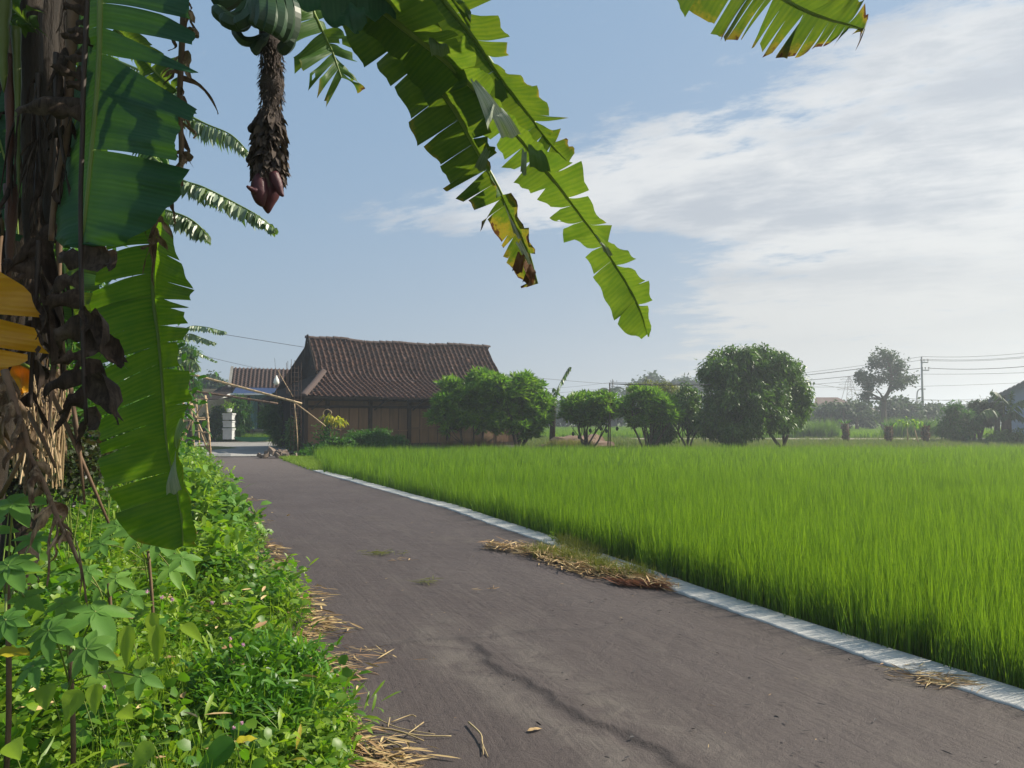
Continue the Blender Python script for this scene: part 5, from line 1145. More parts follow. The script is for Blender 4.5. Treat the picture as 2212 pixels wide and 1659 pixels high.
# ---------------------------------------------------------------- banana plants close to the camera
def banana_leaf(parent, mat, mid, Ledge, Redge, step=.016, nv=9, tearsL=(), tearsR=(), brown=(0, 0), rib='rib_green', ribr=(.013, .004), name='leaf', seed=1, cup=.03, wave=.012, ragged=.05, patches=(), twist=.05, label=None, maxseg=.0, holes=0, flip=0):
    """mid / Ledge / Redge : control points (px, py, distance) with matching index. tears: (index parameter, start v, opening)"""
    g = random.Random(seed)
    if flip: Ledge, Redge = [[(e[0], e[1], 2 * m_[2] - e[2] + o_) for e, m_ in zip(E_, mid)] for E_, o_ in ((Ledge, flip), (Redge, -flip))]
    mid, Ledge, Redge = [[W(*p) for p in q] for q in (mid, Ledge, Redge)]
    n = len(mid) - 1; V, UV, BR, PL, Fq = [], [], [], [], []
    arc = [0]
    N_s = n * 40
    for i in range(N_s): arc.append(arc[-1] + (cr(mid, (i + 1) * n / N_s) - cr(mid, i * n / N_s)).length)
    def arcl(t): x = t / n * N_s; i = min(int(x), N_s - 1); return arc[i] + (arc[i + 1] - arc[i]) * (x - i)
    total = arc[-1]
    for side, E, tears in ((-1, Ledge, tearsL), (1, Redge, tearsR)):
        cuts = [(0.0, 1, 0.0)] + sorted(tears) + [(float(n), 1, 0.0)]
        for c0, c1 in zip(cuts[:-1], cuts[1:]):
            t0, t1 = c0[0], c1[0]
            if t1 - t0 < .01: continue
            nu = max(3, int((arcl(t1) - arcl(t0)) / step)); base = len(V); tw = g.gauss(0, twist); ext = 1 + g.uniform(-ragged, ragged * .4); sl = g.uniform(-ragged, ragged); dep = g.gauss(0, .008 + .6 * twist); bseg = g.gauss(0, .07)
            for i in range(nu + 1):
                f = i / nu
                for j in range(nv + 1):
                    v = j / nv
                    lo = t0 + c0[2] * max(0, (v - c0[1])) / max(1e-3, 1 - c0[1]) if c0[1] < 1 else t0
                    hi = t1 - c1[2] * .35 * max(0, (v - c1[1])) / max(1e-3, 1 - c1[1]) if c1[1] < 1 else t1
                    tt = lo + (hi - lo) * f
                    a = cr(mid, tt); b = cr(E, tt); ev = v * (ext + sl * (f - .5) + (.012 * g.uniform(-1, 1) if j == nv else 0))
                    p = a.lerp(b, ev); d = (cr(mid, min(n, tt + .02)) - cr(mid, max(0, tt - .02))).normalized(); nn = d.cross(b - a)
                    if nn.length > 1e-6: nn.normalize()
                    wd = (b - a).length
                    w_ = wave * math.sin(tt * 9 + v * 3 + seed) * v + cup * math.sin(math.pi * v) + tw * (f - .5) * v * v + dep * v + .0018 * math.sin(arcl(tt) * 420) * min(1, v * 6)
                    p = p + nn * w_ * side
                    V.append(p); UV.append((arcl(tt), v)); BR.append(brown[0] + (brown[1] - brown[0]) * (tt / n) ** 1.7 + bseg); PL.append(0)
            for i in range(nu):
                for j in range(nv):
                    if holes and 2 < j < nv and g.random() < holes: continue
                    q = base + i * (nv + 1) + j
                    Fq.append((q, q + 1, q + nv + 2, q + nv + 1) if side > 0 else (q, q + nv + 1, q + nv + 2, q + 1))
    for (pts, pale, br) in patches:   # folded over flaps: four corners, gently bent
        c = [W(*p) for p in pts]; base = len(V); k, l = 10, 6
        for i in range(k + 1):
            for j in range(l + 1):
                f, h = i / k, j / l; p = (c[0].lerp(c[1], f)).lerp(c[3].lerp(c[2], f), h); p.y -= .02 * math.sin(math.pi * h); p.z += .006 * math.sin(f * 9)
                V.append(p); UV.append((f * .3, .3 + h * .4)); BR.append(br); PL.append(pale)
        for i in range(k):
            for j in range(l):
                q = base + i * (l + 1) + j; Fq.append((q, q + 1, q + l + 2, q + l + 1))
    me = npmesh(name, [tuple(v) for v in V], [Fq], {'brown': BR, 'pale': PL}, uv=UV, smooth=True)
    o = link(name, me, M[mat], parent)
    if label: o['label'] = label
    pts = [cr(mid, i * n / 40) for i in range(41)]
    MB().tube(pts, [ribr[0] + (ribr[1] - ribr[0]) * i / 40 for i in range(41)], 8).build('midrib', M[rib], o, True)
    return o
def auto_tears(n, k, seed, lo=.15, hi=.5, op=(.01, .06), t0=0.3):
    g = random.Random(seed); return [(t0 + (n - t0) * (i + g.uniform(.2, .8)) / k, g.uniform(lo, hi), g.uniform(*op)) for i in range(k)]

bx = Vector((-2.5, 3.3, 0))
bp1 = thing('banana_plant', 'large fruiting banana plant at the near left whose leaves hang over the road', 'banana plant', bx)
CROWN = Vector((-1.75, 2.85, 3.6))
def stem(p, q, r0, r1, m, parent, n=10, name='stem'):
    p, q = Vector(p), Vector(q); pts = [p.lerp(q, i / n) + Vector((math.sin(i * 1.1), math.cos(i * .9), 0)) * .012 for i in range(n + 1)]
    return MB().tube(pts, [r0 + (r1 - r0) * i / n for i in range(n + 1)], 18).build(name, M[m], parent, True)
stem((-2.5, 3.3, 0.0), tuple(CROWN), .12, .085, 'pseudostem', bp1)
# loose sheath layers round the stem
for (x0, x1, x2, y0, y1, Yd, m, r) in ((20, 22, 18, 120, 470, 2.35, 'pseudostem_red', .018), (34, 38, 40, 60, 420, 2.34, 'pseudostem_green', .014), (8, 5, 8, -60, 200, 2.3, 'pseudostem_green', .03), (62, 66, 58, -60, 560, 2.6, 'pseudostem', .045), (100, 98, 108, -60, 600, 2.75, 'pseudostem', .05), (25, 24, 16, 400, 640, 2.42, 'pseudostem_red', .022)):
    MB().tube(smoothpts([W(x0, y0, Yd), W(x1, (y0 * 2 + y1) / 3, Yd), W((x1 + x2) / 2, (y0 + y1 * 2) / 3, Yd), W(x2, y1, Yd)], 5), [r * (1.1 - .06 * i + .08 * math.sin(i * 1.7)) * (.15 if i == 15 else 1) for i in range(16)], 10).build('leaf_sheath', M[m], bp1, True)

# A: broad dark leaf hanging straight down
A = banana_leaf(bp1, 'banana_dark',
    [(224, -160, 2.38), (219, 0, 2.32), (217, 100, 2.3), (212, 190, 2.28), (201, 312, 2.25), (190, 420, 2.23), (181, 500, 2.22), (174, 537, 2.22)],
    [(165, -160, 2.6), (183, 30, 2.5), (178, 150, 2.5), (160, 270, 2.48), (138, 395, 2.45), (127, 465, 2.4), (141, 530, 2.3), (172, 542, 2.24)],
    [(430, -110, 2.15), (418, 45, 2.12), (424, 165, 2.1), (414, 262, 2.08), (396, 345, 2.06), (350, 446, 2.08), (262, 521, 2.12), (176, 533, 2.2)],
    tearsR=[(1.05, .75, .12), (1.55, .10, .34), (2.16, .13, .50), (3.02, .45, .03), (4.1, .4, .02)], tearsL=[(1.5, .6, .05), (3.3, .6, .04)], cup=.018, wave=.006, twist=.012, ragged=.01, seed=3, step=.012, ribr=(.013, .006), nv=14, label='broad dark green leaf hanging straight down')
# B: bright sunlit leaf reaching down to the weeds
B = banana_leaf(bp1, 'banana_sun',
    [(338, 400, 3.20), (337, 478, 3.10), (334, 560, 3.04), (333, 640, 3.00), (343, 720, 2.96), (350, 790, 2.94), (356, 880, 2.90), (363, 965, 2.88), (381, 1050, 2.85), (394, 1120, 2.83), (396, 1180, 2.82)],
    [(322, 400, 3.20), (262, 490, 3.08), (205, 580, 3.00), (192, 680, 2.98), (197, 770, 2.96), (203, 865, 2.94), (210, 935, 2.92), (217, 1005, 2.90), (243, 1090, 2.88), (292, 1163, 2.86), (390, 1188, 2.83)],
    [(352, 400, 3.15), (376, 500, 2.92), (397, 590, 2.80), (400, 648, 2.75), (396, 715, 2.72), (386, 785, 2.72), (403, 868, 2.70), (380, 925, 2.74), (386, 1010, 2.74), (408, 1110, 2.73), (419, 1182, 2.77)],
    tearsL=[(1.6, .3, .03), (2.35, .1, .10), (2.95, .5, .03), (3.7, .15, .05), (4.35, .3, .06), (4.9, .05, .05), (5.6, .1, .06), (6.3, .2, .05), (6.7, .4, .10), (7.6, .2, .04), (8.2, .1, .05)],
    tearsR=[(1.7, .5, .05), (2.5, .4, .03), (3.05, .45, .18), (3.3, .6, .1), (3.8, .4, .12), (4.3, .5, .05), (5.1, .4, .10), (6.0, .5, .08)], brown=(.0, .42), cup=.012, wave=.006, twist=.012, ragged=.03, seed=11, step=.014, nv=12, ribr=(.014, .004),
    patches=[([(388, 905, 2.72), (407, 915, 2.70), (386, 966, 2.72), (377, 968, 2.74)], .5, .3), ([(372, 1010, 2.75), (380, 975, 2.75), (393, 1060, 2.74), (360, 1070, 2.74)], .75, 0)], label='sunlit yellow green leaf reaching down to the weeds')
# D: long arching leaf, tip above the fields
D_ = banana_leaf(bp1, 'banana_lime',
    [(640, -120, 2.7), (720, -58, 2.75), (805, 5, 2.8), (870, 58, 2.84), (955, 124, 2.9), (1040, 206, 2.95), (1085, 255, 3.0), (1128, 305, 3.03), (1160, 345, 3.06), (1191, 382, 3.1), (1249, 457, 3.15), (1286, 507, 3.2), (1319, 557, 3.24), (1355, 613, 3.28), (1383, 669, 3.32), (1399, 722, 3.36)],
    [(600, -60, 2.7), (690, 0, 2.72), (778, 42, 2.76), (842, 92, 2.8), (918, 160, 2.82), (1000, 240, 2.88), (1045, 295, 2.92), (1078, 345, 2.97), (1108, 382, 3.0), (1146, 404, 3.04), (1197, 466, 3.1), (1232, 522, 3.14), (1279, 586, 3.2), (1314, 650, 3.24), (1343, 712, 3.3), (1386, 733, 3.34)],
    [(700, -190, 2.8), (790, -120, 2.85), (880, -40, 2.92), (950, 30, 2.98), (1030, 100, 3.05), (1052, 188, 3.0), (1096, 244, 3.03), (1140, 292, 3.06), (1178, 330, 3.1), (1238, 366, 3.2), (1292, 450, 3.26), (1332, 522, 3.3), (1345, 563, 3.3), (1384, 608, 3.34), (1413, 662, 3.37), (1417, 720, 3.38)],
    tearsR=[(2.55, .2, .04), (3.2, .5, .10), (3.6, .3, .06), (4.35, .15, .14), (5.2, .2, .2), (8.9, .2, .10), (9.6, .15, .05), (10.45, .1, .10), (11.1, .05, .45), (12.3, .6, .05), (13.1, .6, .06), (13.8, .6, .05)],
    tearsL=[(3.4, .3, .04), (4.5, .3, .04), (5.6, .2, .1), (6.3, .2, .2), (7.2, .2, .1), (7.9, .15, .25), (9.2, .45, .18), (9.8, .5, .12), (10.35, .4, .16), (10.9, .3, .12), (11.5, .5, .10), (12.1, .6, .03), (13.6, .75, .15)],
    brown=(.0, .14), cup=.006, wave=.008, twist=.03, ragged=.05, flip=.04, seed=21, step=.018, nv=10, ribr=(.016, .003), holes=.004,
    patches=[([(1016, 172, 2.86), (1030, 176, 2.86), (1090, 248, 2.9), (1050, 262, 2.88)], 1.0, 0), ([(1052, 232, 2.88), (1086, 236, 2.9), (1126, 292, 2.95), (1084, 300, 2.93)], .9, .0), ([(1048, 262, 2.87), (1062, 226, 2.88), (1070, 232, 2.88), (1054, 282, 2.88)], .9, .62),
             ([(1140, 312, 2.98), (1176, 330, 3.0), (1190, 374, 3.04), (1144, 362, 3.0)], .1, 0), ([(926, 82, 2.78), (972, 98, 2.8), (976, 118, 2.82), (932, 122, 2.78)], .35, 0), ([(1286, 508, 3.14), (1294, 512, 3.15), (1326, 556, 3.2), (1304, 545, 3.17)], .9, 0), ([(1128, 322, 2.98), (1138, 330, 2.98), (1137, 382, 3.0), (1124, 372, 2.98)], .5, .1)],
    label='longest arching leaf with its tip low over the fields')
# C: shaded leaf with a withered brown tip
C_ = banana_leaf(bp1, 'banana_green',
    [(560, -240, 2.8), (700, -150, 2.86), (800, -30, 2.95), (865, 68, 3.0), (919, 146, 3.05), (980, 233, 3.1), (1024, 312, 3.14), (1047, 352, 3.17), (1077, 407, 3.2), (1105, 466, 3.24), (1138, 532, 3.28), (1161, 613, 3.32)],
    [(500, -190, 2.8), (630, -90, 2.82), (728, 20, 2.86), (792, 122, 2.9), (850, 200, 2.95), (902, 290, 3.0), (946, 362, 3.04), (968, 404, 3.08), (1008, 448, 3.12), (1060, 506, 3.18), (1112, 575, 3.24), (1146, 616, 3.3)],
    [(640, -270, 2.95), (780, -170, 3.0), (890, -60, 3.1), (945, 50, 3.15), (990, 120, 3.2), (1030, 215, 3.24), (1056, 305, 3.24), (1064, 338, 3.25), (1084, 402, 3.28), (1116, 474, 3.3), (1146, 545, 3.33), (1164, 613, 3.34)],
    tearsL=auto_tears(11, 14, 5, .1, .6, (.01, .07), .5) + [(7.25, .05, .30), (8.35, .15, .45), (9.5, .3, .12)], tearsR=auto_tears(11, 9, 6, .3, .6, (.01, .05)), brown=(.08, .68), cup=.01, wave=.008, twist=.03, ragged=.05, flip=.04, seed=31, step=.018, nv=10, ribr=(.018, .004), rib='rib_green',
    patches=[([(1049, 318, 3.02), (1060, 328, 3.03), (1048, 372, 3.04), (1024, 363, 3.02)], .3, 0), ([(1088, 438, 3.14), (1100, 470, 3.16), (1128, 520, 3.2), (1110, 505, 3.18)], 1.0, .35), ([(1114, 525, 3.2), (1126, 520, 3.22), (1150, 575, 3.26), (1132, 560, 3.24)], 1.0, .4), ([(1118, 545, 3.2), (1134, 552, 3.22), (1128, 592, 3.24), (1106, 586, 3.22)], 0, .95), ([(1146, 566, 3.26), (1158, 590, 3.27), (1152, 616, 3.3), (1128, 610, 3.28)], 0, .98)],
    label='shaded leaf with a withered brown tip')
# E: leaf behind, right
E_ = banana_leaf(bp1, 'banana_green',
    [(760, -260, 3.0), (870, -120, 3.1), (963, 5, 3.2), (1016, 70, 3.26), (1052, 122, 3.3), (1089, 177, 3.33), (1120, 218, 3.36), (1150, 258, 3.4), (1172, 288, 3.42), (1191, 313, 3.44), (1228, 352, 3.46)],
    [(700, -200, 3.0), (800, -60, 3.1), (890, 60, 3.2), (930, 120, 3.24), (965, 180, 3.28), (1005, 230, 3.3), (1040, 262, 3.33), (1090, 290, 3.36), (1140, 322, 3.38), (1174, 348, 3.4), (1212, 364, 3.44)],
    [(880, -300, 3.1), (980, -160, 3.2), (1055, -20, 3.3), (1092, 62, 3.35), (1108, 128, 3.4), (1150, 165, 3.42), (1184, 216, 3.44), (1206, 270, 3.46), (1192, 296, 3.46), (1218, 314, 3.46), (1238, 334, 3.47)],
    tearsR=[(2.3, .3, .3), (3.3, .4, .06), (3.9, .2, .25), (5.3, .4, .08), (6.5, .2, .25), (7.1, .5, .06), (7.7, .3, .15), (8.6, .3, .2)], tearsL=[(4.5, .4, .1), (6.2, .3, .08), (7.4, .3, .1), (8.1, .1, .25), (9.0, .1, .2)], brown=(.0, .5), cup=.01, wave=.012, twist=.04, ragged=.08, flip=.04, seed=41, step=.02, nv=9, ribr=(.016, .003),
    patches=[([(965, -12, 3.0), (1000, 5, 3.02), (1018, 28, 3.05), (1016, 68, 3.1)], 0, 0), ([(1068, 172, 3.2), (1082, 172, 3.22), (1098, 214, 3.25), (1070, 222, 3.22)], 0, 0)], label='ragged leaf behind the longest arching leaf')
# F: small tattered leaf between the bunch and the long leaves
F_ = banana_leaf(bp1, 'banana_lime',
    [(660, -120, 4.2), (668, -40, 4.2), (676, 20, 4.2), (690, 52, 4.2), (705, 85, 4.2), (718, 112, 4.2), (728, 140, 4.2), (738, 168, 4.2)],
    [(600, -80, 4.3), (610, -20, 4.3), (628, 48, 4.3), (626, 92, 4.3), (636, 130, 4.3), (655, 165, 4.3), (680, 200, 4.3), (712, 222, 4.3)],
    [(720, -130, 4.1), (705, -50, 4.1), (700, 5, 4.1), (728, 62, 4.1), (748, 104, 4.1), (762, 140, 4.1), (775, 172, 4.1), (776, 202, 4.1)],
    tearsL=[(2.5, .2, .10), (3.5, .1, .22), (4.4, .15, .18), (5.1, .1, .2), (5.7, .1, .25), (6.3, .1, .3)], tearsR=[(1.9, .3, .05), (2.7, .3, .05), (3.4, .5, .05), (4.3, .4, .06), (5.2, .2, .14), (5.9, .1, .2), (6.5, .1, .3)], brown=(.1, .5), cup=.01, wave=.02, twist=.05, ragged=.14, seed=45, step=.02, nv=9, ribr=(.012, .003), holes=.01, flip=.02, label='small tattered leaf beside the banana bunch')
# top right leaf entering from above
T_ = banana_leaf(bp1, 'banana_green',
    [(1100, -420, 3.1), (1300, -330, 2.95), (1500, -190, 2.8), (1620, -70, 2.7), (1660, -25, 2.68), (1720, 12, 2.66), (1780, 38, 2.64), (1830, 52, 2.63), (1866, 62, 2.62)],
    [(1060, -360, 3.1), (1230, -230, 2.95), (1400, -60, 2.75), (1525, 72, 2.62), (1585, 85, 2.58), (1650, 112, 2.56), (1728, 120, 2.55), (1800, 90, 2.57), (1862, 74, 2.6)],
    [(1160, -460, 3.15), (1380, -400, 3.0), (1600, -260, 2.9), (1750, -110, 2.8), (1770, -60, 2.78), (1795, -25, 2.75), (1835, 0, 2.72), (1862, 22, 2.68), (1871, 50, 2.64)],
    tearsL=auto_tears(9, 21, 8, .05, .35, (.01, .09), 1.0) + [(3.5, .05, .2), (4.3, .05, .3), (5.35, .1, .35)], tearsR=auto_tears(9, 6, 9, .3, .6, (.02, .06)), brown=(.15, .62), cup=.012, wave=.01, twist=.03, ragged=.12, flip=.03, seed=51, step=.014, nv=12, ribr=(.014, .003), holes=.003, label='leaf whose torn browned tip pokes into the sky above the fields')
# G: leaf crossing behind the fruit bunch at the top edge
G_ = banana_leaf(bp1, 'banana_dark', [(480, -70, 2.5), (560, -45, 2.55), (640, -25, 2.6), (720, -18, 2.65), (790, -20, 2.7), (850, -30, 2.75)], [(480, -90, 2.55), (560, -95, 2.6), (640, -90, 2.7), (720, -80, 2.75), (790, -70, 2.8), (850, -40, 2.8)], [(490, 0, 2.5), (580, 25, 2.5), (650, 26, 2.55), (735, 36, 2.6), (800, 34, 2.65), (850, -20, 2.7)],
    tearsR=[(2.6, .3, .08), (3.7, .3, .1)], seed=61, patches=[([(752, 6, 2.6), (790, 20, 2.62), (794, 52, 2.62), (766, 74, 2.6)], 0, 0), ([(730, 45, 2.6), (756, 8, 2.6), (778, 40, 2.62), (768, 74, 2.6)], 0, 0)])
# yellow leaf low at the left edge
banana_leaf(bp1, 'banana_yellow', [(-150, 560, 2.2), (-90, 600, 2.2), (-60, 680, 2.2), (-62, 780, 2.2), (-90, 850, 2.2)], [(-190, 560, 2.2), (-190, 600, 2.2), (-200, 700, 2.2), (-180, 800, 2.2), (-100, 860, 2.2)], [(-100, 540, 2.2), (10, 590, 2.16), (52, 700, 2.15), (56, 792, 2.15), (-60, 800, 2.18)], tearsR=[(1.9, .3, .16), (2.6, .5, .05)], seed=71, brown=(.1, .35), label='orange yellow dying leaf')
banana_leaf(bp1, 'banana_yellow', [(-120, 700, 2.4), (-60, 745, 2.4), (0, 772, 2.38), (45, 785, 2.36), (74, 800, 2.36)], [(-120, 690, 2.45), (-50, 728, 2.45), (0, 755, 2.42), (40, 772, 2.4), (72, 795, 2.37)], [(-110, 730, 2.35), (-55, 775, 2.35), (0, 800, 2.32), (45, 803, 2.32), (72, 806, 2.35)], seed=72, brown=(.2, .4), label='orange folded leaf tip')
# canopy leaves added above the frame, unseen: they shade what hangs below
def shade_canopy(parent, a, e, L, Wd, mat, seed, c=CROWN, drop=.55):
    g = random.Random(seed); d = Vector((math.sin(a), math.cos(a), 0)); s = Vector((d.y, -d.x, 0)); m_, l_, r_ = [], [], []
    def inv(p):  # world -> control triple
        q = p - Vector((0, 0, CAMZ)); f = math.cos(PITCH) * q.y + math.sin(PITCH) * q.z; u = -math.sin(PITCH) * q.y + math.cos(PITCH) * q.z; return (CX + F * q.x / f, CY - F * u / f, p.y)
    for i in range(8):
        f = i / 7; p = c + d * L * f * math.cos(e) + Vector((0, 0, L * (math.sin(e) * f - drop * f * f))); w_ = Wd * (math.sin(math.pi * min(1, f * .85 + .12)) ** .7) * (f > .05)
        m_.append(inv(p)); l_.append(inv(p - s * w_ - Vector((0, 0, w_ * .25)))); r_.append(inv(p + s * w_ - Vector((0, 0, w_ * .25))))
    return banana_leaf(parent, mat, m_, l_, r_, tearsL=auto_tears(7, 10, seed), tearsR=auto_tears(7, 10, seed + 1), seed=seed, step=.05, nv=5, twist=.03)
for k, (a, e, L, q) in enumerate([(1.45, .95, 2.3, .30), (1.9, .75, 2.1, .30), (1.0, 1.1, 2.4, .32), (2.5, .8, 2.0, .3), (-.6, .8, 2.2, .3), (-1.6, .7, 2.2, .3), (.2, .9, 2.2, .3)]):
    shade_canopy(bp1, a, e, L, q, 'banana_green', 300 + k * 7, c=CROWN + Vector((0, 0, .1)))

# fruit bunch: stalk, spent bracts, bud and curved fruits
BYd = 2.2
bun = thing('banana_bunch', 'hanging stalk of green bananas ending in a dark red bud', 'banana bunch', W(572, -60, BYd))
st_pts = [W(590, -160, BYd), W(578, -40, BYd), W(577, 60, BYd), W(588, 120, BYd), W(587, 200, BYd), W(583, 270, BYd), W(583, 340, BYd), W(580, 398, BYd)]
MB().tube(smoothpts(st_pts, 6), [.030 + .006 * math.sin(i * .9) for i in range(43)], 14).build('stalk', M['bract'], bun, True)
def finger(pts, r, name='banana'):
    p = smoothpts([W(x, y, d) for x, y, d in pts], 5); n = len(p); rad = [r * min(1, .35 + 3.2 * i / n) * (1 if i < n * .8 else max(.25, 1 - ((i / n - .8) / .2) ** 1.5 * .8)) for i in range(n)]
    MB().tube(p, rad, 6).build(name, M['banana_fruit'], bun, False)
fg = [[(545, -5, 2.14), (520, 34, 2.08), (490, 40, 2.06), (463, 16, 2.06)], [(548, -15, 2.12), (530, 45, 2.05), (505, 50, 2.03), (478, 36, 2.03)], [(552, -20, 2.12), (545, 20, 2.03), (530, 42, 2.0), (508, 52, 2.0)],
      [(556, -25, 2.1), (552, 10, 2.02), (552, 40, 2.0), (545, 56, 2.0)], [(566, -20, 2.1), (568, 15, 2.0), (568, 42, 1.98), (560, 62, 1.99)], [(578, -20, 2.1), (586, 20, 2.0), (584, 50, 1.98), (578, 68, 1.99)],
      [(590, -20, 2.1), (604, 20, 2.02), (602, 56, 2.0), (592, 78, 2.0)], [(600, -20, 2.12), (620, 15, 2.06), (620, 55, 2.04), (606, 88, 2.05)], [(604, -10, 2.14), (632, 15, 2.1), (634, 60, 2.1), (618, 98, 2.1)],
      [(598, 40, 2.16), (622, 60, 2.12), (624, 90, 2.1), (606, 112, 2.12)], [(580, 74, 2.14), (555, 88, 2.1), (525, 88, 2.08), (506, 62, 2.08)], [(575, 85, 2.14), (560, 92, 2.1), (550, 108, 2.09), (546, 112, 2.09)],
      [(540, -30, 2.2), (505, 0, 2.2), (480, 10, 2.2), (466, -8, 2.2)], [(560, -20, 2.3), (540, 20, 2.36), (530, 45, 2.38), (520, 50, 2.38)], [(590, -10, 2.3), (612, 30, 2.36), (610, 60, 2.36), (600, 80, 2.36)]]
for f_ in fg: finger(f_, .021 if f_[0][1] < 60 else .015)
# spent bract fringe
n = 1500; f = rng.uniform(0, 1, n) ** .9; ys = 75 + f * 315; th = rng.uniform(0, 6.28, n); rr = np.interp(ys, [75, 120, 240, 300, 360, 392], [.028, .036, .034, .044, .046, .036]); cxp = np.interp(ys, [75, 120, 200, 270, 400], [580, 588, 587, 583, 580])
C0 = np.array([tuple(W(a, b, BYd)) for a, b in zip(cxp, ys)]); out = np.stack([np.cos(th), np.sin(th), np.zeros(n)], 1)
lo = ys > 255
cloud('spent_bracts', C0 + out * rr[:, None] * .82, out * rng.uniform(.2, 1.0, n)[:, None] + np.stack([rng.normal(0, .35, n), rng.normal(0, .3, n), rng.uniform(-1.3, -.2, n)], 1), np.where(lo, .028, .018) * rng.uniform(.5, 1.2, n), np.where(lo, .009, .0022), rng.uniform(0, .9, n), leafmat('spent bracts', (0.03, 0.023, 0.022), (0.10, 0.075, 0.055), .05, .9), bun, droop=.5, seg2=True)
for (x, y, x2, y2) in ((562, 255, 540, 286), (560, 330, 535, 352), (566, 300, 548, 318)):
    MB().tube(smoothpts([W(x, y, BYd), W((x + x2) / 2 - 4, (y + y2) / 2, BYd), W(x2, y2, BYd)], 4), [.008, .007, .006, .007, .009, .011, .012, .009, .005][:9], 6).build('withered_finger', M['bract'], bun, True)
def budp(name, pts, rs, m, sq=(1, 1)): MB().tube(smoothpts([W(*p) for p in pts], 4), rs, 14).build(name, M[m], bun, True)
q = lambda rs, k: [rs[0]] + [float(np.interp(i / (k * 4), np.linspace(0, 1, len(rs)), rs)) for i in range(1, k * 4 + 1)]
budp('bud', [(582, 372, 2.2), (580, 405, 2.2), (578, 435, 2.2), (579, 461, 2.2)], q([.030, .036, .037, .030, .016, .003], 3), 'bud')
budp('bract', [(563, 378, 2.17), (560, 405, 2.16), (562, 430, 2.16), (568, 446, 2.17)], q([.014, .024, .024, .016, .004], 3), 'bud')
budp('bract', [(590, 375, 2.17), (600, 400, 2.17), (606, 416, 2.17), (612, 424, 2.17)], q([.016, .016, .012, .008, .003], 3), 'bud')
budp('bract', [(568, 402, 2.16), (552, 412, 2.14), (542, 408, 2.13), (533, 402, 2.12)], q([.012, .010, .008, .006, .003], 3), 'bud')

# dead leaves hanging from the same plant
def dead_leaf(parent, mid, strips, seed, m='dry', rib='rib_brown', r=(.012, .005), name='dead_leaf', label=None, fall=.0):
    """strips: list of (t, dx_px, dy_px, width m, length curl); drawn out sideways then drooping"""
    g = random.Random(seed); mp_ = [W(*p) for p in mid]; n = len(mp_) - 1; V, Fq, T = [], [], []
    for (t_, dx, dy, wd, curl) in strips:
        Yd = mid[min(int(t_), n)][2]; a = cr(mp_, min(t_, n)); k = Yd / F; tgt = a + Vector((dx * k, g.uniform(-.08, .05), -dy * k)); L = (tgt - a).length; b0 = len(V); tn = g.uniform(0, .9); segs = 12
        sd_ = (cr(mp_, min(n, t_ + .05)) - cr(mp_, max(0, t_ - .05))).normalized(); ph = g.uniform(0, 6.28); tw = g.uniform(-1, 1) * curl
        for i in range(segs + 1):
            f = i / segs; cc = a + Vector(((tgt.x - a.x) * .85, (tgt.y - a.y) * .5, (tgt.z - a.z) * .12)); p = a * (1 - f) ** 2 + cc * 2 * f * (1 - f) + tgt * f * f + Vector((math.sin(f * 7 + ph), math.cos(f * 6 + ph), 0)) * .008 * curl * f
            ang = tw * f * 1.6; dirv = (tgt - a).normalized(); wv = (sd_ * math.cos(ang) + dirv.cross(sd_) * math.sin(ang)); ww = wd * 1.25 * (1 - .45 * f ** 3) * (.72 + .22 * math.sin(f * 9 + ph) + .2 * mnoise.noise(Vector((f * 6, ph, seed))))
            cupv = dirv.cross(wv).normalized() * ww * .5 * math.sin(f * 3)
            for h in (-1, -.35, .35, 1): V.append(p + wv * ww * h * .5 + cupv * (1 - abs(h)) + wv * cupv.length * 0 + dirv * (g.uniform(-.5, .5) * ww * (1 if i == segs else .12))); T.append(min(.9, max(0, tn + g.uniform(-.12, .12))))
        for i in range(segs):
            for j in range(3): q_ = b0 + i * 4 + j; Fq.append((q_, q_ + 1, q_ + 5, q_ + 4))
    me = npmesh(name, [tuple(v) for v in V], [Fq], {'tint': T}, smooth=True); o = link(name, me, M[m], parent)
    if label: o['label'] = label
    MB().tube([cr(mp_, i * n / 24) for i in range(25)], [r[0] + (r[1] - r[0]) * i / 24 for i in range(25)], 7).build('midrib', M[rib], o, True); return o
def rstrips(n, k, sx, sy, wd, seed, t0=0, side=None, curl=1.0):
    g = random.Random(seed); return [(t0 + (n - t0) * (i + g.random()) / k, (g.choice((-1, 1)) if side is None else side) * g.uniform(*sx), g.uniform(*sy), g.uniform(*wd), g.uniform(.2, 1.6) * curl) for i in range(k)]
dead_leaf(bp1, [(190, -60, 2.2), (186, 60, 2.2), (180, 180, 2.2), (178, 300, 2.2), (174, 420, 2.2), (175, 560, 2.18), (178, 700, 2.17), (182, 830, 2.16), (187, 915, 2.16)],
    [(0.4 + .165 * i, -rnd.uniform(26, 40), rnd.uniform(-6, 8), .030, .5) for i in range(11)] + [(2.35, -150, 18, .055, .4), (2.55, -45, 12, .05, .6), (4.95, 98, 26, .085, .3), (5.0, -60, -15, .06, .6), (5.3, -70, 30, .06, .6), (5.6, -60, 25, .055, .8), (5.9, 62, 78, .09, .9), (6.05, -60, 40, .07, .7),
     (6.25, 78, 52, .10, .5), (6.5, -40, 20, .04, 1), (6.75, 66, 92, .09, .9), (6.85, -75, 50, .05, 1), (7.05, 98, 68, .11, .4), (7.2, -50, 80, .05, 1.2), (7.3, -35, 30, .05, 1), (7.75, 42, 20, .06, 1), (8.0, -28, 60, .045, 1), (5.7, 20, 60, .03, 1.5), (6.6, -30, 60, .03, 1.2)], 5, m='dry_dark', rib='rib_dark', r=(.008, .006), label='dead leaf with a black midrib and ladder of torn brown strips')
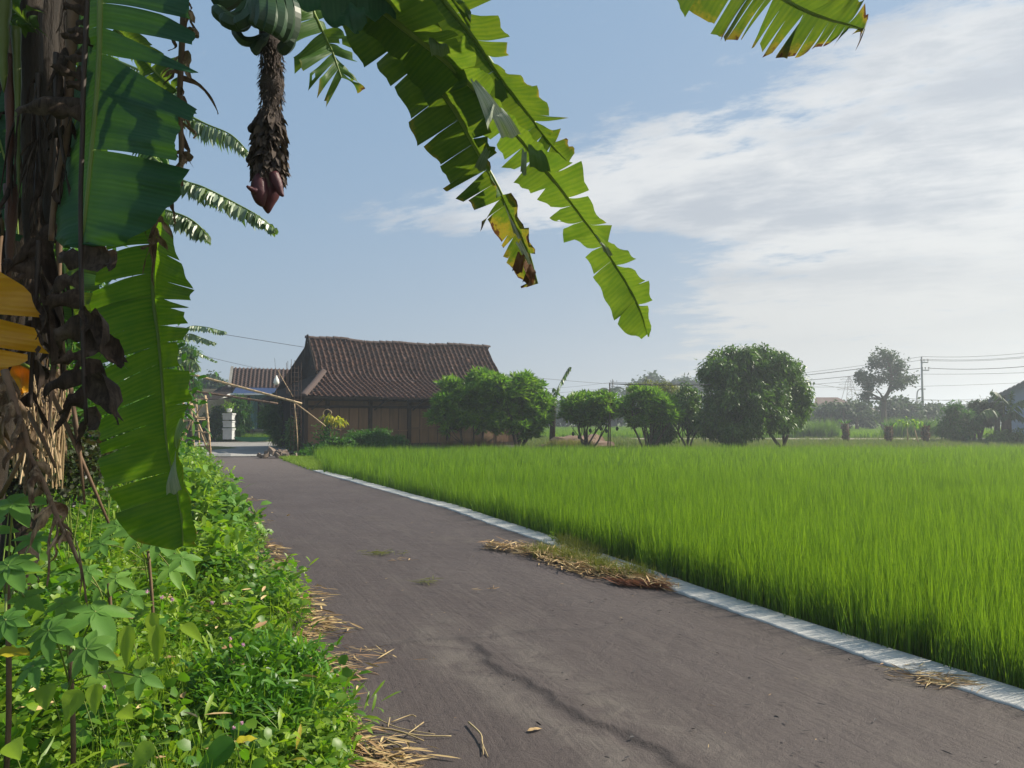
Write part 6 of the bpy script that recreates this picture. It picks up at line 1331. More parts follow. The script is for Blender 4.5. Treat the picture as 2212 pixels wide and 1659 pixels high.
dead_leaf(bp1, [(160, -60, 2.3), (156, 60, 2.3), (150, 180, 2.32), (142, 300, 2.33), (120, 420, 2.34), (110, 520, 2.34)], rstrips(5, 16, (12, 40), (30, 110), (.02, .05), 12), 6, m='dry_dark', rib='rib_brown', r=(.02, .008))
dead_leaf(bp1, [(84, 520, 2.25), (80, 600, 2.25), (74, 700, 2.25), (70, 780, 2.25), (64, 880, 2.25)], rstrips(4, 14, (18, 60), (20, 120), (.02, .06), 13) + [(.3, 48, 300, .13, .6), (1.0, 36, 330, .09, .7), (2.0, -30, 40, .05, .6), (.8, -60, -10, .06, .5)], 7, m='dry_dark', rib='rib_dark', r=(.008, .006), label='dead leaf with a thick grey brown folded blade')
dead_leaf(bp1, [(402, -60, 2.6), (396, 40, 2.6), (391, 140, 2.6), (388, 230, 2.6), (392, 320, 2.6), (385, 390, 2.6), (345, 460, 2.6), (325, 515, 2.6)], rstrips(7, 26, (8, 34), (20, 60), (.015, .035), 14, .3, None, 1.5) + [(.9, 34, 40, .05, 1), (1.3, 42, 22, .04, 1), (1.8, 32, 60, .05, 1), (2.3, 75, 75, .02, .5), (2.8, 20, 60, .05, 1.4), (3.5, 12, 80, .05, 1.2), (4.2, 30, 35, .04, 1.5), (4.6, -22, 70, .05, 1.2), (6.6, -10, 85, .05, 1.0), (6.8, 4, 110, .045, 1.2), (7, -2, 90, .05, 1)], 8, m='dry', rib='rib_brown', r=(.012, .007), label='reddish brown dead leaf hanging beside the dark green leaf')
dead_leaf(bp1, [(10, 800, 2.1), (32, 877, 2.08), (50, 930, 2.06), (66, 990, 2.05), (92, 1039, 2.04), (122, 1114, 2.02), (146, 1160, 2.01), (170, 1216, 2.0)], rstrips(6, 22, (5, 22), (25, 70), (.015, .04), 15, .2, None, 1.6) + [(5.3, 80, 160, .022, .5), (5.6, 55, 130, .018, .7), (5.0, 5, 140, .02, .8), (2.8, 12, 90, .05, .5), (1.5, 30, 60, .05, .8), (3.6, 14, 60, .045, .9)], 9, m='dry', rib='rib_brown', r=(.011, .004), label='long dead leaf slanting down to the weeds')
dead_leaf(bp1, [(-60, 880, 2.2), (-20, 900, 2.2), (0, 860, 2.2), (10, 800, 2.25)], rstrips(3, 12, (5, 60), (20, 90), (.03, .07), 16, 0, 1), 10, m='dry', rib='rib_brown')
for k, (x0, y0, x1, y1) in enumerate([(75, 770, 235, 1130), (60, 890, 120, 1010), (0, 1075, 62, 950), (150, 820, 180, 1060), (160, 900, 183, 1090)]):
    MB().tube([W(x0, y0, 2.5), W((x0 + x1) / 2 + 3, (y0 + y1) / 2, 2.48), W(x1, y1, 2.45)], [.008, .007, .004], 6).build('dead_leaf_stalk', M['rib_brown'], bp1, True)
for k in range(9):
    x = rnd.uniform(-20, 165); y = rnd.uniform(-40, 560); dead_leaf(bp1, [(x, y, 2.9), (x + rnd.uniform(-10, 10), y + 130, 2.9), (x + rnd.uniform(-25, 25), y + 270, 2.9)], rstrips(2, 9, (5, 34), (50, 190), (.02, .05), 400 + k), 500 + k, m='dry_dark', rib='rib_brown', r=(.012, .006))

# second banana plant a little further back
b2 = Vector((-4.1, 5.6, 0))
bp2 = thing('banana_plant', 'banana plant with silvery torn leaves behind the near one', 'banana plant', b2)
stem(tuple(b2), (-3.9, 5.5, 3.3), .14, .09, 'pseudostem', bp2); stem((-3.3, 5.0, 0), (-3.2, 5.0, 3.0), .12, .08, 'pseudostem', bp2)
for k in range(8):
    x = rnd.uniform(-30, 150); y = rnd.uniform(-60, 420); Yd = rnd.uniform(2.28, 2.5); dead_leaf(bp1, [(x, y, Yd), (x + rnd.uniform(-8, 8), y + 110, Yd), (x + rnd.uniform(-25, 25), y + 240, Yd)], rstrips(2, 7, (4, 22), (70, 210), (.015, .045), 700 + k), 800 + k, m='dry_dark', rib='rib_dark', r=(.009, .004))
M['silver'] = leafmat('sunlit torn banana blade', (0.10, 0.17, 0.09), (0.24, 0.30, 0.19), .25, .4, tcol=((.12, .25, .02), (.2, .34, .03)), spec=.6)  # waxy green made pale: the sunlight on these blades is in the colour
strip_leaf([W(330, 215, 5.2), W(400, 246, 5.0), W(445, 268, 4.95), W(500, 292, 4.9), W(541, 334, 4.85)], .13, .014, M['silver'], bp2, n=64, side=(1, -1), ribr=.011, down=1.5)
strip_leaf([W(250, 130, 5.4), W(330, 165, 5.2), W(385, 205, 5.1), W(400, 250, 5.0)], .13, .014, M['silver'], bp2, n=50, ribr=.011, down=1.5)
strip_leaf([W(320, 330, 5.2), W(384, 384, 4.8), W(440, 405, 4.7), W(510, 440, 4.6), W(560, 468, 4.55), W(598, 500, 4.5)], .125, .022, M['silver'], bp2, n=66, side=(1, -1), ribr=.010, down=.8)
strip_leaf([W(300, 440, 5.2), W(350, 452, 4.9), W(400, 468, 4.8), W(430, 488, 4.75), W(450, 512, 4.7)], .12, .018, M['silver'], bp2, n=46, ribr=.010, down=1.2)
strip_leaf([W(300, 250, 5.4), W(330, 300, 5.2), W(340, 380, 5.1)], .2, .03, M['bush'], bp2, n=20)
M['banana_plain'] = leafmat('banana blade in shade', (0.03, 0.09, 0.02), (0.07, 0.15, 0.03), .5, .45, tcol=((.14, .3, .01), (.3, .45, .02)))  # darker copy of the blade, its shade kept in the colour
for k in range(9):
    a = rnd.uniform(-2.4, 1.2); c_ = Vector((-3.9, 5.5, 3.2)) if k % 2 else Vector((-3.2, 5.0, 3.0)); L = rnd.uniform(1.3, 2.0); e = rnd.uniform(.2, 1.2)
    if -.3 < a < 1.2: a -= 1.6
    pts = [c_ + Vector((math.sin(a) * L * f * math.cos(e), math.cos(a) * L * f * .4, L * (f * math.sin(e) - .75 * f * f))) for f in (0, .35, .7, 1)]
    strip_leaf(pts, .24, .05, M['banana_plain'], bp2, n=34)
# big green blades behind the dead leaves
for (m_, l_, r_, mt, sd_) in (
    ([(250, 60, 4.2), (290, 100, 4.2), (330, 150, 4.2), (370, 185, 4.2), (392, 200, 4.2)], [(245, 90, 4.25), (275, 125, 4.25), (310, 172, 4.25), (350, 200, 4.25), (390, 203, 4.2)], [(262, 40, 4.15), (310, 80, 4.15), (355, 120, 4.15), (390, 160, 4.15), (396, 198, 4.2)], 'banana_green', 81),
    ([(120, 180, 4.2), (150, 260, 4.1), (165, 340, 4.1), (170, 420, 4.1), (172, 500, 4.1)], [(60, 200, 4.2), (80, 280, 4.1), (100, 360, 4.1), (120, 440, 4.1), (165, 505, 4.1)], [(190, 170, 4.2), (210, 250, 4.1), (215, 330, 4.1), (205, 420, 4.1), (178, 500, 4.1)], 'banana_lime', 82),
    ([(-20, -40, 2.5), (20, 10, 2.5), (50, 40, 2.5), (76, 62, 2.5)], [(-60, 40, 2.5), (0, 70, 2.5), (40, 75, 2.5), (74, 66, 2.5)], [(20, -60, 2.5), (60, -30, 2.5), (90, 20, 2.5), (80, 60, 2.5)], 'banana_green', 83),
    ([(60, 560, 3.6), (55, 600, 3.6), (50, 640, 3.6), (55, 690, 3.6)], [(10, 560, 3.6), (5, 600, 3.6), (0, 640, 3.6), (30, 695, 3.6)], [(110, 560, 3.5), (105, 600, 3.5), (95, 650, 3.5), (70, 692, 3.6)], 'banana_lime', 84),
    ([(-30, 200, 2.9), (0, 300, 2.9), (30, 420, 2.9), (40, 520, 2.9)], [(-100, 220, 2.9), (-60, 320, 2.9), (-20, 430, 2.9), (30, 530, 2.9)], [(40, 180, 2.85), (60, 290, 2.85), (80, 400, 2.85), (50, 525, 2.9)], 'banana_dark', 85),
    ([(140, 560, 3.9), (150, 640, 3.8), (175, 720, 3.7), (200, 770, 3.7)], [(90, 590, 3.9), (105, 660, 3.8), (140, 730, 3.7), (192, 775, 3.7)], [(200, 560, 3.8), (215, 630, 3.7), (230, 700, 3.7), (208, 768, 3.7)], 'banana_green', 86)):
    banana_leaf(bp2 if m_[0][2] > 3 else bp1, mt, m_, l_, r_, tearsL=auto_tears(len(m_) - 1, 5, sd_), tearsR=auto_tears(len(m_) - 1, 6, sd_ + 1), seed=sd_, step=.03, nv=7, ribr=(.009, .003))
# third banana plant beyond, leaves seen over the road end
bp3 = thing('banana_plant', 'distant banana plant whose thin leaves reach right over the scaffold', 'banana plant', gb(370, 20))
stem(tuple(gb(370, 20)), tuple(W(372, 740, 20)), .16, .1, 'pseudostem', bp3)
strip_leaf([W(372, 745, 20), W(405, 708, 19.8), W(440, 706, 19.6), W(475, 714, 19.5), W(489, 718, 19.5)], .16, .06, M['silver'], bp3, n=26)
strip_leaf([W(372, 750, 20), W(405, 722, 19.8), W(435, 730, 19.6), W(468, 742, 19.5)], .2, .06, M['silver'], bp3, n=22)
strip_leaf([W(375, 760, 20), W(405, 752, 19.8), W(435, 765, 19.6), W(470, 783, 19.5)], .12, .05, M['silver'], bp3, n=22)
strip_leaf([W(375, 770, 20), W(390, 770, 19.8), W(420, 782, 19.6), W(432, 800, 19.5)], .22, .05, M['silver'], bp3, n=22)
strip_leaf([W(372, 740, 20), W(385, 790, 19.8), W(400, 840, 19.6)], .3, .08, M['banana_plain'], bp3, n=22)

# ---------------------------------------------------------------- undergrowth at the left of the road
def sprig(name, kind, seed):
    g = np.random.default_rng(seed); P, D, L, Wd, T, U = [], [], [], [], [], []
    def add(p, d, l, w_, t_): P.append(p); D.append(d); L.append(l); Wd.append(w_); T.append(t_)
    tb = g.uniform(0, .62)
    if kind == 'vine':
        for i in range(26):
            a = g.uniform(0, 6.28); r = .13 * math.sqrt(g.uniform()); h = g.uniform(.02, .17); b = g.uniform(0, 6.28); add((r * math.cos(a), r * math.sin(a), h), (math.cos(b), math.sin(b), g.uniform(-.1, .5)), g.uniform(.022, .045), g.uniform(.007, .013), min(.92, tb + g.uniform(0, .42)))
    if kind == 'broad':
        H_ = g.uniform(.2, .38)
        for i in range(12):
            f = i / 12; b = i * 2.4 + g.uniform(-.4, .4); add((g.normal() * .01, g.normal() * .01, H_ * (.25 + .75 * f)), (math.cos(b), math.sin(b), .25 + .5 * f), g.uniform(.06, .10) * (1 - .3 * f), g.uniform(.017, .026), min(.92, tb + g.uniform(0, .3)))
    if kind == 'big':
        for i in range(7):
            b = i * 2.4 + g.uniform(-.4, .4); add((g.normal() * .02, g.normal() * .02, g.uniform(.10, .30)), (math.cos(b), math.sin(b), g.uniform(.1, .7)), g.uniform(.10, .16), g.uniform(.028, .042), min(.9, tb + g.uniform(0, .3)))
    if kind == 'lance':
        for s in range(3):
            a = g.uniform(0, 6.28); lx, ly = math.cos(a) * .12, math.sin(a) * .12; H_ = g.uniform(.2, .36)
            for i in range(9):
                f = (i + 1) / 9; b = i * 2.6 + g.uniform(-.4, .4); add((lx * f, ly * f, H_ * f), (math.cos(b), math.sin(b), .6 + .5 * f), g.uniform(.08, .14), g.uniform(.007, .011), tb + g.uniform(0, .4))
    V, Fc, TT = leaves_np(np.array(P), np.array(D), np.array(L), np.array(Wd), np.array(T), up=unit(g.normal(size=(len(P), 3)) * .35 + (0, 0, 1)), droop=.25, seg2=kind != 'vine')
    return npmesh(name, V, Fc, {'tint': TT})
vv = [sprig('vine_sprig', 'vine', 500 + i) for i in range(5)]; bv = [sprig('broad_sprig', 'broad', 520 + i) for i in range(4)]; lv_ = [sprig('lance_sprig', 'lance', 540 + i) for i in range(4)]
gv = [blades_mesh('weed_grass', 16, .32, .0034, .06, .7, 560 + i) for i in range(3)]; gv += [sprig('big_sprig', 'big', 580 + i) for i in range(3)]
def xl2(y): return xl(y) - 0.13 + 0.12 * np.sin(y * 2.3) + .07 * np.sin(y * 5.9)
P = []
for (y0, y1, dens) in ((1.3, 6, 330), (6, 12, 210), (12, 29, 70)):
    n = int(dens * (y1 - y0) * (1.0 + .5 * (y0 + y1) / 2)); y = rng.uniform(y0, y1, n); x = xl2(y) + .06 - rng.uniform(0, 1, n) * np.minimum(1.2 + .55 * y, 6.5)
    P.append(np.stack([x, y], 1))
P = np.concatenate(P); dist = xl2(P[:, 1]) - P[:, 0]; n = len(P)
zg = ground_z(P[:, 0], P[:, 1]) + .05 * (dist < .4)
hill = sstep(0.15, 1.4, dist)
vid = rng.choice(19, n, p=[.10] * 5 + [.05] * 4 + [.03] * 4 + [.13 / 3] * 3 + [.05 / 3] * 3)
nzv = np.array([mnoise.noise(Vector((a * 1.3, b_ * 1.3, 7))) for a, b_ in P])
vid = np.where((nzv > .12) & (rng.uniform(size=n) < .5), rng.integers(5, 9, n), vid); vid = np.where((nzv < -.2) & (rng.uniform(size=n) < .4), rng.integers(13, 16, n), vid)
clump = np.array([mnoise.noise(Vector((a * 2.2, b_ * 2.2, 11))) for a, b_ in P])
lift = rng.uniform(0, 1, n) ** 1.3 * (.03 + .42 * hill * np.clip(.45 + 1.1 * clump, .05, 1.3))
pit = np.exp(-(((P[:, 0] + 1.45) / .28) ** 2 + ((P[:, 1] - 3.25) / .22) ** 2)); lift *= 1 - .9 * pit
sc = rng.uniform(.75, 1.25, n) * (1 + (P[:, 1] > 12) * .5)
print('weeds', n)
scatter('weeds', np.stack([P[:, 0], P[:, 1], np.maximum(zg, 0.0) + lift], 1), vv + bv + lv_ + gv, vid, np.stack([rng.normal(0, .25, n), rng.normal(0, .25, n), rng.uniform(0, 6.28, n)], 1), np.stack([sc, sc, sc * (1 + .3 * hill)], 1), M['weed_a'], 'tangled low green weeds on the bank left of the road', 'weeds')
# bank under the weeds
# dense narrow leaved clump at the road edge
def local_bush(name, label, blobs, m, L, Wd, sp, per, size, cat='bush', upb=.6, seg2=False, group=None, tb=0.0):
    bl = [(tuple(c), r) for c, r in blobs]; b0 = bl[0][0]; t_ = thing(name, label, cat, (b0[0], b0[1], 0), 0, group)
    P, D, L_, W_, T = crown_random(bl, sp, per, size, L, Wd, -upb, tintb=tb); P[:, 2] = np.maximum(P[:, 2], .03)
    cloud('foliage', P, D, L_, W_, T, M[m], t_, droop=.3, seg2=seg2); mb = MB()
    for i in range(14):
        c = bl[i % len(bl)]; limb(mb, (c[0][0] + rnd.uniform(-.3, .3) * c[1][0], c[0][1] + rnd.uniform(-.3, .3) * c[1][1], 0), (c[0][0] + rnd.uniform(-.8, .8) * c[1][0], c[0][1] + rnd.uniform(-.8, .8) * c[1][1], c[0][2] + rnd.uniform(0, .7) * c[1][2]), .006, .003, .08, 4, 5)
    mb.build('stems', M['rib_green'], t_); return t_
def lb(px, py, Yd, rx, ry, rz=None): k = Yd / F; return (W(px, py, Yd), (rx * k, (rz or rx) * k, ry * k))
local_bush('leafy_clump', 'dense clump of narrow glossy leaves spilling to the road edge', [lb(600, 1470, 3.9, 110, 75), lb(520, 1490, 3.7, 90, 70), lb(660, 1500, 3.8, 70, 60), lb(560, 1550, 3.4, 110, 60)], 'weed_b', .105, .0085, .085, 16, .045, upb=.55, seg2=True)
local_bush('leafy_clump', 'bright weeds at the very bottom beside the straw', [lb(690, 1610, 3.15, 60, 40), lb(640, 1640, 3.0, 90, 40)], 'weed_a', .06, .011, .07, 14, .04, upb=.5, seg2=True)
local_bush('purple_shrub', 'low shrub with small dark purple leaves behind the weeds', [lb(130, 985, 5.6, 90, 60), lb(60, 960, 5.4, 80, 60), lb(190, 1000, 5.2, 60, 50), lb(30, 1040, 4.8, 60, 50)], 'purple', .06, .017, .15, 24, .09, seg2=True)
local_bush('green_shrub', 'leafy green shrub behind the purple one, left of the hanging leaves', [lb(180, 900, 6.4, 80, 60), lb(260, 940, 6.2, 70, 60), lb(120, 850, 7.0, 80, 60)], 'bush', .09, .02, .18, 26, .1, tb=.2, seg2=True)
local_bush('green_shrub', 'tall dark shrub filling the gap behind the banana stems', [lb(60, 760, 8.5, 140, 110), lb(230, 800, 8.5, 110, 100), lb(330, 880, 9.5, 60, 80), lb(-80, 600, 8.5, 160, 200), lb(120, 640, 9, 120, 130), lb(280, 950, 8, 80, 60)], 'bush', .16, .03, .34, 26, .2, seg2=True)
local_bush('green_shrub', 'dark foliage high behind the banana stems at the left edge', [lb(0, 200, 7.5, 110, 260), lb(90, 400, 8, 80, 170), lb(60, 80, 7.5, 90, 120), lb(110, 200, 8, 60, 160)], 'mango', .2, .035, .30, 26, .2)
local_bush('broad_leaf_plant', 'plant with broad shiny leaves at the road edge below the scaffold', [lb(520, 1115, 9.3, 42, 30), lb(480, 1150, 8.6, 50, 36), lb(450, 1090, 9.5, 40, 30)], 'cassava', .20, .045, .22, 9, .08, upb=.2, seg2=True)
local_bush('broad_leaf_plant', 'plant with bright broad leaves right beside the sunlit hanging leaf', [lb(430, 1050, 10.5, 28, 26), lb(455, 1170, 7.2, 42, 40), lb(430, 1110, 8.6, 30, 40), lb(470, 1210, 6.4, 46, 36)], 'weed_a', .19, .03, .18, 9, .07, upb=.3, seg2=True)
local_bush('road_edge_bush', 'low bush along the road edge near the scaffold foot', [lb(410, 1000, 19, 26, 16), lb(395, 1030, 15, 40, 24), lb(420, 1045, 13, 20, 16)], 'weed_a', .14, .03, .22, 18, .1, seg2=True)

def leaf_blade(parent, base, d, L, Wd, m, name='leaf', droop=.4, up=(0, 0, 1), n=9, heart=0.0, tint=.3, wavy=.0, asym=0):
    d = Vector(d).normalized(); s = d.cross(Vector(up)).normalized(); nn = s.cross(d); V, Fq, T = [], [], []
    for i in range(n + 1):
        f = i / n; p = Vector(base) + d * L * f + Vector((0, 0, -1)) * droop * L * f * f; w_ = Wd * (math.sin(math.pi * min(1, (f * (1 - heart) + heart * .5) if heart else f ** .8)) ** .8) if i < n else 0
        if heart: w_ = Wd * ((1 - ((f - .3) / .7) ** 1.5) if f > .3 else math.sqrt(max(0, 1 - ((f - .3) / .31) ** 2)))
        for h in (-1, -.5, 0, .5, 1): V.append(p + s * w_ * h + nn * (.22 * w_ * abs(h) + wavy * w_ * math.sin(f * 14 + h * 2))); T.append(min(.9, tint + .08 * abs(h)))
    for i in range(n):
        for j in range(4): q_ = i * 5 + j; Fq.append((q_, q_ + 1, q_ + 6, q_ + 5))
    return V, Fq, T
def palmate(parent, c, axis, L, nl, m, seed, tint, stem_to=None, wd=.24, spread=2.5):
    g = random.Random(seed); V, Fq, T = [], [], []; ax = Vector(axis).normalized(); e1 = ax.cross(Vector((.1, .3, 1))).normalized(); e2 = ax.cross(e1)
    if stem_to is not None:   # lobes point away from the petiole
        q_ = (Vector(c) - Vector(stem_to)); q_ -= ax * q_.dot(ax)
        if q_.length > 1e-3: e1 = q_.normalized(); e2 = ax.cross(e1)
    for k in range(nl):
        a = (k - (nl - 1) / 2) / ((nl - 1) / 2) * spread; d = e1 * math.cos(a) + e2 * math.sin(a) - ax * .12; l = L * (1 - .32 * abs(a) / spread) * g.uniform(.92, 1.06)
        v, f, t_ = leaf_blade(None, c, d, l, l * wd, None, droop=.18, up=tuple(ax), n=8, tint=tint + g.uniform(-.06, .06)); b = len(V); V += v; T += t_; Fq += [tuple(i + b for i in q) for q in f]
    me = npmesh('leaf', [tuple(v) for v in V], [Fq], {'tint': np.clip(T, 0, .9)}, smooth=True); o = link('leaf', me, M[m], parent)
    if stem_to is not None:
        a = Vector(stem_to); MB().tube(smoothpts([a, a.lerp(Vector(c), .5) + Vector((0, 0, .03)), Vector(c)], 4), .0032, 6).build('petiole', M['petiole'], o, True)
    return o
M['petiole'] = surf('petiole', (.13, .20, .04), (.22, .20, .07), 5, .5)
def cassava(label, foot, top, leaves, seed):
    ft = W(*foot); ft.z = 0; tp_ = W(*top); t_ = thing('cassava_plant', label, 'cassava plant', ft, 0, None)
    MB().tube(smoothpts([ft, ft.lerp(tp_, .5) + Vector((.02, 0, 0)), tp_], 4), .009, 7).build('stem', M['rib_brown'], t_, True)
    for i, (x, y, Yd, rpx, nl, ax, ti) in enumerate(leaves): palmate(t_, W(x, y, Yd), ax, rpx * Yd / F, nl, 'cassava', seed + i, ti, tp_ - Vector((0, 0, rnd.uniform(0, .18))))
U1 = (.15, -.55, .8)
cassava('cassava plant with the largest starry leaves at the left bottom', (150, 1600, 2.70), (150, 1400, 2.70), [(135, 1304, 2.50, 52, 5, U1, .45), (206, 1321, 2.45, 92, 5, (.3, -.4, .85), .3), (105, 1362, 2.35, 72, 7, (-.1, -.7, .7), .25), (186, 1402, 2.30, 72, 7, (.1, -.8, .6), .4), (145, 1335, 2.55, 36, 5, (0, -.9, .3), .85), (71, 1440, 2.30, 58, 5, (-.2, -.6, .7), .2), (305, 1462, 2.60, 50, 5, (.2, -.6, .7), .3)], 900)
cassava('tall cassava plant at the left edge below the dead banana leaf', (10, 1500, 2.60), (15, 1230, 2.60), [(28, 1088, 2.45, 88, 5, (.1, -.5, .85), .35), (17, 1222, 2.40, 80, 7, (0, -.6, .8), .3), (12, 1340, 2.30, 64, 7, (0, -.7, .7), .2), (70, 1165, 2.80, 60, 5, (.2, -.4, .9), .25), (-30, 1150, 2.50, 80, 5, (0, -.6, .8), .4), (52, 1290, 2.60, 55, 5, (.1, -.6, .8), .5)], 930)
cassava('cassava plant beneath the tip of the sunlit hanging leaf', (330, 1330, 4.4), (320, 1190, 4.4), [(255, 1135, 4.3, 52, 5, (.1, -.5, .85), .35), (300, 1150, 4.2, 62, 5, (.2, -.5, .8), .45), (345, 1165, 4.2, 60, 7, (.2, -.5, .8), .3), (395, 1205, 4.1, 50, 5, (.3, -.5, .8), .4), (220, 1175, 4.4, 50, 5, (0, -.5, .8), .25), (370, 1230, 4.2, 46, 5, (.3, -.5, .8), .6), (225, 1260, 4.0, 44, 5, (0, -.5, .8), .3)], 960)
cassava('small cassava plant in the middle of the weeds', (240, 1400, 3.9), (235, 1260, 3.9), [(190, 1235, 3.8, 46, 5, U1, .4), (250, 1250, 3.8, 46, 5, U1, .6), (285, 1285, 3.7, 42, 5, U1, .35), (150, 1240, 3.9, 46, 5, U1, .3)], 990)
def leafy(label, name, foot, leaves, m, cat='plant', st='petiole'):
    ft = W(*foot); ft.z = 0; t_ = thing(name, label, cat, ft)
    for (x, y, Yd, L, w_, dx, dz, ti, hr) in leaves:
        b = W(x, y, Yd); d = Vector((dx, -.45, dz)); up = Vector((0, -1, .6)) if abs(dz) > .5 else Vector((0, -.6, 1))
        V, Fq, T = leaf_blade(None, b, d, L, w_, None, droop=.25, up=tuple(up), n=10, heart=hr, tint=ti, wavy=.03)
        o = link('leaf', npmesh('leaf', [tuple(v) for v in V], [Fq], {'tint': T}, smooth=True), M[m], t_)
        MB().tube(smoothpts([b + Vector((.02, .06, -.16)), b + Vector((.01, .02, -.05)), b], 4), .0016, 6).build('petiole', M[st], o, True)
    return t_
leafy('two yellow green arrow shaped leaves hanging in the middle of the weeds', 'arrow_leaf_plant', (300, 1470, 3.4), [(275, 1352, 3.1, .14, .035, .25, -1, .85, 1), (338, 1350, 3.2, .13, .035, .3, -1, .8, 1), (325, 1325, 3.3, .11, .03, .5, -.8, .9, 1), (395, 1350, 3.3, .13, .03, .9, -.25, .7, 1)], 'weed_a')
leafy('plant with pale heart shaped leaves at the bottom left', 'heart_leaf_plant', (190, 1640, 2.6), [(100, 1478, 2.5, 0.072, 0.036, .3, -.7, .6, 1), (170, 1490, 2.45, 0.079, 0.040, -.2, -.8, .65, 1), (205, 1478, 2.45, 0.079, 0.028, .3, -.9, .75, 1), (260, 1535, 2.5, 0.065, 0.028, .9, 0, .8, 1), (330, 1605, 2.4, 0.079, 0.032, -.5, -.6, .5, 1), (230, 1450, 2.6, 0.058, 0.024, .6, .3, .6, 1), (20, 1605, 2.3, 0.072, 0.032, .7, -.2, .7, 1)], 'weed_a')
leafy('single large corrugated dark green leaf at the bottom of the weeds', 'corrugated_leaf_plant', (470, 1680, 2.8), [(505, 1600, 2.75, .15, .045, -.9, -.55, .1, 1)], 'weed_b')
leafy('small plant standing up by itself at the kerb beside the straw pile', 'kerb_plant', (1192, 1172, 9.5), [(1192, 1165, 9.5, .07, .02, .8, .5, .6, 0), (1192, 1160, 9.5, .07, .02, -.8, .5, .6, 0), (1192, 1155, 9.5, .06, .018, .5, .9, .7, 0), (1192, 1152, 9.5, .06, .018, -.5, .9, .7, 0), (1192, 1163, 9.45, .07, .02, .1, .5, .5, 0)], 'weed_a')
def flat_leaf(label, px, py, z, L, w_, ang, m, name='fallen_leaf', tint=.4, curl=.3, Yd=None):
    c = W(px, py, Yd) if Yd else G(px, py, z); V, Fq, T = leaf_blade(None, c + Vector((0, 0, .004)), (math.cos(ang), math.sin(ang), .12), L, w_, None, droop=.15, n=8, tint=tint, wavy=.12)
    return tag(link(name, npmesh(name, [tuple(v) for v in V], [Fq], {'tint': T}, smooth=True), M[m], None), label, 'leaf')
flat_leaf('yellow fallen leaf caught in the weeds at the bottom', 508, 1607, 0, .08, .03, .5, 'papaya', tint=.75, Yd=2.72)
flat_leaf('large yellow brown leaf at the left edge among the cassava', -30, 1420, 0, .14, .05, .1, 'papaya', tint=.9, Yd=2.4)
flat_leaf('orange brown dry leaf lying alone on the near asphalt', 1139, 1581, 0.004, .085, .016, .45, 'straw', tint=.35)
# pink pompom flowers
pts_ = [(458, 1302), (350, 1290), (372, 1296), (497, 1380), (525, 1393), (522, 1562), (225, 1484), (318, 1278), (505, 1572)]
mb = MB()
for (x, y) in pts_:
    c = W(x, y, 3.05)
    for k in range(34):
        d = Vector((rnd.gauss(0, 1), rnd.gauss(0, 1), rnd.gauss(0, 1))).normalized(); mb.beam(c, c + d * .008, .0013, .0013)
tag(mb.build('pink_flowers', surf('pink flower', (.62, .36, .5), (.5, .26, .42), 20, .8), None), 'tiny pink pompom flowers dotted through the weeds', 'flowers', kind='stuff')
# dry stalks standing behind the purple shrub
mb = MB()
for i in range(170):
    x = rnd.uniform(-40, 135); y1 = rnd.uniform(780, 900); Yd = rnd.uniform(4.4, 5.6); a = W(x, rnd.uniform(980, 1060), Yd); b = W(x + rnd.uniform(-30, 30), y1, Yd + rnd.uniform(-.2, .2)); mb.tube([a, a.lerp(b, .5) + Vector((rnd.uniform(-.03, .03), 0, 0)), b], [.006, .005, .003], 5, rnd.random())
tag(mb.build('dry_stalks', M['bamboo'], None), 'thicket of thin dry stalks under the dead banana leaves', 'stalks', kind='stuff')
P = np.array([tuple(W(rnd.uniform(-40, 140), rnd.uniform(790, 960), rnd.uniform(4.5, 5.6))) for i in range(500)]); D = rng.normal(size=(500, 3)) * (.5, .5, 1); tag(cloud('dry_husks', P, D, .14 * rng.uniform(.5, 1.3, 500), .016, rng.uniform(0, .9, 500), M['dry'], droop=.3, seg2=True), 'curled dry leaf scraps among the dry stalks', 'leaves', kind='stuff')

# ---------------------------------------------------------------- straw litter
def litter(name, label, P, Lr, Wr, m, seed, lift=.02, ang=None, tintlo=0):
    n = len(P); a = rng.uniform(0, 6.28, n) if ang is None else ang[0] + rng.normal(0, ang[1], n)
    D = np.stack([np.cos(a), np.sin(a), rng.normal(0, .09, n)], 1); Q = P.copy(); Q[:, 2] += rng.uniform(0, lift, n) + .008
    L = rng.uniform(*Lr, n); Q -= D * L[:, None] * .5; Q[:, 2] = np.maximum(Q[:, 2], .012)
    return tag(cloud(name, Q, D, L, rng.uniform(*Wr, n), rng.uniform(tintlo, .92, n), m, droop=-.02, seg2=True, up=unit(rng.normal(size=(n, 3)) * .4 + (0, 0, 1)), bend=.4), label, 'straw', kind='stuff')
nd = 420; yd = rng.uniform(1.6, 11, nd); xd = xl2(yd) - rng.uniform(-.1, 1, nd) * np.minimum(.9 + .35 * yd, 3.5)
litter('dry_scraps', 'dead brown leaf scraps caught in the weeds', np.stack([xd, yd, rng.uniform(.08, .42, nd)], 1), (.04, .13), (.006, .02), M['straw'], 11, .05)
n = 2300; y = 2.3 + 17 * rng.uniform(0, 1, n) ** 1.8; off = rng.normal(0, .10, n) * (1 + (mnoisef := np.array([mnoise.noise(Vector((0, q * 1.4, 2))) for q in y])))
P = np.stack([xl2(y) + .20 + off + .16 * np.maximum(0, mnoisef), y, np.zeros(n)], 1)
litter('straw_litter', 'dry straw and leaf scraps strewn along the left road edge', P, (.05, .24), (.002, .010), M['straw'], 1, .05, (math.atan2(-.3, 1) , .55))
def along(p, q, n, w_): f = rng.uniform(0, 1, n); a, b = np.array(p), np.array(q); return a[None] + (b - a)[None] * f[:, None] + rng.normal(size=(n, 3)) * (w_, w_, 0)
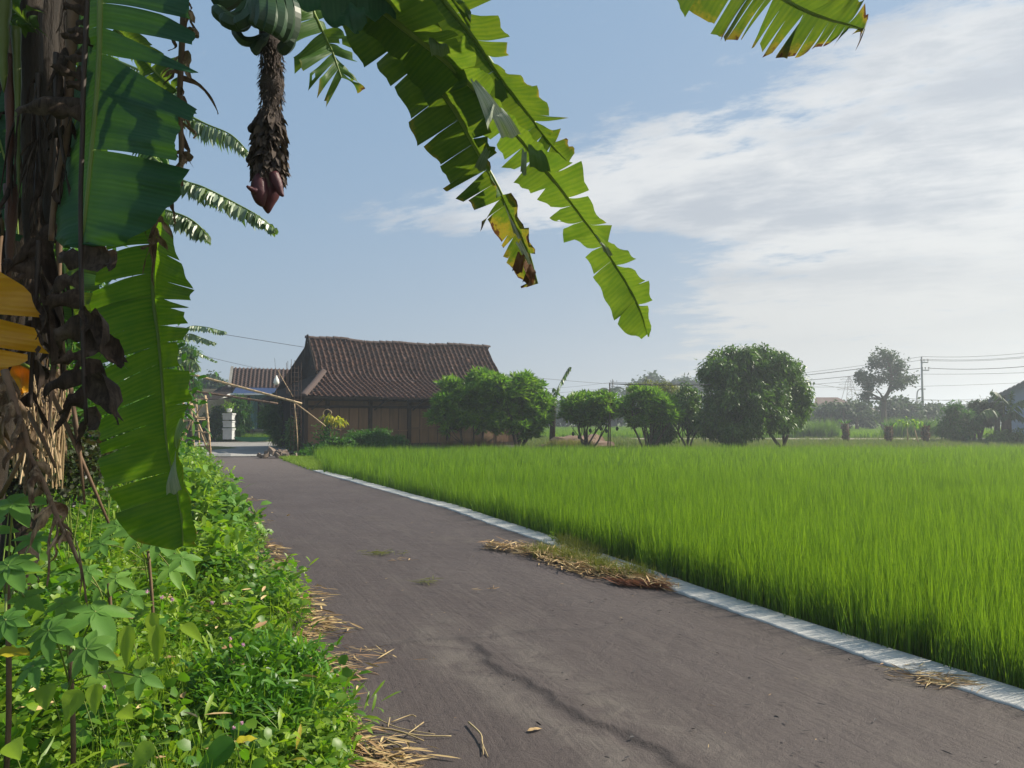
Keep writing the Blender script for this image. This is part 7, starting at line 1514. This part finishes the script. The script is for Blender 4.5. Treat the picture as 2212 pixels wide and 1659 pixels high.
g1, g2, g3, g4 = (tuple(G(x, y, 0)) for x, y in ((1050, 1182), (1170, 1196), (1300, 1235), (1440, 1272)))
g3b = tuple(G(1300, 1252, 0))
P = np.concatenate([along(g1, g2, 300, .10), along(g2, g3, 600, .13), along(g3, g4, 420, .07), along(g2, g3b, 350, .1)])
litter('straw_pile', 'long pile of brown and yellow straw lying along the kerb', P, (.08, .34), (.002, .009), M['straw'], 2, .07, (math.atan2(-2.0, .9), .6))
P = along(tuple(G(1330, 1262, 0)), g4, 240, .035); litter('red_straw', 'reddish dead straw at the near end of the kerb pile', P, (.12, .35), (.002, .007), leafmat('reddish straw', (.14, .05, .03), (.28, .12, .06), .1, .7), 3, .04, (-1.1, .25))
P = np.concatenate([along(g2, g3, 110, .12), along(g3, tuple(G(1400, 1255, 0)), 60, .07), along(tuple(G(1205, 1175, 0)), tuple(G(1290, 1205, 0)), 70, .05)]); n = len(P)
scatter('kerb_weeds', P + (0, 0, .02), [blades_mesh('kerb_weed_tuft', 14, .16, .0028, .05, .8, 600 + i) for i in range(3)], rng.integers(0, 3, n), np.stack([np.zeros(n), np.zeros(n), rng.uniform(0, 6.28, n)], 1), np.stack([rng.uniform(.6, 1.2, n)] * 3, 1), M['olive'], 'pale green grass tufts growing through the kerb straw', 'grass')
for (x, y, n, s, lb_, mt) in ((822, 1196, 60, .12, 'small tuft of wilted grass lying far out on the road', 'olive'), (925, 1258, 26, .07, 'smallest wilted sprig in the middle of the road', 'olive'), (862, 1212, 12, .06, 'few straws beside the wilted tuft on the road', 'straw'), (1062, 1276, 6, .05, 'forked twig lying in the middle of the road', 'straw'),
                              (2010, 1470, 90, .11, 'straw tuft lying against the near kerb at right', 'straw'), (2075, 1478, 40, .06, 'little straw heap just right of the kerb tuft', 'straw'), (760, 1420, 60, .14, 'thin straw fan reaching onto the road from the weeds', 'straw'), (860, 1645, 55, .09, 'pale torn husk bundle at the bottom edge of the road', 'straw')):
    c = G(x, y, 0); P = np.array(tuple(c))[None] + rng.normal(size=(n, 3)) * (s, s * .8, 0); o = litter('straw_tuft', lb_, P, (.05, .22 if n > 20 else .12), (.0015, .006 if y < 1600 else .012), M[mt], 5, .02, (rnd.uniform(-.4, .4), .7)); del o['kind']
def twig(label, pts, r=.004, forks=()):
    p = [G(x, y, z) for x, y, z in pts]; mb = MB(); mb.tube(smoothpts(p, 4), [r * (1 - .5 * i / (len(p) * 4 - 4)) for i in range(len(p) * 4 - 3)], 6, .2)
    for f in forks: mb.tube(smoothpts([G(x, y, z) for x, y, z in f], 3), r * .6, 5, .6)
    return tag(mb.build('dry_stalk', M['straw_stem'], None, True), label, 'stalk')
M['straw_stem'] = surf('straw stem', (.42, .34, .19), (.28, .2, .1), 9, .6)
twig('long dry stalk lying from the weeds out over the near asphalt', [(770, 1585, .01), (830, 1574, .02), (900, 1588, .015), (975, 1590, .008)], .0055, [[(838, 1570, .02), (842, 1550, .03)], [(845, 1560, .02), (885, 1545, .02), (898, 1548, .02)], [(880, 1586, .02), (915, 1560, .02), (905, 1568, .02)], [(870, 1582, .02), (915, 1600, .01)]])
twig('second dry stalk crossing under the longest one', [(760, 1560, .01), (800, 1548, .02), (860, 1572, .015), (940, 1586, .008)], .0035, [[(900, 1575, .01), (896, 1565, .03)]])
twig('bent dry stalk lying alone on the near asphalt', [(1012, 1560, .01), (1038, 1585, .02), (1042, 1606, .012), (1054, 1634, .006)], .005, [[(1042, 1600, .01), (1044, 1630, .01)]])
twig('short dark stalk near the husk bundle', [(832, 1598, .008), (858, 1608, .012), (878, 1618, .006)], .005)
P = np.stack([rng.uniform(-5, 4, 260), 2.2 + 14 * rng.uniform(0, 1, 260) ** 1.6, np.zeros(260)], 1); k = (P[:, 0] > xl(P[:, 1]) + .2) & (P[:, 0] < xr(P[:, 1]) - .05)
litter('road_crumbs', 'scattered tiny straw bits on the asphalt', P[k], (.012, .05), (.0012, .003), M['straw'], 6, .002)
n = 130; P = np.stack([rng.uniform(-1, 2.6, n), 2.3 + 4.5 * rng.uniform(0, 1, n) ** 1.4, np.full(n, -.004)], 1); k = (P[:, 0] > xl(P[:, 1]) + .4) & (P[:, 0] < xr(P[:, 1]) - .05)
litter('dark_crumbs', 'scattered dark crumbs of tar and twigs on the asphalt', P[k], (.015, .06), (.003, .007), M['wire'], 7, .001)

# ---------------------------------------------------------------- morning haze
m, t = newmat('haze air')
pv = t.new('ShaderNodeVolumePrincipled', {'Color': (.84, .92, 1.0, 1), 'Density': HAZE, 'Anisotropy': .5}); t.l.new(pv.outputs[0], t.new('ShaderNodeOutputMaterial').inputs['Volume'])
tag(MB().box((0, 350, 10.5), (920, 670, 12.5)).build('haze', m, None), 'pale morning haze over the fields', 'haze', kind='stuff')
